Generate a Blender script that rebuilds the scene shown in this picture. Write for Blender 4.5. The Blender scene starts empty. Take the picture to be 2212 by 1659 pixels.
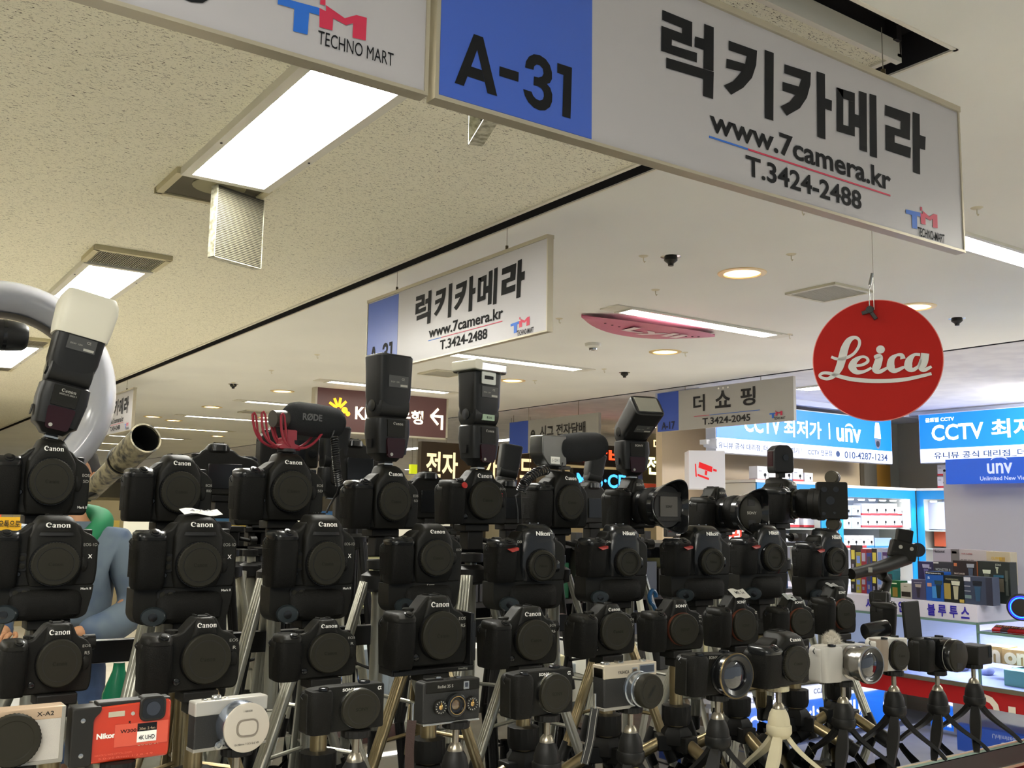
import bpy, bmesh, math, random
from math import sin, cos, pi, radians
from mathutils import Vector, Matrix
# ---------------------------------------------------------------- camera
F = 2125.0; EYE = 1.5
XA = Vector((0.819, 0.088, 0.566)); YA = Vector((-0.573, 0.099, 0.814))
_x = Vector((-1476, 258.5, F)).normalized(); _x2 = Vector((3074, 328.5, F)).normalized()
UP = _x.cross(_x2).normalized()
if UP.y > 0: UP = -UP
XA = (_x2 - UP*_x2.dot(UP)).normalized(); YA = UP.cross(XA)
R3 = Matrix((XA, YA, UP))                       # image axes (right, down, forward) -> room axes
def ray(u, v): return (R3 @ Vector((u-1106, v-829.5, F))).normalized()
def pz(u, v, z): r = ray(u, v); return r*(z/r.z) + Vector((0, 0, EYE))
def py(u, v, y): r = ray(u, v); return r*(y/r.y) + Vector((0, 0, EYE))
def px(u, v, x): r = ray(u, v); return r*(x/r.x) + Vector((0, 0, EYE))
def pd(u, v, d): r = ray(u, v); f = R3 @ Vector((0, 0, 1)); return r*(d/r.dot(f)) + Vector((0, 0, EYE))
sc = bpy.context.scene; COL = sc.collection
cd = bpy.data.cameras.new('viewpoint'); cam = bpy.data.objects.new('viewpoint', cd); COL.objects.link(cam)
cd.sensor_width = 36; cd.lens = F/2212*36; cd.clip_start = .05; cd.clip_end = 200
m = Matrix((R3 @ Vector((1, 0, 0)), R3 @ Vector((0, -1, 0)), R3 @ Vector((0, 0, -1)))).transposed().to_4x4()
m.translation = (0, 0, EYE); cam.matrix_world = m
sc.camera = cam
# ---------------------------------------------------------------- world and exposure
w = bpy.data.worlds.new('world'); sc.world = w; w.use_nodes = True
w.node_tree.nodes['Background'].inputs[0].default_value = (.84, .93, 1, 1)
w.node_tree.nodes['Background'].inputs[1].default_value = .26
sc.view_settings.view_transform = 'Standard'; sc.view_settings.look = 'None'
sc.view_settings.exposure = 0.86; sc.view_settings.gamma = 1
LAMP = 28.0
# ---------------------------------------------------------------- helpers
def lin(c): return c/12.92 if c <= .04045 else ((c+.055)/1.055)**2.4
def rgb(h):
    if isinstance(h, str): return tuple(lin(int(h[i:i+2], 16)/255) for i in (0, 2, 4)) + (1,)
    return tuple(h)+(1,)
MATS = {}
def mat(name, col='808080', rough=.5, metal=0, emit=0, spec=.5, bump=None, coat=0, var=None):
    if name in MATS: return MATS[name]
    m = bpy.data.materials.new(name); m.use_nodes = True; nt = m.node_tree; b = nt.nodes['Principled BSDF']
    c = rgb(col); b.inputs['Base Color'].default_value = c; b.inputs['Roughness'].default_value = rough
    b.inputs['Metallic'].default_value = metal; b.inputs['Specular IOR Level'].default_value = spec
    b.inputs['Coat Weight'].default_value = coat
    if emit:
        b.inputs['Emission Color'].default_value = c; b.inputs['Emission Strength'].default_value = emit
    if bump or var:
        tc = nt.nodes.new('ShaderNodeTexCoord'); nz = nt.nodes.new('ShaderNodeTexNoise')
        nt.links.new(tc.outputs['Object'], nz.inputs['Vector']); nz.inputs['Detail'].default_value = 3
        nz.inputs['Scale'].default_value = (bump or var)[0]
        if bump:
            bp = nt.nodes.new('ShaderNodeBump'); bp.inputs['Strength'].default_value = bump[1]; bp.inputs['Distance'].default_value = .001
            nt.links.new(nz.outputs['Fac'], bp.inputs['Height']); nt.links.new(bp.outputs['Normal'], b.inputs['Normal'])
        if var:
            n2 = nt.nodes.new('ShaderNodeTexNoise'); n2.inputs['Scale'].default_value = var[0]; nt.links.new(tc.outputs['Object'], n2.inputs['Vector'])
            mx = nt.nodes.new('ShaderNodeMix'); mx.data_type = 'RGBA'; mx.inputs[6].default_value = c; mx.inputs[7].default_value = rgb(var[1])
            rp = nt.nodes.new('ShaderNodeMapRange'); rp.inputs[1].default_value = .4; rp.inputs[2].default_value = .65
            nt.links.new(n2.outputs['Fac'], rp.inputs[0]); nt.links.new(rp.outputs[0], mx.inputs[0]); nt.links.new(mx.outputs[2], b.inputs['Base Color'])
    MATS[name] = m; return m
def glassy(name, col='9fb4b8', fac=.12, rough=.02):
    """thin sheet of glass: clear with a Fresnel mirror on top"""
    if name in MATS: return MATS[name]
    m = bpy.data.materials.new(name); m.use_nodes = True; nt = m.node_tree; nt.nodes.clear()
    o = nt.nodes.new('ShaderNodeOutputMaterial'); mx = nt.nodes.new('ShaderNodeMixShader'); t = nt.nodes.new('ShaderNodeBsdfTransparent')
    g = nt.nodes.new('ShaderNodeBsdfGlossy'); fr = nt.nodes.new('ShaderNodeFresnel'); fr.inputs[0].default_value = 1.5
    ad = nt.nodes.new('ShaderNodeMath'); ad.operation = 'ADD'; ad.inputs[1].default_value = fac; ad.use_clamp = True
    t.inputs[0].default_value = rgb(col); g.inputs['Roughness'].default_value = rough
    nt.links.new(fr.outputs[0], ad.inputs[0]); nt.links.new(ad.outputs[0], mx.inputs[0]); nt.links.new(t.outputs[0], mx.inputs[1]); nt.links.new(g.outputs[0], mx.inputs[2]); nt.links.new(mx.outputs[0], o.inputs[0])
    MATS[name] = m; return m
TXT = {}
def textmesh(s, bold=0):
    k = (s, bold)
    if k not in TXT:
        c = bpy.data.curves.new('t', 'FONT'); c.body = s; c.offset = bold; c.resolution_u = 3; c.size = 1
        o = bpy.data.objects.new('t', c); COL.objects.link(o)
        me = bpy.data.meshes.new_from_object(o)
        v = [q.co.copy() for q in me.vertices]; f = [tuple(p.vertices) for p in me.polygons]
        bpy.data.objects.remove(o); bpy.data.curves.remove(c); bpy.data.meshes.remove(me)
        if v:
            x0 = min(q.x for q in v); x1 = max(q.x for q in v); y0 = min(q.y for q in v); y1 = max(q.y for q in v)
        else: x0 = y0 = 0; x1 = y1 = 1
        TXT[k] = (v, f, x0, x1, y0, y1)
    return TXT[k]
class MB:
    def __init__(s, M=None): s.v = []; s.f = []; s.fm = []; s.M = M or Matrix(); s.mats = []
    def mi(s, m):
        if m not in s.mats: s.mats.append(m)
        return s.mats.index(m)
    def add(s, vs, fs, m, M=None):
        n = len(s.v); T = s.M @ M if M is not None else s.M
        s.v += [T @ Vector(q) for q in vs]; s.f += [tuple(n+i for i in f) for f in fs]; s.fm += [s.mi(m)]*len(fs); return s
    def box(s, x0, x1, y0, y1, z0, z1, m, M=None):
        return s.add([(x0, y0, z0), (x1, y0, z0), (x1, y1, z0), (x0, y1, z0), (x0, y0, z1), (x1, y0, z1), (x1, y1, z1), (x0, y1, z1)],
                     [(0, 3, 2, 1), (4, 5, 6, 7), (0, 1, 5, 4), (1, 2, 6, 5), (2, 3, 7, 6), (3, 0, 4, 7)], m, M)
    def rings(s, rs, m, M=None, cap=True, closed=False):
        n = len(rs[0]); vs = [q for r in rs for q in r]; fs = []
        k = len(rs)
        for i in range(k if closed else k-1):
            a = i*n; b = ((i+1) % k)*n
            for j in range(n): fs.append((a+j, a+(j+1) % n, b+(j+1) % n, b+j))
        if cap and not closed: fs.append(tuple(range(n))[::-1]); fs.append(tuple(range((k-1)*n, k*n)))
        return s.add(vs, fs, m, M)
    def lathe(s, prof, m, M=None, n=32, rib=None, cap=True):
        """profile (radius, height) spun about local z; rib=(row, count, depth)"""
        rs = []
        for i, (r, z) in enumerate(prof):
            ring = []
            for j in range(n):
                q = r
                if rib and i in rib[0] and j % 2: q = r-rib[1]
                ring.append((q*cos(2*pi*j/n), q*sin(2*pi*j/n), z))
            rs.append(ring)
        return s.rings(rs, m, M, cap=cap)
    def cyl(s, p, q, r, m, r2=None, n=16):
        p = Vector(p); q = Vector(q); d = q-p; M = Matrix.Translation(p) @ d.to_track_quat('Z', 'Y').to_matrix().to_4x4()
        return s.lathe([(r, 0), (r if r2 is None else r2, d.length)], m, M, n)
    def tube(s, pts, r, m, n=8, closed=False):
        pts = [Vector(p) for p in pts]; rs = []; up = Vector((0, 0, 1)); k = len(pts)
        t0 = (pts[1]-pts[0]).normalized()
        a = t0.cross(up); a = a.normalized() if a.length > .01 else Vector((1, 0, 0))
        for i, p in enumerate(pts):
            if closed: t = pts[(i+1) % k]-pts[i-1]
            else: t = pts[min(i+1, k-1)]-pts[max(i-1, 0)]
            t.normalize(); a = (a-t*a.dot(t)).normalized(); b = t.cross(a); rr = r[i] if isinstance(r, (list, tuple)) else r
            rs.append([p+a*rr*cos(2*pi*j/n)+b*rr*sin(2*pi*j/n) for j in range(n)])
        return s.rings(rs, m, closed=closed)
    def prism(s, pts, y0, y1, m, M=None):
        """outline in x,z pushed along y"""
        n = len(pts); vs = [(x, y0, z) for x, z in pts]+[(x, y1, z) for x, z in pts]
        ar = sum(pts[i][0]*pts[(i+1) % n][1]-pts[(i+1) % n][0]*pts[i][1] for i in range(n))
        fs = [tuple(range(n)), tuple(range(n, 2*n))[::-1]]+[(i, i+n, (i+1) % n+n, (i+1) % n) for i in range(n)]
        if (ar > 0) != (y1 > y0): fs = [f[::-1] for f in fs]
        return s.add(vs, fs, m, M)
    def text(s, st, h, m, M, bold=.02, w=None, al='c', thick=0, cap=None):
        """lettering h tall (cap height scaled), lying in local x,y facing +z"""
        v, f, x0, x1, y0, y1 = textmesh(st, bold)
        if not v: return s
        k = h/((y1-y0) if cap is None else cap); kx = k if w is None else w/(x1-x0)
        ox = {'c': (x0+x1)/2, 'l': x0, 'r': x1}[al]; oy = (y0+y1)/2
        vs = [((q.x-ox)*kx, (q.y-oy)*k, 0) for q in v]
        return s.add(vs, f, m, M)
    def serif(s, h, w, m, M):
        """five heavy serif letters C a n o n"""
        def el(cx, cz, rx, rz, a0, a1, n=14): return [(cx+rx*cos(radians(a0+(a1-a0)*i/n)), cz+rz*sin(radians(a0+(a1-a0)*i/n))) for i in range(n+1)]
        G = []
        o = el(.50, .5, .50, .5, 42, 318); i_ = el(.60, .5, .34, .36, 48, 312)
        G += [[o[k], o[k+1], i_[k+1], i_[k]] for k in range(14)]; G.append([(.87, .84), (.99, .60), (.55, .56), (.80, .72)])
        def ring(x, z, rx, rz, ix, iz):
            o = el(x, z, rx, rz, 0, 360, 20); i_ = el(x, z, ix, iz, 0, 360, 20); return [[o[k], o[k+1], i_[k+1], i_[k]] for k in range(20)]
        def nn(x): return [[(x+.06, 0), (x+.26, 0), (x+.26, .7), (x-.04, .62), (x-.04, .56), (x+.06, .54)], [(x+.46, 0), (x+.66, 0), (x+.66, .5), (x+.60, .66), (x+.46, .70), (x+.26, .58), (x+.26, .48), (x+.40, .56), (x+.46, .48)], [(x, 0), (x+.32, 0), (x+.32, .05), (x, .05)], [(x+.42, 0), (x+.72, 0), (x+.72, .05), (x+.42, .05)]]
        x = 1.08; G += [[(x+.34, 0), (x+.54, 0), (x+.62, .04), (x+.54, .1), (x+.54, .52), (x+.46, .66), (x+.3, .71), (x+.06, .64), (x+.04, .50), (x+.2, .57), (x+.3, .6), (x+.34, .5)]]; G += ring(x+.22, .2, .22, .21, .08, .12)
        G += nn(1.78); G += ring(2.92, .35, .36, .37, .15, .27); G += nn(3.38)
        kx = w/4.1; return [s.add([((px_-2.05)*kx, (pz_-.5)*h, 0) for px_, pz_ in g], [tuple(range(len(g)))], m, M) for g in G]
    def build(s, name, parent=None, bevel=0, seg=3, smooth=True, ang=40, loc=None):
        me = bpy.data.meshes.new(name); me.from_pydata([tuple(q) for q in s.v], [], s.f)
        for mm in s.mats: me.materials.append(mm)
        me.polygons.foreach_set('material_index', s.fm)
        bm = bmesh.new(); bm.from_mesh(me); bmesh.ops.recalc_face_normals(bm, faces=bm.faces); bm.to_mesh(me); bm.free()
        if smooth: me.shade_smooth(); me.set_sharp_from_angle(angle=radians(ang))
        me.update()
        return place(name, me, parent, bevel, seg, loc)
def place(name, me, parent=None, bevel=0, seg=3, loc=None):
    o = bpy.data.objects.new(name, me); COL.objects.link(o)
    if parent: o.parent = parent
    if loc is not None: o.location = loc
    if bevel:
        b = o.modifiers.new('bevel', 'BEVEL'); b.width = bevel; b.segments = seg; b.limit_method = 'ANGLE'; b.angle_limit = radians(45); b.harden_normals = False
    return o
def tag(o, label, cat, group=None, kind=None):
    o['label'] = label; o['category'] = cat
    if group: o['group'] = group
    if kind: o['kind'] = kind
    return o
def thing(name, label, cat, loc=(0, 0, 0), rz=0, group=None, s=1, rot=None):
    o = bpy.data.objects.new(name, None); COL.objects.link(o); o.location = loc; o.rotation_euler = rot or (0, 0, rz); o.scale = (s, s, s)
    o.empty_display_size = .02
    return tag(o, label, cat, group)
def struct(o): o['kind'] = 'structure'; return o
def T(x, y, z): return Matrix.Translation((x, y, z))
def RX(a): return Matrix.Rotation(a, 4, 'X')
def RY(a): return Matrix.Rotation(a, 4, 'Y')
def RZ(a): return Matrix.Rotation(a, 4, 'Z')
FRONT = RX(pi/2)                                  # lettering lying in x,y turned to face -y
def copy_tree(o, parent=None):
    c = o.copy(); COL.objects.link(c); c.parent = parent
    for ch in list(o.children): copy_tree(ch, c)
    return c
def sup(cx, cy, hx, hy, z, p=4, n=24):
    r = []
    for j in range(n):
        a = 2*pi*(j+.5)/n; c, s_ = cos(a), sin(a)
        r.append((cx+hx*math.copysign(abs(c)**(2/p), c), cy+hy*math.copysign(abs(s_)**(2/p), s_), z))
    return r
def rpoly(pts, rad, seg=4):
    """polygon with rounded corners"""
    out = []; n = len(pts)
    for i, p in enumerate(pts):
        r = rad[i] if isinstance(rad, (list, tuple)) else rad
        a = Vector(pts[i-1]); b = Vector(p); c = Vector(pts[(i+1) % n]); d1 = a-b; d2 = c-b
        k = min(r, d1.length*.45, d2.length*.45)
        if k < 1e-6: out.append(tuple(b)); continue
        p1 = b+d1.normalized()*k; p2 = b+d2.normalized()*k
        for j in range(seg+1):
            t = j/seg; out.append(tuple(p1*(1-t)**2+b*2*t*(1-t)+p2*t*t))
    return out
# ---------------------------------------------------------------- the setting
H = EYE+1.12
def ceiling_fissured():
    m = mat('fissured_tile', 'cfc9b4', .9); nt = m.node_tree; b = nt.nodes['Principled BSDF']
    tc = nt.nodes.new('ShaderNodeTexCoord'); mp = nt.nodes.new('ShaderNodeMapping'); mp.inputs['Scale'].default_value = (95, 300, 1)
    n1 = nt.nodes.new('ShaderNodeTexNoise'); n1.inputs['Scale'].default_value = 1; n1.inputs['Detail'].default_value = 3; n1.inputs['Distortion'].default_value = 1.2
    n2 = nt.nodes.new('ShaderNodeTexNoise'); n2.inputs['Scale'].default_value = 9
    nt.links.new(tc.outputs['Object'], n2.inputs['Vector'])
    nt.links.new(tc.outputs['Object'], mp.inputs[0]); nt.links.new(mp.outputs[0], n1.inputs['Vector'])
    r = nt.nodes.new('ShaderNodeMapRange'); r.inputs[1].default_value = .60; r.inputs[2].default_value = .65
    nt.links.new(n1.outputs['Fac'], r.inputs[0])
    mx = nt.nodes.new('ShaderNodeMix'); mx.data_type = 'RGBA'; mx.inputs[6].default_value = rgb('ebe8d4'); mx.inputs[7].default_value = rgb('4a4336')
    nt.links.new(r.outputs[0], mx.inputs[0]); nt.links.new(mx.outputs[2], b.inputs['Base Color'])
    bp = nt.nodes.new('ShaderNodeBump'); bp.inputs['Strength'].default_value = .4; bp.inputs['Distance'].default_value = .003; bp.invert = True
    nt.links.new(n1.outputs['Fac'], bp.inputs['Height']); nt.links.new(bp.outputs[0], b.inputs['Normal'])
    return m
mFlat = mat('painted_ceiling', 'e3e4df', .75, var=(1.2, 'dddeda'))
mFis = ceiling_fissured()
mTrim = mat('pale_metal_trim', 'd8d4c6', .4); mSlot = mat('dark_slot', '15141a', .8)
XS, YS = 2.13, 1.235         # edge of the plain ceiling round the fissured field
b = MB()
def quad(b, x0, x1, y0, y1, z, m): b.add([(x0, y0, z), (x1, y0, z), (x1, y1, z), (x0, y1, z)], [(0, 1, 2, 3)], m)
b.box(XS, 6.03, YS-8, 70, H, H+.002, mFlat); b.box(-12, XS, YS-8, YS, H, H+.002, mFlat)
struct(b.build('ceiling', smooth=False))
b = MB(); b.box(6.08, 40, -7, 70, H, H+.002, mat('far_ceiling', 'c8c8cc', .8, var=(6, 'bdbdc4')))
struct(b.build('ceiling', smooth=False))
b = MB(); b.box(-12, 2.055, YS+.105, 70, H, H+.03, mFis); struct(b.build('ceiling', smooth=False))
b = MB(); b.box(2.046, 2.062, YS+.09, 70, H-.006, H+.002, mTrim); b.box(2.0555, 2.061, YS+.09, 70, H+.002, H+.035, mSlot); b.box(-12, 2.062, YS+.09, YS+.105, H-.018, H+.035, mTrim)
b.box(XS, XS+.01, YS-.01, 70, H-.003, H, mTrim); b.box(-12, XS+.01, YS-.01, YS, H-.003, H, mTrim)
struct(b.build('trim_1', smooth=False))
b = MB(); b.box(-12, 2.2, YS-.05, 70, H+.09, H+.12, mSlot); b.box(XS, XS+.03, YS-.05, 70, H+.002, H+.1, mSlot); b.box(-12, XS+.03, YS-.05, YS, H+.002, H+.1, mSlot)
b.box(2.03, 2.05, YS+.08, 70, H+.03, H+.1, mSlot); b.box(-12, 2.05, YS+.11, YS+.13, H+.03, H+.1, mSlot)
struct(b.build('trim_2', smooth=False))
b = MB(); b.box(6.02, 6.09, -7, 70, H+.03, H+.06, mSlot); b.box(6.08, 6.1, -7, 70, H+.002, H+.04, mSlot); struct(b.build('trim_3', smooth=False))
b = MB(); b.box(-12, 40, -3, 70, -.05, 0, mat('floor_tile', 'e6e0d2', .4, var=(2, 'd8d0c0'))); struct(b.build('floor', smooth=False))
b = MB(); b.box(-12, 40, 46, 46.2, 0, H, mat('far_wall', 'cfc8b0', .8)); struct(b.build('wall_back', smooth=False))
b = MB(); b.box(-12.2, -12, -7, 70, 0, H, mat('far_wall', 'cfc8b0', .8)); struct(b.build('wall_left', smooth=False))
# ---------------------------------------------------------------- ceiling lamps
mGlow = mat('lamp_glow_cool', (1, .98, .9), 1, emit=LAMP); mGlowY = mat('lamp_glow_warm', (1, .86, .55), 1, emit=LAMP*.8)
mGlowF = mat('lamp_glow_distant', (1, .98, .9), 1, emit=LAMP*.4); mFrame = mat('lamp_frame', 'd2d0c4', .4); mGr = mat('grille_metal', '8d897a', .5, .4); mDark = mat('duct_dark', '55503f', .8)
def perforated(b, x0, x1, y0, y1, z, step, m, M=None):
    """slatted grille"""
    x = x0
    while x < x1: b.box(x, min(x+step*.45, x1), y0, y1, z-.002, z+.002, m, M); x += step
def troffer(x0, y0, y1, label, near=True, hang=None):
    """fissured ceiling fitting: diffuser panel between two air openings"""
    t = thing('panel_lamp', label, 'ceiling lamp', (x0, y0, H-.012), 0, 'wide panel lamps with air grilles')
    W_, L = .305, y1-y0; b = MB(); f = .03
    b.box(0, f, 0, L, -.016, .01, mFrame); b.box(W_-f, W_, 0, L, -.016, .01, mFrame); b.box(f, W_-f, 0, f, -.016, .01, mFrame); b.box(f, W_-f, L-f, L, -.016, .01, mFrame)
    for y in (.25, .9):
        for x in (.012, W_-.012): b.lathe([(.004, 0), (.004, .002)], mSlot, T(x, y, -.019), 8)
    b.build('frame', t, smooth=False)
    b = MB(); b.box(f, W_-f, f, L-f, -.008, .004, mGlow); b.build('diffuser', t, smooth=False)
    for k, (ya, yb) in enumerate(((-.26, 0), (L, L+.26))):
        b = MB(); c = mat('vent_frame', 'c4bc9a', .6)
        b.box(-.012, .012, ya, yb, -.01, .02, c); b.box(W_-.012, W_+.012, ya, yb, -.01, .02, c); b.box(-.012, W_+.012, (ya if k == 0 else yb)-.012, (ya if k == 0 else yb)+.012, -.01, .02, c)
        b.box(.01, W_-.01, ya+.01, yb-.01, -.004, -.001, mDark)
        if k == 1: b.lathe([(.09, 0), (.09, .003), (.07, .004)], mat('duct_mouth', '8f8a6c', .7), T(W_*.5, ya+.07, -.006), 20)
        b.build('air_opening', t, smooth=False)
        if hang is None or hang != k:
            b = MB(); perforated(b, .015, W_-.015, ya+.015, yb-.015, -.007, .009, mGr); b.build('grille', t, smooth=False)
    return t
def hanging_grille(t, x, y, label, ang):
    b = MB(T(x, y, H-.02) @ RZ(radians(ang)))
    pm = mat('perforated_white', 'c9c8b4', .5, var=(60, '8e8b74')); w_, h_ = .105, .25
    b.box(-.002, .002, 0, w_*1.9, -h_, 0, mat('perforated_mesh', '45423a', .7))
    for i in range(40):
        z = -h_+.004+i*(h_-.008)/40
        b.box(-.0032, .0036, 0, w_*1.9, z, z+.0022, mat('mesh_bars', '78745f', .6))
    b.box(-.03, .004, -.003, 0, -h_, 0, pm); b.box(-.03, .004, w_*1.9, w_*1.9+.003, -h_, 0, pm); b.box(-.03, .004, 0, w_*1.9, -h_-.003, -h_, pm)
    o = b.build('grille_flap', smooth=False); tag(o, label, 'air grille', 'open air grilles hanging from the ceiling'); return o
tr1 = troffer(.882, 1.93, 3.2, 'big white glowing panel lamp in the fissured ceiling, nearest to the camera', hang=1)
tr2 = troffer(.882, 4.66, 5.93, 'glowing panel lamp above the white ring light with its dark grille closed', hang=None)
troffer(.882, 7.4, 8.67, 'third glowing panel lamp, seen through the white ring light', hang=None)
for x_, y_ in ((-.6, -.9), (-2.0, -.9), (-2.0, 1.93), (-2.0, 4.66), (-2.0, 7.4)):  # unseen lamps added so that floor bounce lifts the near ceiling
    troffer(x_, y_, y_+1.27, 'panel lamp of the fissured ceiling outside the frame')
troffer(.882, 10.1, 11.4, 'fourth panel lamp far back behind the ring light', hang=None)
hanging_grille(tr1, 1.02, 3.24, 'open perforated air grille hanging below the big near panel lamp', -70)
hanging_grille(tr1, 1.12, 1.66, 'open perforated air grille just under the blue end of the big sign', -20)
def strip(x0, x1, y, label, warm=False, g='long strip lamps in the plain ceiling'):
    t = thing('strip_lamp', label, 'ceiling lamp', (x0, y-.075, H), 0, g); L = x1-x0; b = MB()
    f = .02; b.box(-.1, 0, 0, .15, -.006, .01, mFrame); b.box(L, L+.1, 0, .15, -.006, .01, mFrame)
    b.box(0, L, 0, f, -.012, .01, mFrame); b.box(0, L, .15-f, .15, -.012, .01, mFrame); b.box(0, f, f, .15-f, -.012, .01, mFrame); b.box(L-f, L, f, .15-f, -.012, .01, mFrame)
    b.build('frame', t, smooth=False)
    b = MB(); b.box(f, L-f, f, .15-f, -.004, .004, mGlowY if warm else mGlow if y < 3 else mGlowF); b.build('diffuser', t, smooth=False)
names = {2.12: 'strip lamp at the right edge past the end of the big sign', 3.98: 'bright strip lamp above the pink board', 5.87: 'strip lamp under the lower edge of the second shop sign', 7.82: 'strip lamp just above the brown bank sign',
 9.85: 'strip lamp touching the left side of the brown bank sign', 11.9: 'strip lamp behind the red microphone mount, sixth from the camera'}
for k, y in enumerate((2.12, 3.98, 5.87, 7.82, 9.85, 11.9, 13.9, 16, 18, 20.2, 22.4, 24.8, 27.2, 30)):
    strip(3.50, 4.72, y, names.get(y, 'distant strip lamp, number %d along the plain ceiling counted away from the camera' % (k+1)), k in (8, 6))
strip(3.50, 4.72, .2, 'strip lamp in the plain ceiling beside the camera, outside the frame')
for (a, c, lab) in (((1716, 838), (1772, 831), 'strip lamp seen between the grey sign and the red disc'), ((1995, 890), (2230, 868), 'strip lamp above the right blue light box')):
    p, q = pz(*a, H-EYE), pz(*c, H-EYE); t = thing('strip_lamp', lab, 'ceiling lamp', (p.x, q.y, H), 0, 'lamps over the electronics stall')
    yy = abs(p.y-q.y); b = MB(); b.box(0, .16, 0, yy, -.01, .01, mGlow); b.build('diffuser', t, smooth=False)
    b = MB(); b.box(-.02, 0, 0, yy, -.014, .01, mFrame); b.box(.16, .18, 0, yy, -.014, .01, mFrame); b.build('frame', t, smooth=False)
for x_, y_ in ((8.6, 3.5), (8.6, 1.8), (7.1, 3.0), (7.1, 1.3), (7.1, -.4), (5.3, .9), (5.3, -1.2)):  # unseen lamps added to lift the stall walls and right-hand ceiling
    t = thing('strip_lamp', 'strip lamp over the electronics stall outside the frame', 'ceiling lamp', (x_, y_-1.2, H), 0, 'lamps over the electronics stall, out of frame'); b = MB(); b.box(0, .16, 0, 1.2, -.01, .01, mGlow); b.build('diffuser', t, smooth=False)
for i in range(9):
    for j, x in enumerate((8.4, 12.5, 17)):
        y = 8.5+i*3.1+j*.7
        t = thing('strip_lamp', 'far strip lamp over the shops behind, row %d in aisle %d' % (i+1, j+1), 'ceiling lamp', (x, y, H), 0, 'strip lamps over the far shops')
        b = MB(); b.box(0, .16, 0, 1.2, -.01, .01, mGlowY if (i+j) % 3 == 0 else mGlowF); b.build('diffuser', t, smooth=False)
# round downlights
mDL = mat('downlight_gold', 'e8cf9a', .35, .3); mDLg = mat('downlight_glow', (1, .72, .32), 1, emit=2.6); mDLh = mat('downlight_bulb', (1, .9, .7), 1, emit=6)
DL = [(1603, 590, 'large round downlight left of the ceiling vent'), (1975, 663, 'round downlight half hidden behind the top right of the red disc'), (1437, 760, 'round downlight under the pink board'),
      (1107, 822, 'round downlight right of the flash with the clear cap'), (610, 845, 'round downlight left of the brown bank sign'), (458, 879, 'round downlight far left above the fuzzy microphone'), (375, 908, 'round downlight right of the cream sign'), (575, 902, 'small downlight behind the red microphone mount'), (470, 942, 'tiny downlight above the second camera'), (330, 900, 'small round downlight by the edge of the cream sign')]
for u, v, lab in DL:
    p = pz(u, v, H-EYE); t = thing('downlight', lab, 'downlight', (p.x, p.y, H), 0, 'round ceiling downlights')
    b = MB(); b.lathe([(.082, .0), (.085, -.006), (.11, -.004), (.112, 0)], mDL, n=40); b.build('trim_ring', t)
    b = MB(); b.lathe([(.0001, -.001), (.084, -.001), (.084, .002)], mDLg, n=32); b.build('reflector', t)
    b = MB(); b.lathe([(.0001, -.004), (.03, -.004), (.035, -.002)], mDLh, T(-.02, .02, 0), 16); b.build('bulb', t)
# small fittings
mIv = mat('ivory_plastic', 'cdc7ae', .5); mChrome = mat('chrome', 'b8b8b4', .15, 1); mBlk = mat('black_plastic', '16140f', .45)
for k, (u, v) in enumerate(((1390, 553), (1709, 549), (1416, 626), (1705, 722), (1208, 688), (1305, 797), (1480, 761), (2110, 449), (1733, 448), (685, 766), (586, 800), (1155, 822), (504, 826))):
    p = pz(u, v, H-EYE); t = MB(); t.lathe([(.0001, -.006), (.014, -.005), (.022, 0)], mIv, n=16); t.tube([(0, 0, -.004), (0, 0, -.022), (.006, 0, -.028), (.01, 0, -.022)], .0022, mIv, 6)
    o = t.build('ceiling_hook', loc=(p.x, p.y, H)); tag(o, ['ivory ceiling hook left of the near sprinkler', 'ceiling hook right above the large downlight', 'ceiling hook below the near sprinkler', 'ceiling hook beside the right end of the lamp over the pink board', 'ceiling hook at the right edge of the second shop sign', 'ceiling hook left of the far sprinkler', 'ceiling hook right of the downlight under the pink board', 'ceiling hook at far right under the big sign', 'ceiling hook touching the lower edge of the big sign', 'ceiling hook left of the second shop sign', 'ceiling hook above the bank sign to its upper left', 'ceiling hook right of the small downlight near the clear flash cap', 'ceiling hook over the black fuzzy microphone'][k], 'hook', 'small ivory ceiling hooks')
for k, (u, v) in enumerate(((1449, 559), (2067, 692), (1349, 809), (504, 834), (520, 1005), (585, 960))):
    p = pz(u, v-4, H-EYE); t = thing('sprinkler', ['chrome sprinkler head left of the large downlight', 'dark detector right of the red disc', 'dark sprinkler under the smoke detector', 'dark sprinkler far left on the plain ceiling', 'far black sprinkler over the second camera', 'far sprinkler left of the red microphone mount'][k], 'sprinkler', (p.x, p.y, H), 0, 'sprinklers')
    b = MB(); b.lathe([(.0001, -.004), (.03, -.004), (.045, 0)], mChrome, n=20); b.build('plate', t)
    b = MB(); b.lathe([(.0001, -.04), (.012, -.04), (.013, -.03), (.03, -.016), (.03, -.004)], mat('sprinkler_dark', '2b2a26', .4, .5), n=12); b.build('head', t)
p = pz(1281, 742, H-EYE); t = thing('smoke_detector', 'white round smoke detector below the left end of the pink board', 'smoke detector', (p.x, p.y, H))
b = MB(); b.lathe([(.0001, -.045), (.022, -.045), (.028, -.028), (.05, -.02), (.055, 0)], mat('white_plastic', 'dcdcd4', .4), n=24); b.build('housing', t)
b = MB(); b.lathe([(.0001, -.046), (.026, -.044), (.028, -.034), (.0001, -.034)], mChrome, n=16); b.build('sensor', t)
mVent = mat('vent_slats', 'b9b7aa', .5); mVD = mat('vent_shade', '6b6a60', .8)
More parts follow.
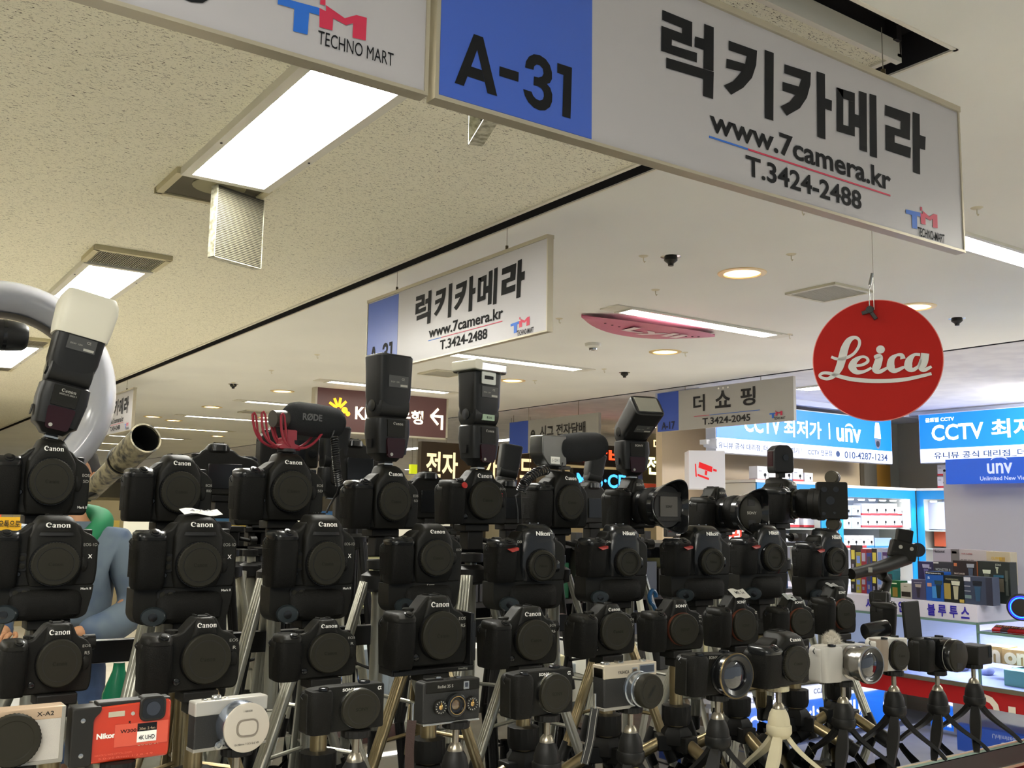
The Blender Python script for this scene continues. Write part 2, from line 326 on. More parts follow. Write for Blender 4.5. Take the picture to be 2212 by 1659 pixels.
for (cx, cy, s_, lab) in ((4.02, 3.03, .3, 'square slatted ceiling vent left of the red disc'), (4.02, 6.75, .3, 'ceiling vent beside the clear flash cap'), (4.0, 10.9, .3, 'ceiling vent above the fuzzy microphone'), (7.0, 3.15, .36, 'ceiling vent at the right edge beside the red disc')):
    t = thing('ceiling_vent', lab, 'vent', (cx, cy, H), 0, 'square ceiling vents'); h = s_/2; b = MB()
    for (x0, x1, y0, y1) in ((-h, h, -h, -h+.02), (-h, h, h-.02, h), (-h, -h+.02, -h+.02, h-.02), (h-.02, h, -h+.02, h-.02)): b.box(x0, x1, y0, y1, -.012, 0, mat('vent_frame2', 'cbc7b2', .5))
    b.build('frame', t, smooth=False)
    b = MB(); b.box(-h+.02, h-.02, -h+.02, h-.02, -.002, 0, mVD); x = -h+.022
    while x < h-.02: b.box(x, x+.005, -h+.02, h-.02, -.009, -.002, mVent); x += .0115
    b.build('slats', t, smooth=False)
# pink wakeboard tied under the ceiling
p, q = pz(1256, 696, H-EYE-.05), pz(1544, 737, H-EYE-.05); d = q-p; L = d.length; ang = math.atan2(d.y, d.x)
t = thing('wakeboard', 'pink board with white logo hung flat under the ceiling beside a strip lamp', 'board', (p+q)/2, ang)
b = MB(); N = 20; top = []; rs = []
for i in range(N+1):
    x = -L/2+L*i/N; hw = .19*(1-(2*abs(x)/L)**2.4)+.002; zz = .035*(2*x/L)**2
    rs.append([(x, -hw, zz), (x, -hw*.5, zz-.008), (x, hw*.5, zz-.008), (x, hw, zz), (x, hw*.5, zz+.01), (x, -hw*.5, zz+.01)])
b.rings(rs, mat('board_pink', 'c86f8c', .35)); b.build('deck', t)
b = MB()
for i in list(range(3, 8))+list(range(13, 18)):
    x = -L/2+L*i/N; b.lathe([(.007, 0), (.007, .002)], mat('board_hole', '5a2f3c', .6), T(x, -.02, .035*(2*x/L)**2-.011), 8)
b.build('screw_hole', t)
b = MB(); b.text('Lyli', .16, mat('logo_white', 'e6d4d6', .5), T(0, -.02, -.0105) @ RX(pi), bold=.03, w=.42); b.build('logo', t, smooth=False)
# ---------------------------------------------------------------- hanging shop signs
mSignW = mat('sign_white', 'b0aeb2', .32); mSignB = mat('sign_blue', '3b5fc0', .32); mInk = mat('sign_black', '141518', .6, spec=.2); mAl = mat('sign_aluminium', 'b5ae9b', .35, .5)
mTB = mat('logo_blue', '1f66c8', .4); mTR = mat('logo_red', 'c22a4c', .4)
SY = 1.27; SX0, SX1, SZ0, SZ1 = .728, 2.182, EYE+.640, EYE+.984
def z2(x, y): p = py(1106+x/2, y/2, SY); return (p.x-SX0, p.z-SZ0)
def z3(x, y): p = py(930+x/3.875, y/3.875, SY); return (p.x-SX0, p.z-SZ0)
GL = [[z3(*q) for q in ((1905, 103), (2155, 205), (2153, 413), (1985, 350), (1983, 398), (2195, 462), (2193, 542), (1895, 445), (1897, 235), (2068, 298), (2070, 255), (1903, 187))]]
for pl in (((648, 258), (853, 320), (850, 437), (806, 423), (807, 350), (648, 303)), ((812, 113), (853, 128), (852, 318), (808, 305), (809, 226), (770, 212), (772, 167), (811, 178)),
  ((918, 185), (1040, 228), (1036, 290), (1018, 345), (980, 388), (928, 418), (896, 378), (935, 360), (965, 328), (972, 318), (907, 303), (908, 262), (988, 285), (996, 252), (917, 226)), ((1073, 224), (1112, 238), (1110, 530), (1073, 518)),
  ((1158, 286), (1272, 322), (1270, 375), (1255, 430), (1225, 475), (1168, 508), (1141, 468), (1180, 448), (1205, 418), (1150, 400), (1150, 362), (1220, 382), (1232, 350), (1158, 325)),
  ((1297, 316), (1333, 328), (1334, 432), (1363, 442), (1362, 488), (1334, 478), (1335, 610), (1300, 598)),
  ((1383, 385), (1462, 410), (1462, 450), (1412, 434)), ((1383, 385), (1412, 394), (1412, 582), (1384, 574)), ((1412, 546), (1462, 560), (1462, 597), (1412, 582)), ((1436, 442), (1462, 450), (1462, 560), (1436, 553)),
  ((1480, 400), (1513, 411), (1515, 665), (1483, 654), (1482, 560), (1462, 554), (1462, 500), (1481, 506)), ((1526, 412), (1555, 421), (1558, 690), (1528, 680)),
  ((1593, 460), (1702, 498), (1700, 612), (1634, 590), (1634, 622), (1704, 644), (1702, 690), (1595, 655), (1594, 545), (1660, 567), (1661, 530), (1592, 505)),
  ((1712, 490), (1742, 500), (1743, 590), (1768, 598), (1766, 655), (1743, 648), (1744, 760), (1714, 750))): GL.append([z2(*q) for q in pl])
A31 = [[z3(*q) for q in pl] for pl in (((330, 307), (368, 320), (358, 440), (308, 578), (247, 740), (170, 715)), ((368, 320), (408, 335), (525, 825), (443, 800), (398, 608), (358, 440)), ((308, 578), (398, 608), (420, 707), (275, 660)), ((545, 575), (705, 625), (702, 705), (543, 655)),
  ((757, 585), (765, 535), (790, 495), (830, 475), (880, 482), (930, 515), (965, 565), (982, 625), (983, 680), (965, 715), (940, 722), (968, 755), (985, 810), (983, 870), (965, 915), (925, 943), (880, 943), (830, 920), (785, 875), (755, 820), (742, 765), (812, 787), (825, 820), (850, 848), (880, 860), (905, 852), (915, 825), (912, 790), (895, 760), (865, 742), (828, 733), (832, 660), (870, 668), (900, 660), (912, 635), (905, 595), (880, 568), (855, 560), (835, 575), (828, 605)),
  ((1027, 547), (1150, 587), (1137, 1012), (1068, 990), (1078, 648), (1025, 628)))]
def tl(x, y): p = py(x/2, y/2, SY); return (p.x, p.z)
LT = [tl(*q) for q in ((1187, 0), (1366, 48), (1366, 80), (1322, 68), (1315, 163), (1253, 148), (1258, 52), (1187, 32))]
LM = [tl(*q) for q in ((1366, 130), (1366, 48), (1394, 62), (1394, 36), (1475, 92), (1525, 78), (1570, 90), (1565, 188), (1508, 175), (1511, 113), (1480, 122), (1425, 92), (1422, 145))]
LD = [tl(*q) for q in ((1370, 5), (1392, 11), (1392, 38), (1369, 32))]
lx, lz = LT[0][0], LM[-7][1]; LW = LM[6][0]-LT[0][0]
LOGO = [([((x-lx)/LW, (z-LM[7][1])/LW) for x, z in pl], m_) for pl, m_ in ((LT, mTB), (LM, mTR), (LD, mTR))]
def flat(b, pts, y, m, M=None): b.add([(x, y, z) for x, z in pts], [tuple(range(len(pts)))], m, M)
def TXM(x, y, z): return T(x, y, z) @ FRONT
def logo(b, x, z, w, y=-.0115, M=None, st='TECHNO-MART'):
    for pl, m_ in LOGO: flat(b, [(x+px_*w, z+pz_*w) for px_, pz_ in pl], y, m_, M)
    mm = (M or Matrix()) @ TXM(x+w*.78, y, z-.17*w); b.text(st, .17*w, mInk, mm, .012, w=w*.86)
def sign_board(b, W_, Hh_, blue=.308):
    b.box(0, W_, -.01, .01, 0, Hh_, mSignW)
    if blue: b.box(.003, blue, -.0107, .0107, .003, Hh_-.006, mSignB)
def sign_frame(b, W_, Hh_):
    b.box(-.006, W_+.006, -.013, .013, -.006, 0, mAl); b.box(-.006, W_+.006, -.016, .016, Hh_, Hh_+.014, mAl); b.box(-.006, 0, -.013, .013, 0, Hh_, mAl); b.box(W_, W_+.006, -.013, .013, 0, Hh_, mAl)
def wires(t, xs, z0, z1):
    for x in xs:
        b = MB(); b.cyl((x, 0, z0), (x, 0, z1), .0011, mat('wire', '8a8578', .4, .6), n=6); b.cyl((x, 0, z0), (x, 0, z0+.022), .006, mat('brass', '4d4430', .4, .6), n=8); b.build('wire', t)
def lucky_sign(name, label, loc, rz, W_=1.454, Hh_=.344):
    t = thing('hanging_sign', label, 'sign', loc, rz, 'shop signs with the same Korean name')
    b = MB(); sign_board(b, W_, Hh_); b.build('board', t, smooth=False)
    b = MB(); sign_frame(b, W_, Hh_); b.build('frame', t, smooth=False)
    b = MB()
    for pl in A31: flat(b, pl, -.0115, mInk)
    b.build('stall_number', t, smooth=False)
    b = MB()
    for pl in GL: flat(b, pl, -.0115, mInk)
    x = z2(825, 0); a = z2(828, 508); c = z2(1620, 765)
    P = [z2(*q) for q in ((835, 550), (1618, 800))]
    zz = z2(833, 594)[1]; b.text('www.7camera.kr', .047, mInk, TXM((P[0][0]+P[1][0])/2, -.0115, zz+.0325), .022, w=P[1][0]-P[0][0])
    u0 = z2(833, 592)[0]; u1 = z2(1000, 645)[0]; u2 = z2(1615, 850)[0]; zu = z2(833, 594)[1]
    b.box(u0, u1, -.0118, -.011, zu-.0035, zu, mTB); b.box(u1, u2, -.0118, -.011, zu-.0035, zu, mTR)
    q0 = z2(990, 680); q1 = z2(1490, 860); b.text('T.3424-2488', .042, mInk, TXM((q0[0]+q1[0])/2, -.0115, zu-.035), .022, w=q1[0]-q0[0])
    b.build('lettering', t, smooth=False); b = MB()
    l0 = z2(1683, 950); l1 = z2(1820, 985); logo(b, l0[0], z2(1800, 985)[1], l1[0]-l0[0])
    b.build('logo', t, smooth=False)
    wires(t, (.27, W_-.28), Hh_+.012, H-loc[2])
    return t
lucky_sign('a', 'largest white sign with blue end A-31 and big black Korean name', (SX0, SY, SZ0), 0)
t = lucky_sign('b', 'second white sign with blue A-31 end, hanging over the tall flash in the middle', (2.128, 4.28, EYE+.668), -pi/2)
t3 = lucky_sign('c', 'cream sign with Korean name, half hidden behind the white ring light', (2.128, 10.15, EYE+.668), -pi/2)
# neighbouring sign, its corner at the top left
t = thing('hanging_sign', 'white sign with red and blue logo cut off at the top left', 'sign', (-.75, SY, SZ0))
b = MB(); b.box(0, 1.454, -.01, .01, 0, .344, mSignW); b.build('board', t, smooth=False)
b = MB(); sign_frame(b, 1.454, .344); b.build('frame', t, smooth=False)
b = MB()
for pl, m_ in ((LT, mTB), (LM, mTR), (LD, mTR)): flat(b, [(x+.75, z-SZ0) for x, z in pl], -.0115, m_)
a0 = tl(1360, 175); a1 = tl(1685, 262); b.text('TECHNO MART', .021, mInk, TXM((a0[0]+a1[0])/2+.75, -.0115, tl(1500, 215)[1]-SZ0), 0, w=a1[0]-a0[0])
p0 = tl(815, 0); b.text('S', .1, mInk, TXM(p0[0]+.75, -.0115, p0[1]-SZ0+.042), .03); b.text('T.3424-246', .05, mInk, TXM(p0[0]+.75-.3, -.0115, p0[1]-SZ0+.07), .02)
b.build('lettering', t, smooth=False)
wires(t, (.27, 1.2), .355, H-SZ0)
# ---------------------------------------------------------------- camera bodies (millimetres, front faces -y)
mBody = mat('body_black', (.0095, .0089, .0068), .5, spec=.22, bump=(900, .25)); mGrip = mat('grip_rubber', (.0068, .0064, .0052), .62, spec=.16, bump=(700, .6))
mCap = mat('cap_plastic', (.021, .0192, .0128), .58, spec=.2); mCapD = mat('cap_groove', (.006, .006, .005), .6); mCapT = mat('cap_emboss', (.014, .0128, .010), .7, spec=.1)
mGloss = mat('gloss_black', (.010, .0105, .011), .18, spec=.5); mSatin = mat('satin_black', (.010, .0108, .0115), .27, spec=.5); mRing = mat('mount_ring_dark', (.014, .014, .014), .25, .3); mSteel = mat('steel', 'b9b9b6', .25, 1)
mCu = mat('copper_ring', 'a0604c', .3, .7); mRed = mat('nikon_red', '9c2418', .4); mLet = mat('lettering_white', 'f2f0e8', .5); mLetD = mat('lettering_grey', 'a8a69c', .5); mDk = mat('recess_black', (.004, .004, .004), .7)
mSil = mat('silver_body', 'b9b6ae', .35, .35); mSilD = mat('silver_satin', 'a9a59b', .35, .6); mGlassB = mat('lens_glass', (.006, .007, .012), .04, spec=1, coat=1)
mmS = Matrix.Scale(.001, 4)
def mm(): return MB(mmS.copy())
KIND = {}
def loft(b, levels, m, p=4, n=28):
    """levels: (z, x centre, half width, y front, y back[, power])"""
    rs = [sup(l[1], (l[3]+l[4])/2, l[2], (l[4]-l[3])/2, l[0], l[5] if len(l) > 5 else p, n) for l in levels]
    b.rings(rs, m)
def mk(fn):
    """record a builder's parts once; later copies share the meshes"""
    parts = []
    class Rec: pass
    def rec(name, b, bevel=0, seg=3, ang=40, parent=None):
        o = b.build(name, None, bevel*.001, seg, ang=ang); me = o.data; bpy.data.objects.remove(o); parts.append((name, me, bevel*.001, seg, parent)); return len(parts)-1
    fn(rec); return parts
def cap_parts(rec, x, z, y, r, style):
    M = T(x, y, z) @ RX(pi/2)          # local z -> -y
    b = mm(); col = {'sony': mCu, 'silver': mSteel}.get(style, mRing)
    b.lathe([(r+1.5, 0), (r+1.5, 3), (r+.4, 5.5), (r-3, 5.5)], col, M, 48); rec('lens_mount', b)
    b = mm()
    if style == 'ef': b.lathe([(r-1, 4), (r-.2, 5), (r-.2, 9.5), (r-2.5, 11), (r*.76, 11), (r*.76, 10.2), (r*.72, 10.2), (r*.72, 11.2), (.01, 11.2)], mCap, M, 96, rib=((1, 2), 1.1))
    elif style == 'nikon': b.lathe([(r-1, 4), (r-.5, 5), (r-.5, 9), (r-4, 12), (r*.74, 12), (r*.7, 9.5), (r*.62, 9.5), (.01, 9.5)], mCap, M, 72, rib=((1, 2), .8))
    else: b.lathe([(r-1, 4), (r, 5), (r, 11.5), (r-1.6, 13), (r*.76, 13), (r*.76, 12.2), (r*.735, 12.2), (r*.735, 13), (.01, 13)], mCap, M, 64)
    i = rec('body_cap', b, ang=30)
    top = {'ef': 11.2, 'nikon': 12}.get(style, 13)
    b = mm(); k = r*.76 if style != 'nikon' else r*.69
    b.lathe([(k, top-.9), (k, top+.15), (k-1, top+.15), (k-1, top-.9)], mCapD, M, 56, cap=False); rec('groove', b, parent=i)
    word = {'ef': 'Canon', 'rf': 'Canon', 'sony': 'SONY', 'silver': 'SONY', 'nikon': 'Nikon'}.get(style)
    if word == 'Canon': b = mm(); b.serif(5.6, 21, mCapT, T(x, y-(top+.25), z) @ FRONT); rec('cap_lettering', b, parent=i)
    elif word: b = mm(); b.text(word, 5.2, mCapT, T(x, y-(top+.25 if style != 'nikon' else 9.8), z) @ FRONT, .01); rec('cap_lettering', b, parent=i)
def knob(b, x, y, z, r, h, m, M=None, n=28, rib=0):
    b.lathe([(r, 0), (r, h*.85), (r*.85, h), (.01, h)], m, (M or Matrix()) @ T(x, y, z), n, rib=((0, 1), rib) if rib else None)
def K_dslr(rec, W=150, Hh=112, sh=86, cx=13, hump=1.0, style='ef', zc=50, r=34.5, base=0, pro=False, nik=False):
    w = W/2; b0 = -base
    b = mm(); o = rpoly([(-w+4, b0), (w-3, b0), (w, 20), (w, sh-16), (w-10, sh-5), (cx+42, sh), (cx+30*hump, sh+(Hh-sh)*.55), (cx-30*hump, sh+(Hh-sh)*.55), (cx-44, sh+1), (-w+14, sh-4), (-w, sh-14)], [6, 8, 20, 10, 10, 14, 10, 10, 14, 10, 10])
    b.prism(o, -19, 22, mBody); rec('body', b, 4)
    b = mm(); hy = 1.0
    L = [(b0+2, cx, 33, -24, 0), (b0+18, cx+1, 38, -29, 0), (zc, cx+1, 40, -31, 0), (sh-8, cx, 38, -32, 0), (sh, cx, 35, -33, 20), (sh+(Hh-sh)*.35, cx, 30*hump, -35, 24), (sh+(Hh-sh)*.62, cx, 25.5*hump, -33, 26), (sh+(Hh-sh)*.86, cx, 21.5*hump, -25, 26), (Hh-1.2, cx, 19.5*hump, -17, 24), (Hh, cx, 17*hump, -13, 22)]
    loft(b, L, mSatin if nik else mBody, 3.0 if nik else 4.4, 36); rec('viewfinder_housing', b, ang=50)
    b = mm(); b.box(cx-11, cx+11, -4, 18, Hh-1, Hh+.8, mDk); b.box(cx-11, cx-8, -4, 18, Hh+.8, Hh+2.6, mSteel if nik else mBody); b.box(cx+8, cx+11, -4, 18, Hh+.8, Hh+2.6, mSteel if nik else mBody); b.box(cx-11, cx+11, 15, 18, Hh+.8, Hh+2.2, mBody); rec('hot_shoe', b)
    b = mm(); gx = -w+22.5
    loft(b, [(b0+1, gx, 21, -32, 10), (b0+8, gx, 22.5, -36, 12), (zc-5, gx, 23, -38, 12), (sh-22, gx, 22.5, -40, 12), (sh-13, gx, 21.5, -39, 12)], mGrip, 4.2); rec('grip', b, ang=50)
    b = mm(); loft(b, [(sh-14, gx, 22.3, -40, 14), (sh-9, gx, 22.8, -42, 16), (sh-3, gx+.5, 22.5, -38, 18), (sh+1, gx+2, 19, -29, 16)], mSatin, 3.8); rec('grip_top', b, ang=50)
    b = mm(); M = T(gx+2, -34, sh-2.8) @ RX(radians(36)); knob(b, 0, 0, 0, 8.5, 2.5, mGloss, M); i = rec('shutter_button', b)
    b = mm(); knob(b, 0, 0, 2.4, 5.2, 2, mGloss, M); rec('button_top', b, parent=i)
    b = mm(); knob(b, w-22, 2, sh-5, 15, 9, mGloss if nik else mBody, n=48, rib=.7); rec('mode_dial', b)
    b = mm(); knob(b, -w+46, 4, sh-3, 6, 4, mGloss); knob(b, -w+30, 10, sh-2, 5, 3.4, mGloss); b.box(-w+26, -w+50, 8, 18, sh-4, sh-.6, mGloss); rec('top_controls', b)
    b = mm(); b.lathe([(7.5, 0), (7.5, 3), (6, 4.5), (.01, 5)], mGloss if nik else mBody, T(cx+43, -18, zc-2) @ RX(pi/2) @ Matrix.Diagonal((.85, 1.6, 1, 1)), 24); rec('lens_release_button', b)
    b = mm()
    for dz in ((14,) if not nik else (16, -12)): b.lathe([(4.2, 0), (4.2, 2), (3, 3), (.01, 3)], mGloss, T(-w+46, -18, zc-30+dz+(20 if nik else 0)) @ RX(pi/2), 16)
    rec('front_button', b)
    b = mm(); b.tube([(-w-1, 2, sh-22), (-w-4, 2, sh-16), (-w-1, 2, sh-11)], 1.0, mRing, 6); rec('strap_lug', b)
    b = mm(); b.tube([(w+1, 2, sh-26), (w+4, 2, sh-20), (w+1, 2, sh-15)], 1.0, mRing, 6); rec('strap_lug', b)
    b = mm(); b.box(-w-.5, -w+.4, -12, 14, 18, sh-28, mGrip); i = rec('card_door', b, .4)
    b = mm()
    for k in range(6): b.box(-w-.9, -w-.4, 6, 12, 26+k*3.6, 28+k*3.6, mDk)
    rec('ridge', b, parent=i)
    if nik:
        b = mm(); b.add([(-w+16, -46, sh-18), (-w+41, -43.5, sh-15), (-w+41, -43.5, sh-20), (-w+26, -46, sh-23), (-w+16, -44, sh-17), (-w+40, -38, sh-14), (-w+40, -38, sh-21), (-w+26, -42, sh-24)], [(0, 1, 2, 3), (4, 7, 6, 5), (0, 4, 5, 1), (1, 5, 6, 2), (2, 6, 7, 3), (3, 7, 4, 0)], mRed); rec('red_accent', b)
    cap_parts(rec, cx, zc, -30, r, style)
    if pro:
        b = mm(); o = rpoly([(-w+12, -52), (w-24, -52), (w-12, -46), (w-5, -14), (w-4, 2), (-w+2, 2), (-w+2, -40)], [10, 8, 8, 6, 2, 2, 12])
        b.prism([(x, z) for x, z in o], -20, 22, mBody)
        loft(b, [(-50, 8, w-34, -27, 10), (-44, 8, w-28, -32, 14), (-20, 8, w-26, -32, 14), (-8, 8, w-28, -26, 14), (-2, 8, w-30, -18, 14)], mGrip, 3.6, 32); rec('vertical_grip', b, 3)
        b = mm(); M = T(-w+30, -30, -40) @ RX(pi/2) @ RY(radians(-20)); b.lathe([(15, -12), (15, 2), (13, 5), (.01, 5.5)], mat('grip_shutter_panel', (.018, .024, .026), .3), M @ Matrix.Diagonal((1.25, .95, 1, 1)), 28); i = rec('vertical_shutter_panel', b)
        b = mm(); knob(b, 0, 0, 5, 6.5, 1.6, mGloss, M); rec('vertical_shutter_button', b, parent=i)
def K_canonpro(rec):
    K_dslr(rec, W=158, Hh=114, sh=88, cx=15, hump=1.12, style='ef', zc=37, r=35, base=0, pro=True)
    for (x, z0, horizontal) in ((-29, 40, False), (-29, -8, True)):
        b = mm(); o = rpoly([(x-8, z0-14), (x+8, z0-14), (x+8, z0+14), (x-8, z0+14)] if not horizontal else [(x-14, z0-7), (x+14, z0-7), (x+14, z0+7), (x-14, z0+7)], 6)
        b.prism(o, -21.5, -18, mDk); i = rec('button_recess', b)
        for k in (-1, 1):
            b = mm(); dx, dz = (0, 6.2*k) if not horizontal else (6.2*k, 0); b.lathe([(4.2, 0), (4.2, 2), (.01, 2.6)], mCap, T(x+dx, -21, z0+dz) @ RX(pi/2), 18); rec('front_button', b, parent=i)
    b = mm(); loft(b, [(82, 15, 26, -37, -20), (87, 15, 25, -36, -20)], mDk, 2.6); rec('brow_line', b)
def K_mir(rec, W=137, Hh=97, sh=77, x0=-6, x1=36, cx=17, style='rf', zc=43, r=33.5, d=14, gr=1.0, small=False, dial=True):
    w = W/2; b = mm()
    o = rpoly([(-w+3, 0), (w-4, 0), (w, 12), (w, sh-18), (w-10, sh-4), (x1+8, sh+1), (x1, Hh-3), (x1-3, Hh), (x0+4, Hh), (x0-1, Hh-4), (x0-16, sh-1), (-w+38, sh-2), (-w+8, sh-5), (-w, sh-14)], [5, 8, 10, 10, 8, 5, 2, 3, 3, 3, 8, 8, 8, 8])
    b.prism(o, -d, 16, mBody); rec('body', b, 3)
    b = mm(); hw = (x1-x0)/2-1; hc = (x0+x1)/2
    loft(b, [(sh-10, hc, hw+6, -d-3, 24), (sh, hc, hw+2, -d-5, 26), (Hh-6, hc, hw-1, -d-6, 26), (Hh-1.5, hc, hw-3, -d-3, 24), (Hh, hc, hw-6, -d, 20)], mBody, 5, 32); rec('viewfinder_housing', b, ang=45)
    b = mm(); b.box(hc-10, hc+10, -2, 15, Hh-.5, Hh+.8, mDk); b.box(hc-10, hc-7.6, -2, 15, Hh+.8, Hh+2.4, mBody); b.box(hc+7.6, hc+10, -2, 15, Hh+.8, Hh+2.4, mBody); rec('hot_shoe', b)
    b = mm(); gx = -w+20
    loft(b, [(1, gx, 17, -d-18*gr, 8), (8, gx, 18.5, -d-21*gr, 12), (zc, gx, 19, -d-24*gr, 12), (sh-16, gx, 18.5, -d-25*gr, 12), (sh-10, gx, 17, -d-24*gr, 12)], mGrip, 3.4); rec('grip', b, ang=50)
    b = mm(); loft(b, [(sh-12, gx, 18.5, -d-26*gr, 14), (sh-7, gx, 19, -d-26*gr, 15), (sh-1, gx+1, 17, -d-18*gr, 15), (sh, gx+1, 14, -d-12*gr, 14)], mBody, 3); rec('grip_top', b, ang=50)
    b = mm(); M = T(gx+4, -d-18*gr, sh-3) @ RX(radians(28)); knob(b, 0, 0, 0, 7, 3, mGloss, M); i = rec('shutter_button', b)
    b = mm(); knob(b, 0, 0, 3, 4.4, 1.6, mBody, M); rec('button_top', b, parent=i)
    if dial:
        b = mm(); knob(b, -w+44, 4, sh-3, 9, 6.5, mBody, n=40, rib=.6); rec('mode_dial', b)
        b = mm(); knob(b, w-14, 4, sh-8, 9, 6, mBody, n=40, rib=.6); rec('mode_dial', b)
    b = mm(); b.lathe([(6.5, 0), (6.5, 2.4), (5, 3.6), (.01, 4)], mBody, T(cx+40, -d, zc-3) @ RX(pi/2) @ Matrix.Diagonal((.9, 1.5, 1, 1)), 22); rec('lens_release_button', b)
    b = mm(); b.lathe([(5, 0), (5, 1.8), (4, 2.6), (.01, 2.6)], mGloss, T(cx-37, -d, 14) @ RX(pi/2), 20); rec('front_button', b)
    b = mm(); b.tube([(-w-1, 2, sh-20), (-w-4, 2, sh-15), (-w-1, 2, sh-10)], 1.0, mRing, 6); rec('strap_lug', b)
    cap_parts(rec, cx, zc, -d-1, r, style)
def K_comp(rec, W=118, Hh=66, cx=19, r=29, style='silver', gr=1.0, mb=None, mg=None, d=13, cap=True, gw=17):
    w = W/2; mb = mb or mBody; mg = mg or mGrip; b = mm()
    b.prism(rpoly([(-w, 0), (w, 0), (w, Hh), (-w+34, Hh), (-w+8, Hh-2), (-w, Hh-8)], [5, 4, 4, 4, 8, 6]), -d, 14, mb); rec('body', b, 2)
    if gr:
        b = mm(); gx = -w+gw+1; loft(b, [(1, gx, gw-2, -d-14*gr, 6), (6, gx, gw-1, -d-16*gr, 10), (Hh*.6, gx, gw, -d-18*gr, 10), (Hh-8, gx, gw-.5, -d-18*gr, 10), (Hh-3, gx, gw-2, -d-15*gr, 10)], mg, 4); rec('grip', b, ang=50)
    b = mm(); knob(b, -w+22, -d-5 if gr else 0, Hh-2, 7, 4, mSteel if mb is mSil else mGloss); rec('shutter_button', b)
    b = mm(); knob(b, w-26, 1, Hh-1, 8.5, 5, mSilD if mb is mSil else mGloss, n=40, rib=.6); rec('mode_dial', b)
    b = mm(); b.tube([(-w-.5, 0, Hh-16), (-w-4, 0, Hh-11), (-w-.5, 0, Hh-7)], 1, mRing, 6); rec('strap_lug', b)
    if cap: cap_parts(rec, cx, Hh/2-1, -d, r, style)
def kind(k):
    if k not in KIND: KIND[k] = mk(BUILD[k])
    return KIND[k]
BUILD = {
 'dslr': lambda r: K_dslr(r), 'old': lambda r: K_dslr(r, W=152, Hh=113, sh=84, hump=.92, zc=49),
 'small_dslr': lambda r: K_dslr(r, W=130, Hh=98, sh=76, cx=10, zc=43, r=33, hump=.95),
 'pro': K_canonpro,
 'grip': lambda r: K_dslr(r, W=150, Hh=112, sh=86, cx=13, pro=True, zc=48),
 'nik': lambda r: K_dslr(r, W=160, Hh=112, sh=82, cx=17, hump=1.25, style='nikon', zc=32, r=31, pro=True, nik=True),
 'nik2': lambda r: K_dslr(r, W=146, Hh=110, sh=80, cx=14, hump=1.1, style='nikon', zc=38, r=31, pro=True, nik=True),
 'r5': lambda r: K_mir(r), 'r': lambda r: K_mir(r, W=136, Hh=98, sh=78, x0=0, x1=33, cx=18), 'r7': lambda r: K_mir(r, W=132, Hh=90, sh=74, x0=-2, x1=30),
 'sony': lambda r: K_mir(r, W=127, Hh=96, sh=74, x0=-6, x1=26, cx=14, style='sony', zc=40, r=30, gr=.95),
 'nex': lambda r: K_comp(r),
 'sonyb': lambda r: K_mir(r, W=127, Hh=96, sh=74, x0=-6, x1=26, cx=10, style='none', zc=40, r=30, gr=.95),
}
TX = {}
def letter(parent, items):
    """items: (text, x, z, y, height, width or None, tilt deg, bold, grey)"""
    b = mm()
    for (s_, x, z, y, h, w_, tilt, bold, gm) in items:
        if s_ == 'Canon': b.serif(h*1.0, w_, mLetD if gm else mLet, T(x, y, z) @ RX(radians(-tilt)) @ FRONT); continue
        b.text(s_, h, mLetD if gm else mLet, T(x, y, z) @ RX(radians(-tilt)) @ FRONT, bold, w=w_)
    return b.build('lettering', parent, smooth=False)
def spawn(k, name, label, pos, yaw=0, s=1.0, wx=1.0, cat='camera', group='cameras displayed in rows', skip=(), tilt=0):
    t = thing(name, label, cat, pos, 0, group); t.rotation_euler = (radians(tilt), 0, radians(yaw)); t.scale = (s*wx, s, s)
    objs = []
    for (n_, me, bev, seg, par) in kind(k):
        if n_ in skip: objs.append(None); continue
        p = t if par is None else objs[par]
        if p is None: objs.append(None); continue
        objs.append(place(n_, me, p, bev, seg))
    return t
CANON = {'dslr': ('Canon', 13, 97.5, -36.2, 7.4, 30, 12), 'old': ('Canon', 13, 97.5, -36.2, 7.4, 30, 12), 'small_dslr': ('Canon', 10, 86, -35.5, 6.6, 27, 12), 'pro': ('Canon', 15, 99, -36.8, 8.0, 35, 12), 'grip': ('Canon', 13, 97.5, -36.2, 7.4, 30, 12),
 'nik': ('Nikon', 17, 94, -36.5, 8.6, 30, 10), 'nik2': ('Nikon', 14, 92, -36.5, 8.2, 28, 10), 'r5': ('Canon', 15, 86, -20.8, 7.6, 31, 0), 'r': ('Canon', 17, 88, -20.8, 6.8, 27, 0), 'r7': ('Canon', 14, 81.5, -20.8, 6.2, 25, 0), 'sony': ('SONY', 10, 84, -20.8, 5.6, 24, 0), 'sonyb': ('SONY', 10, 84, -20.8, 5.6, 24, 0)}
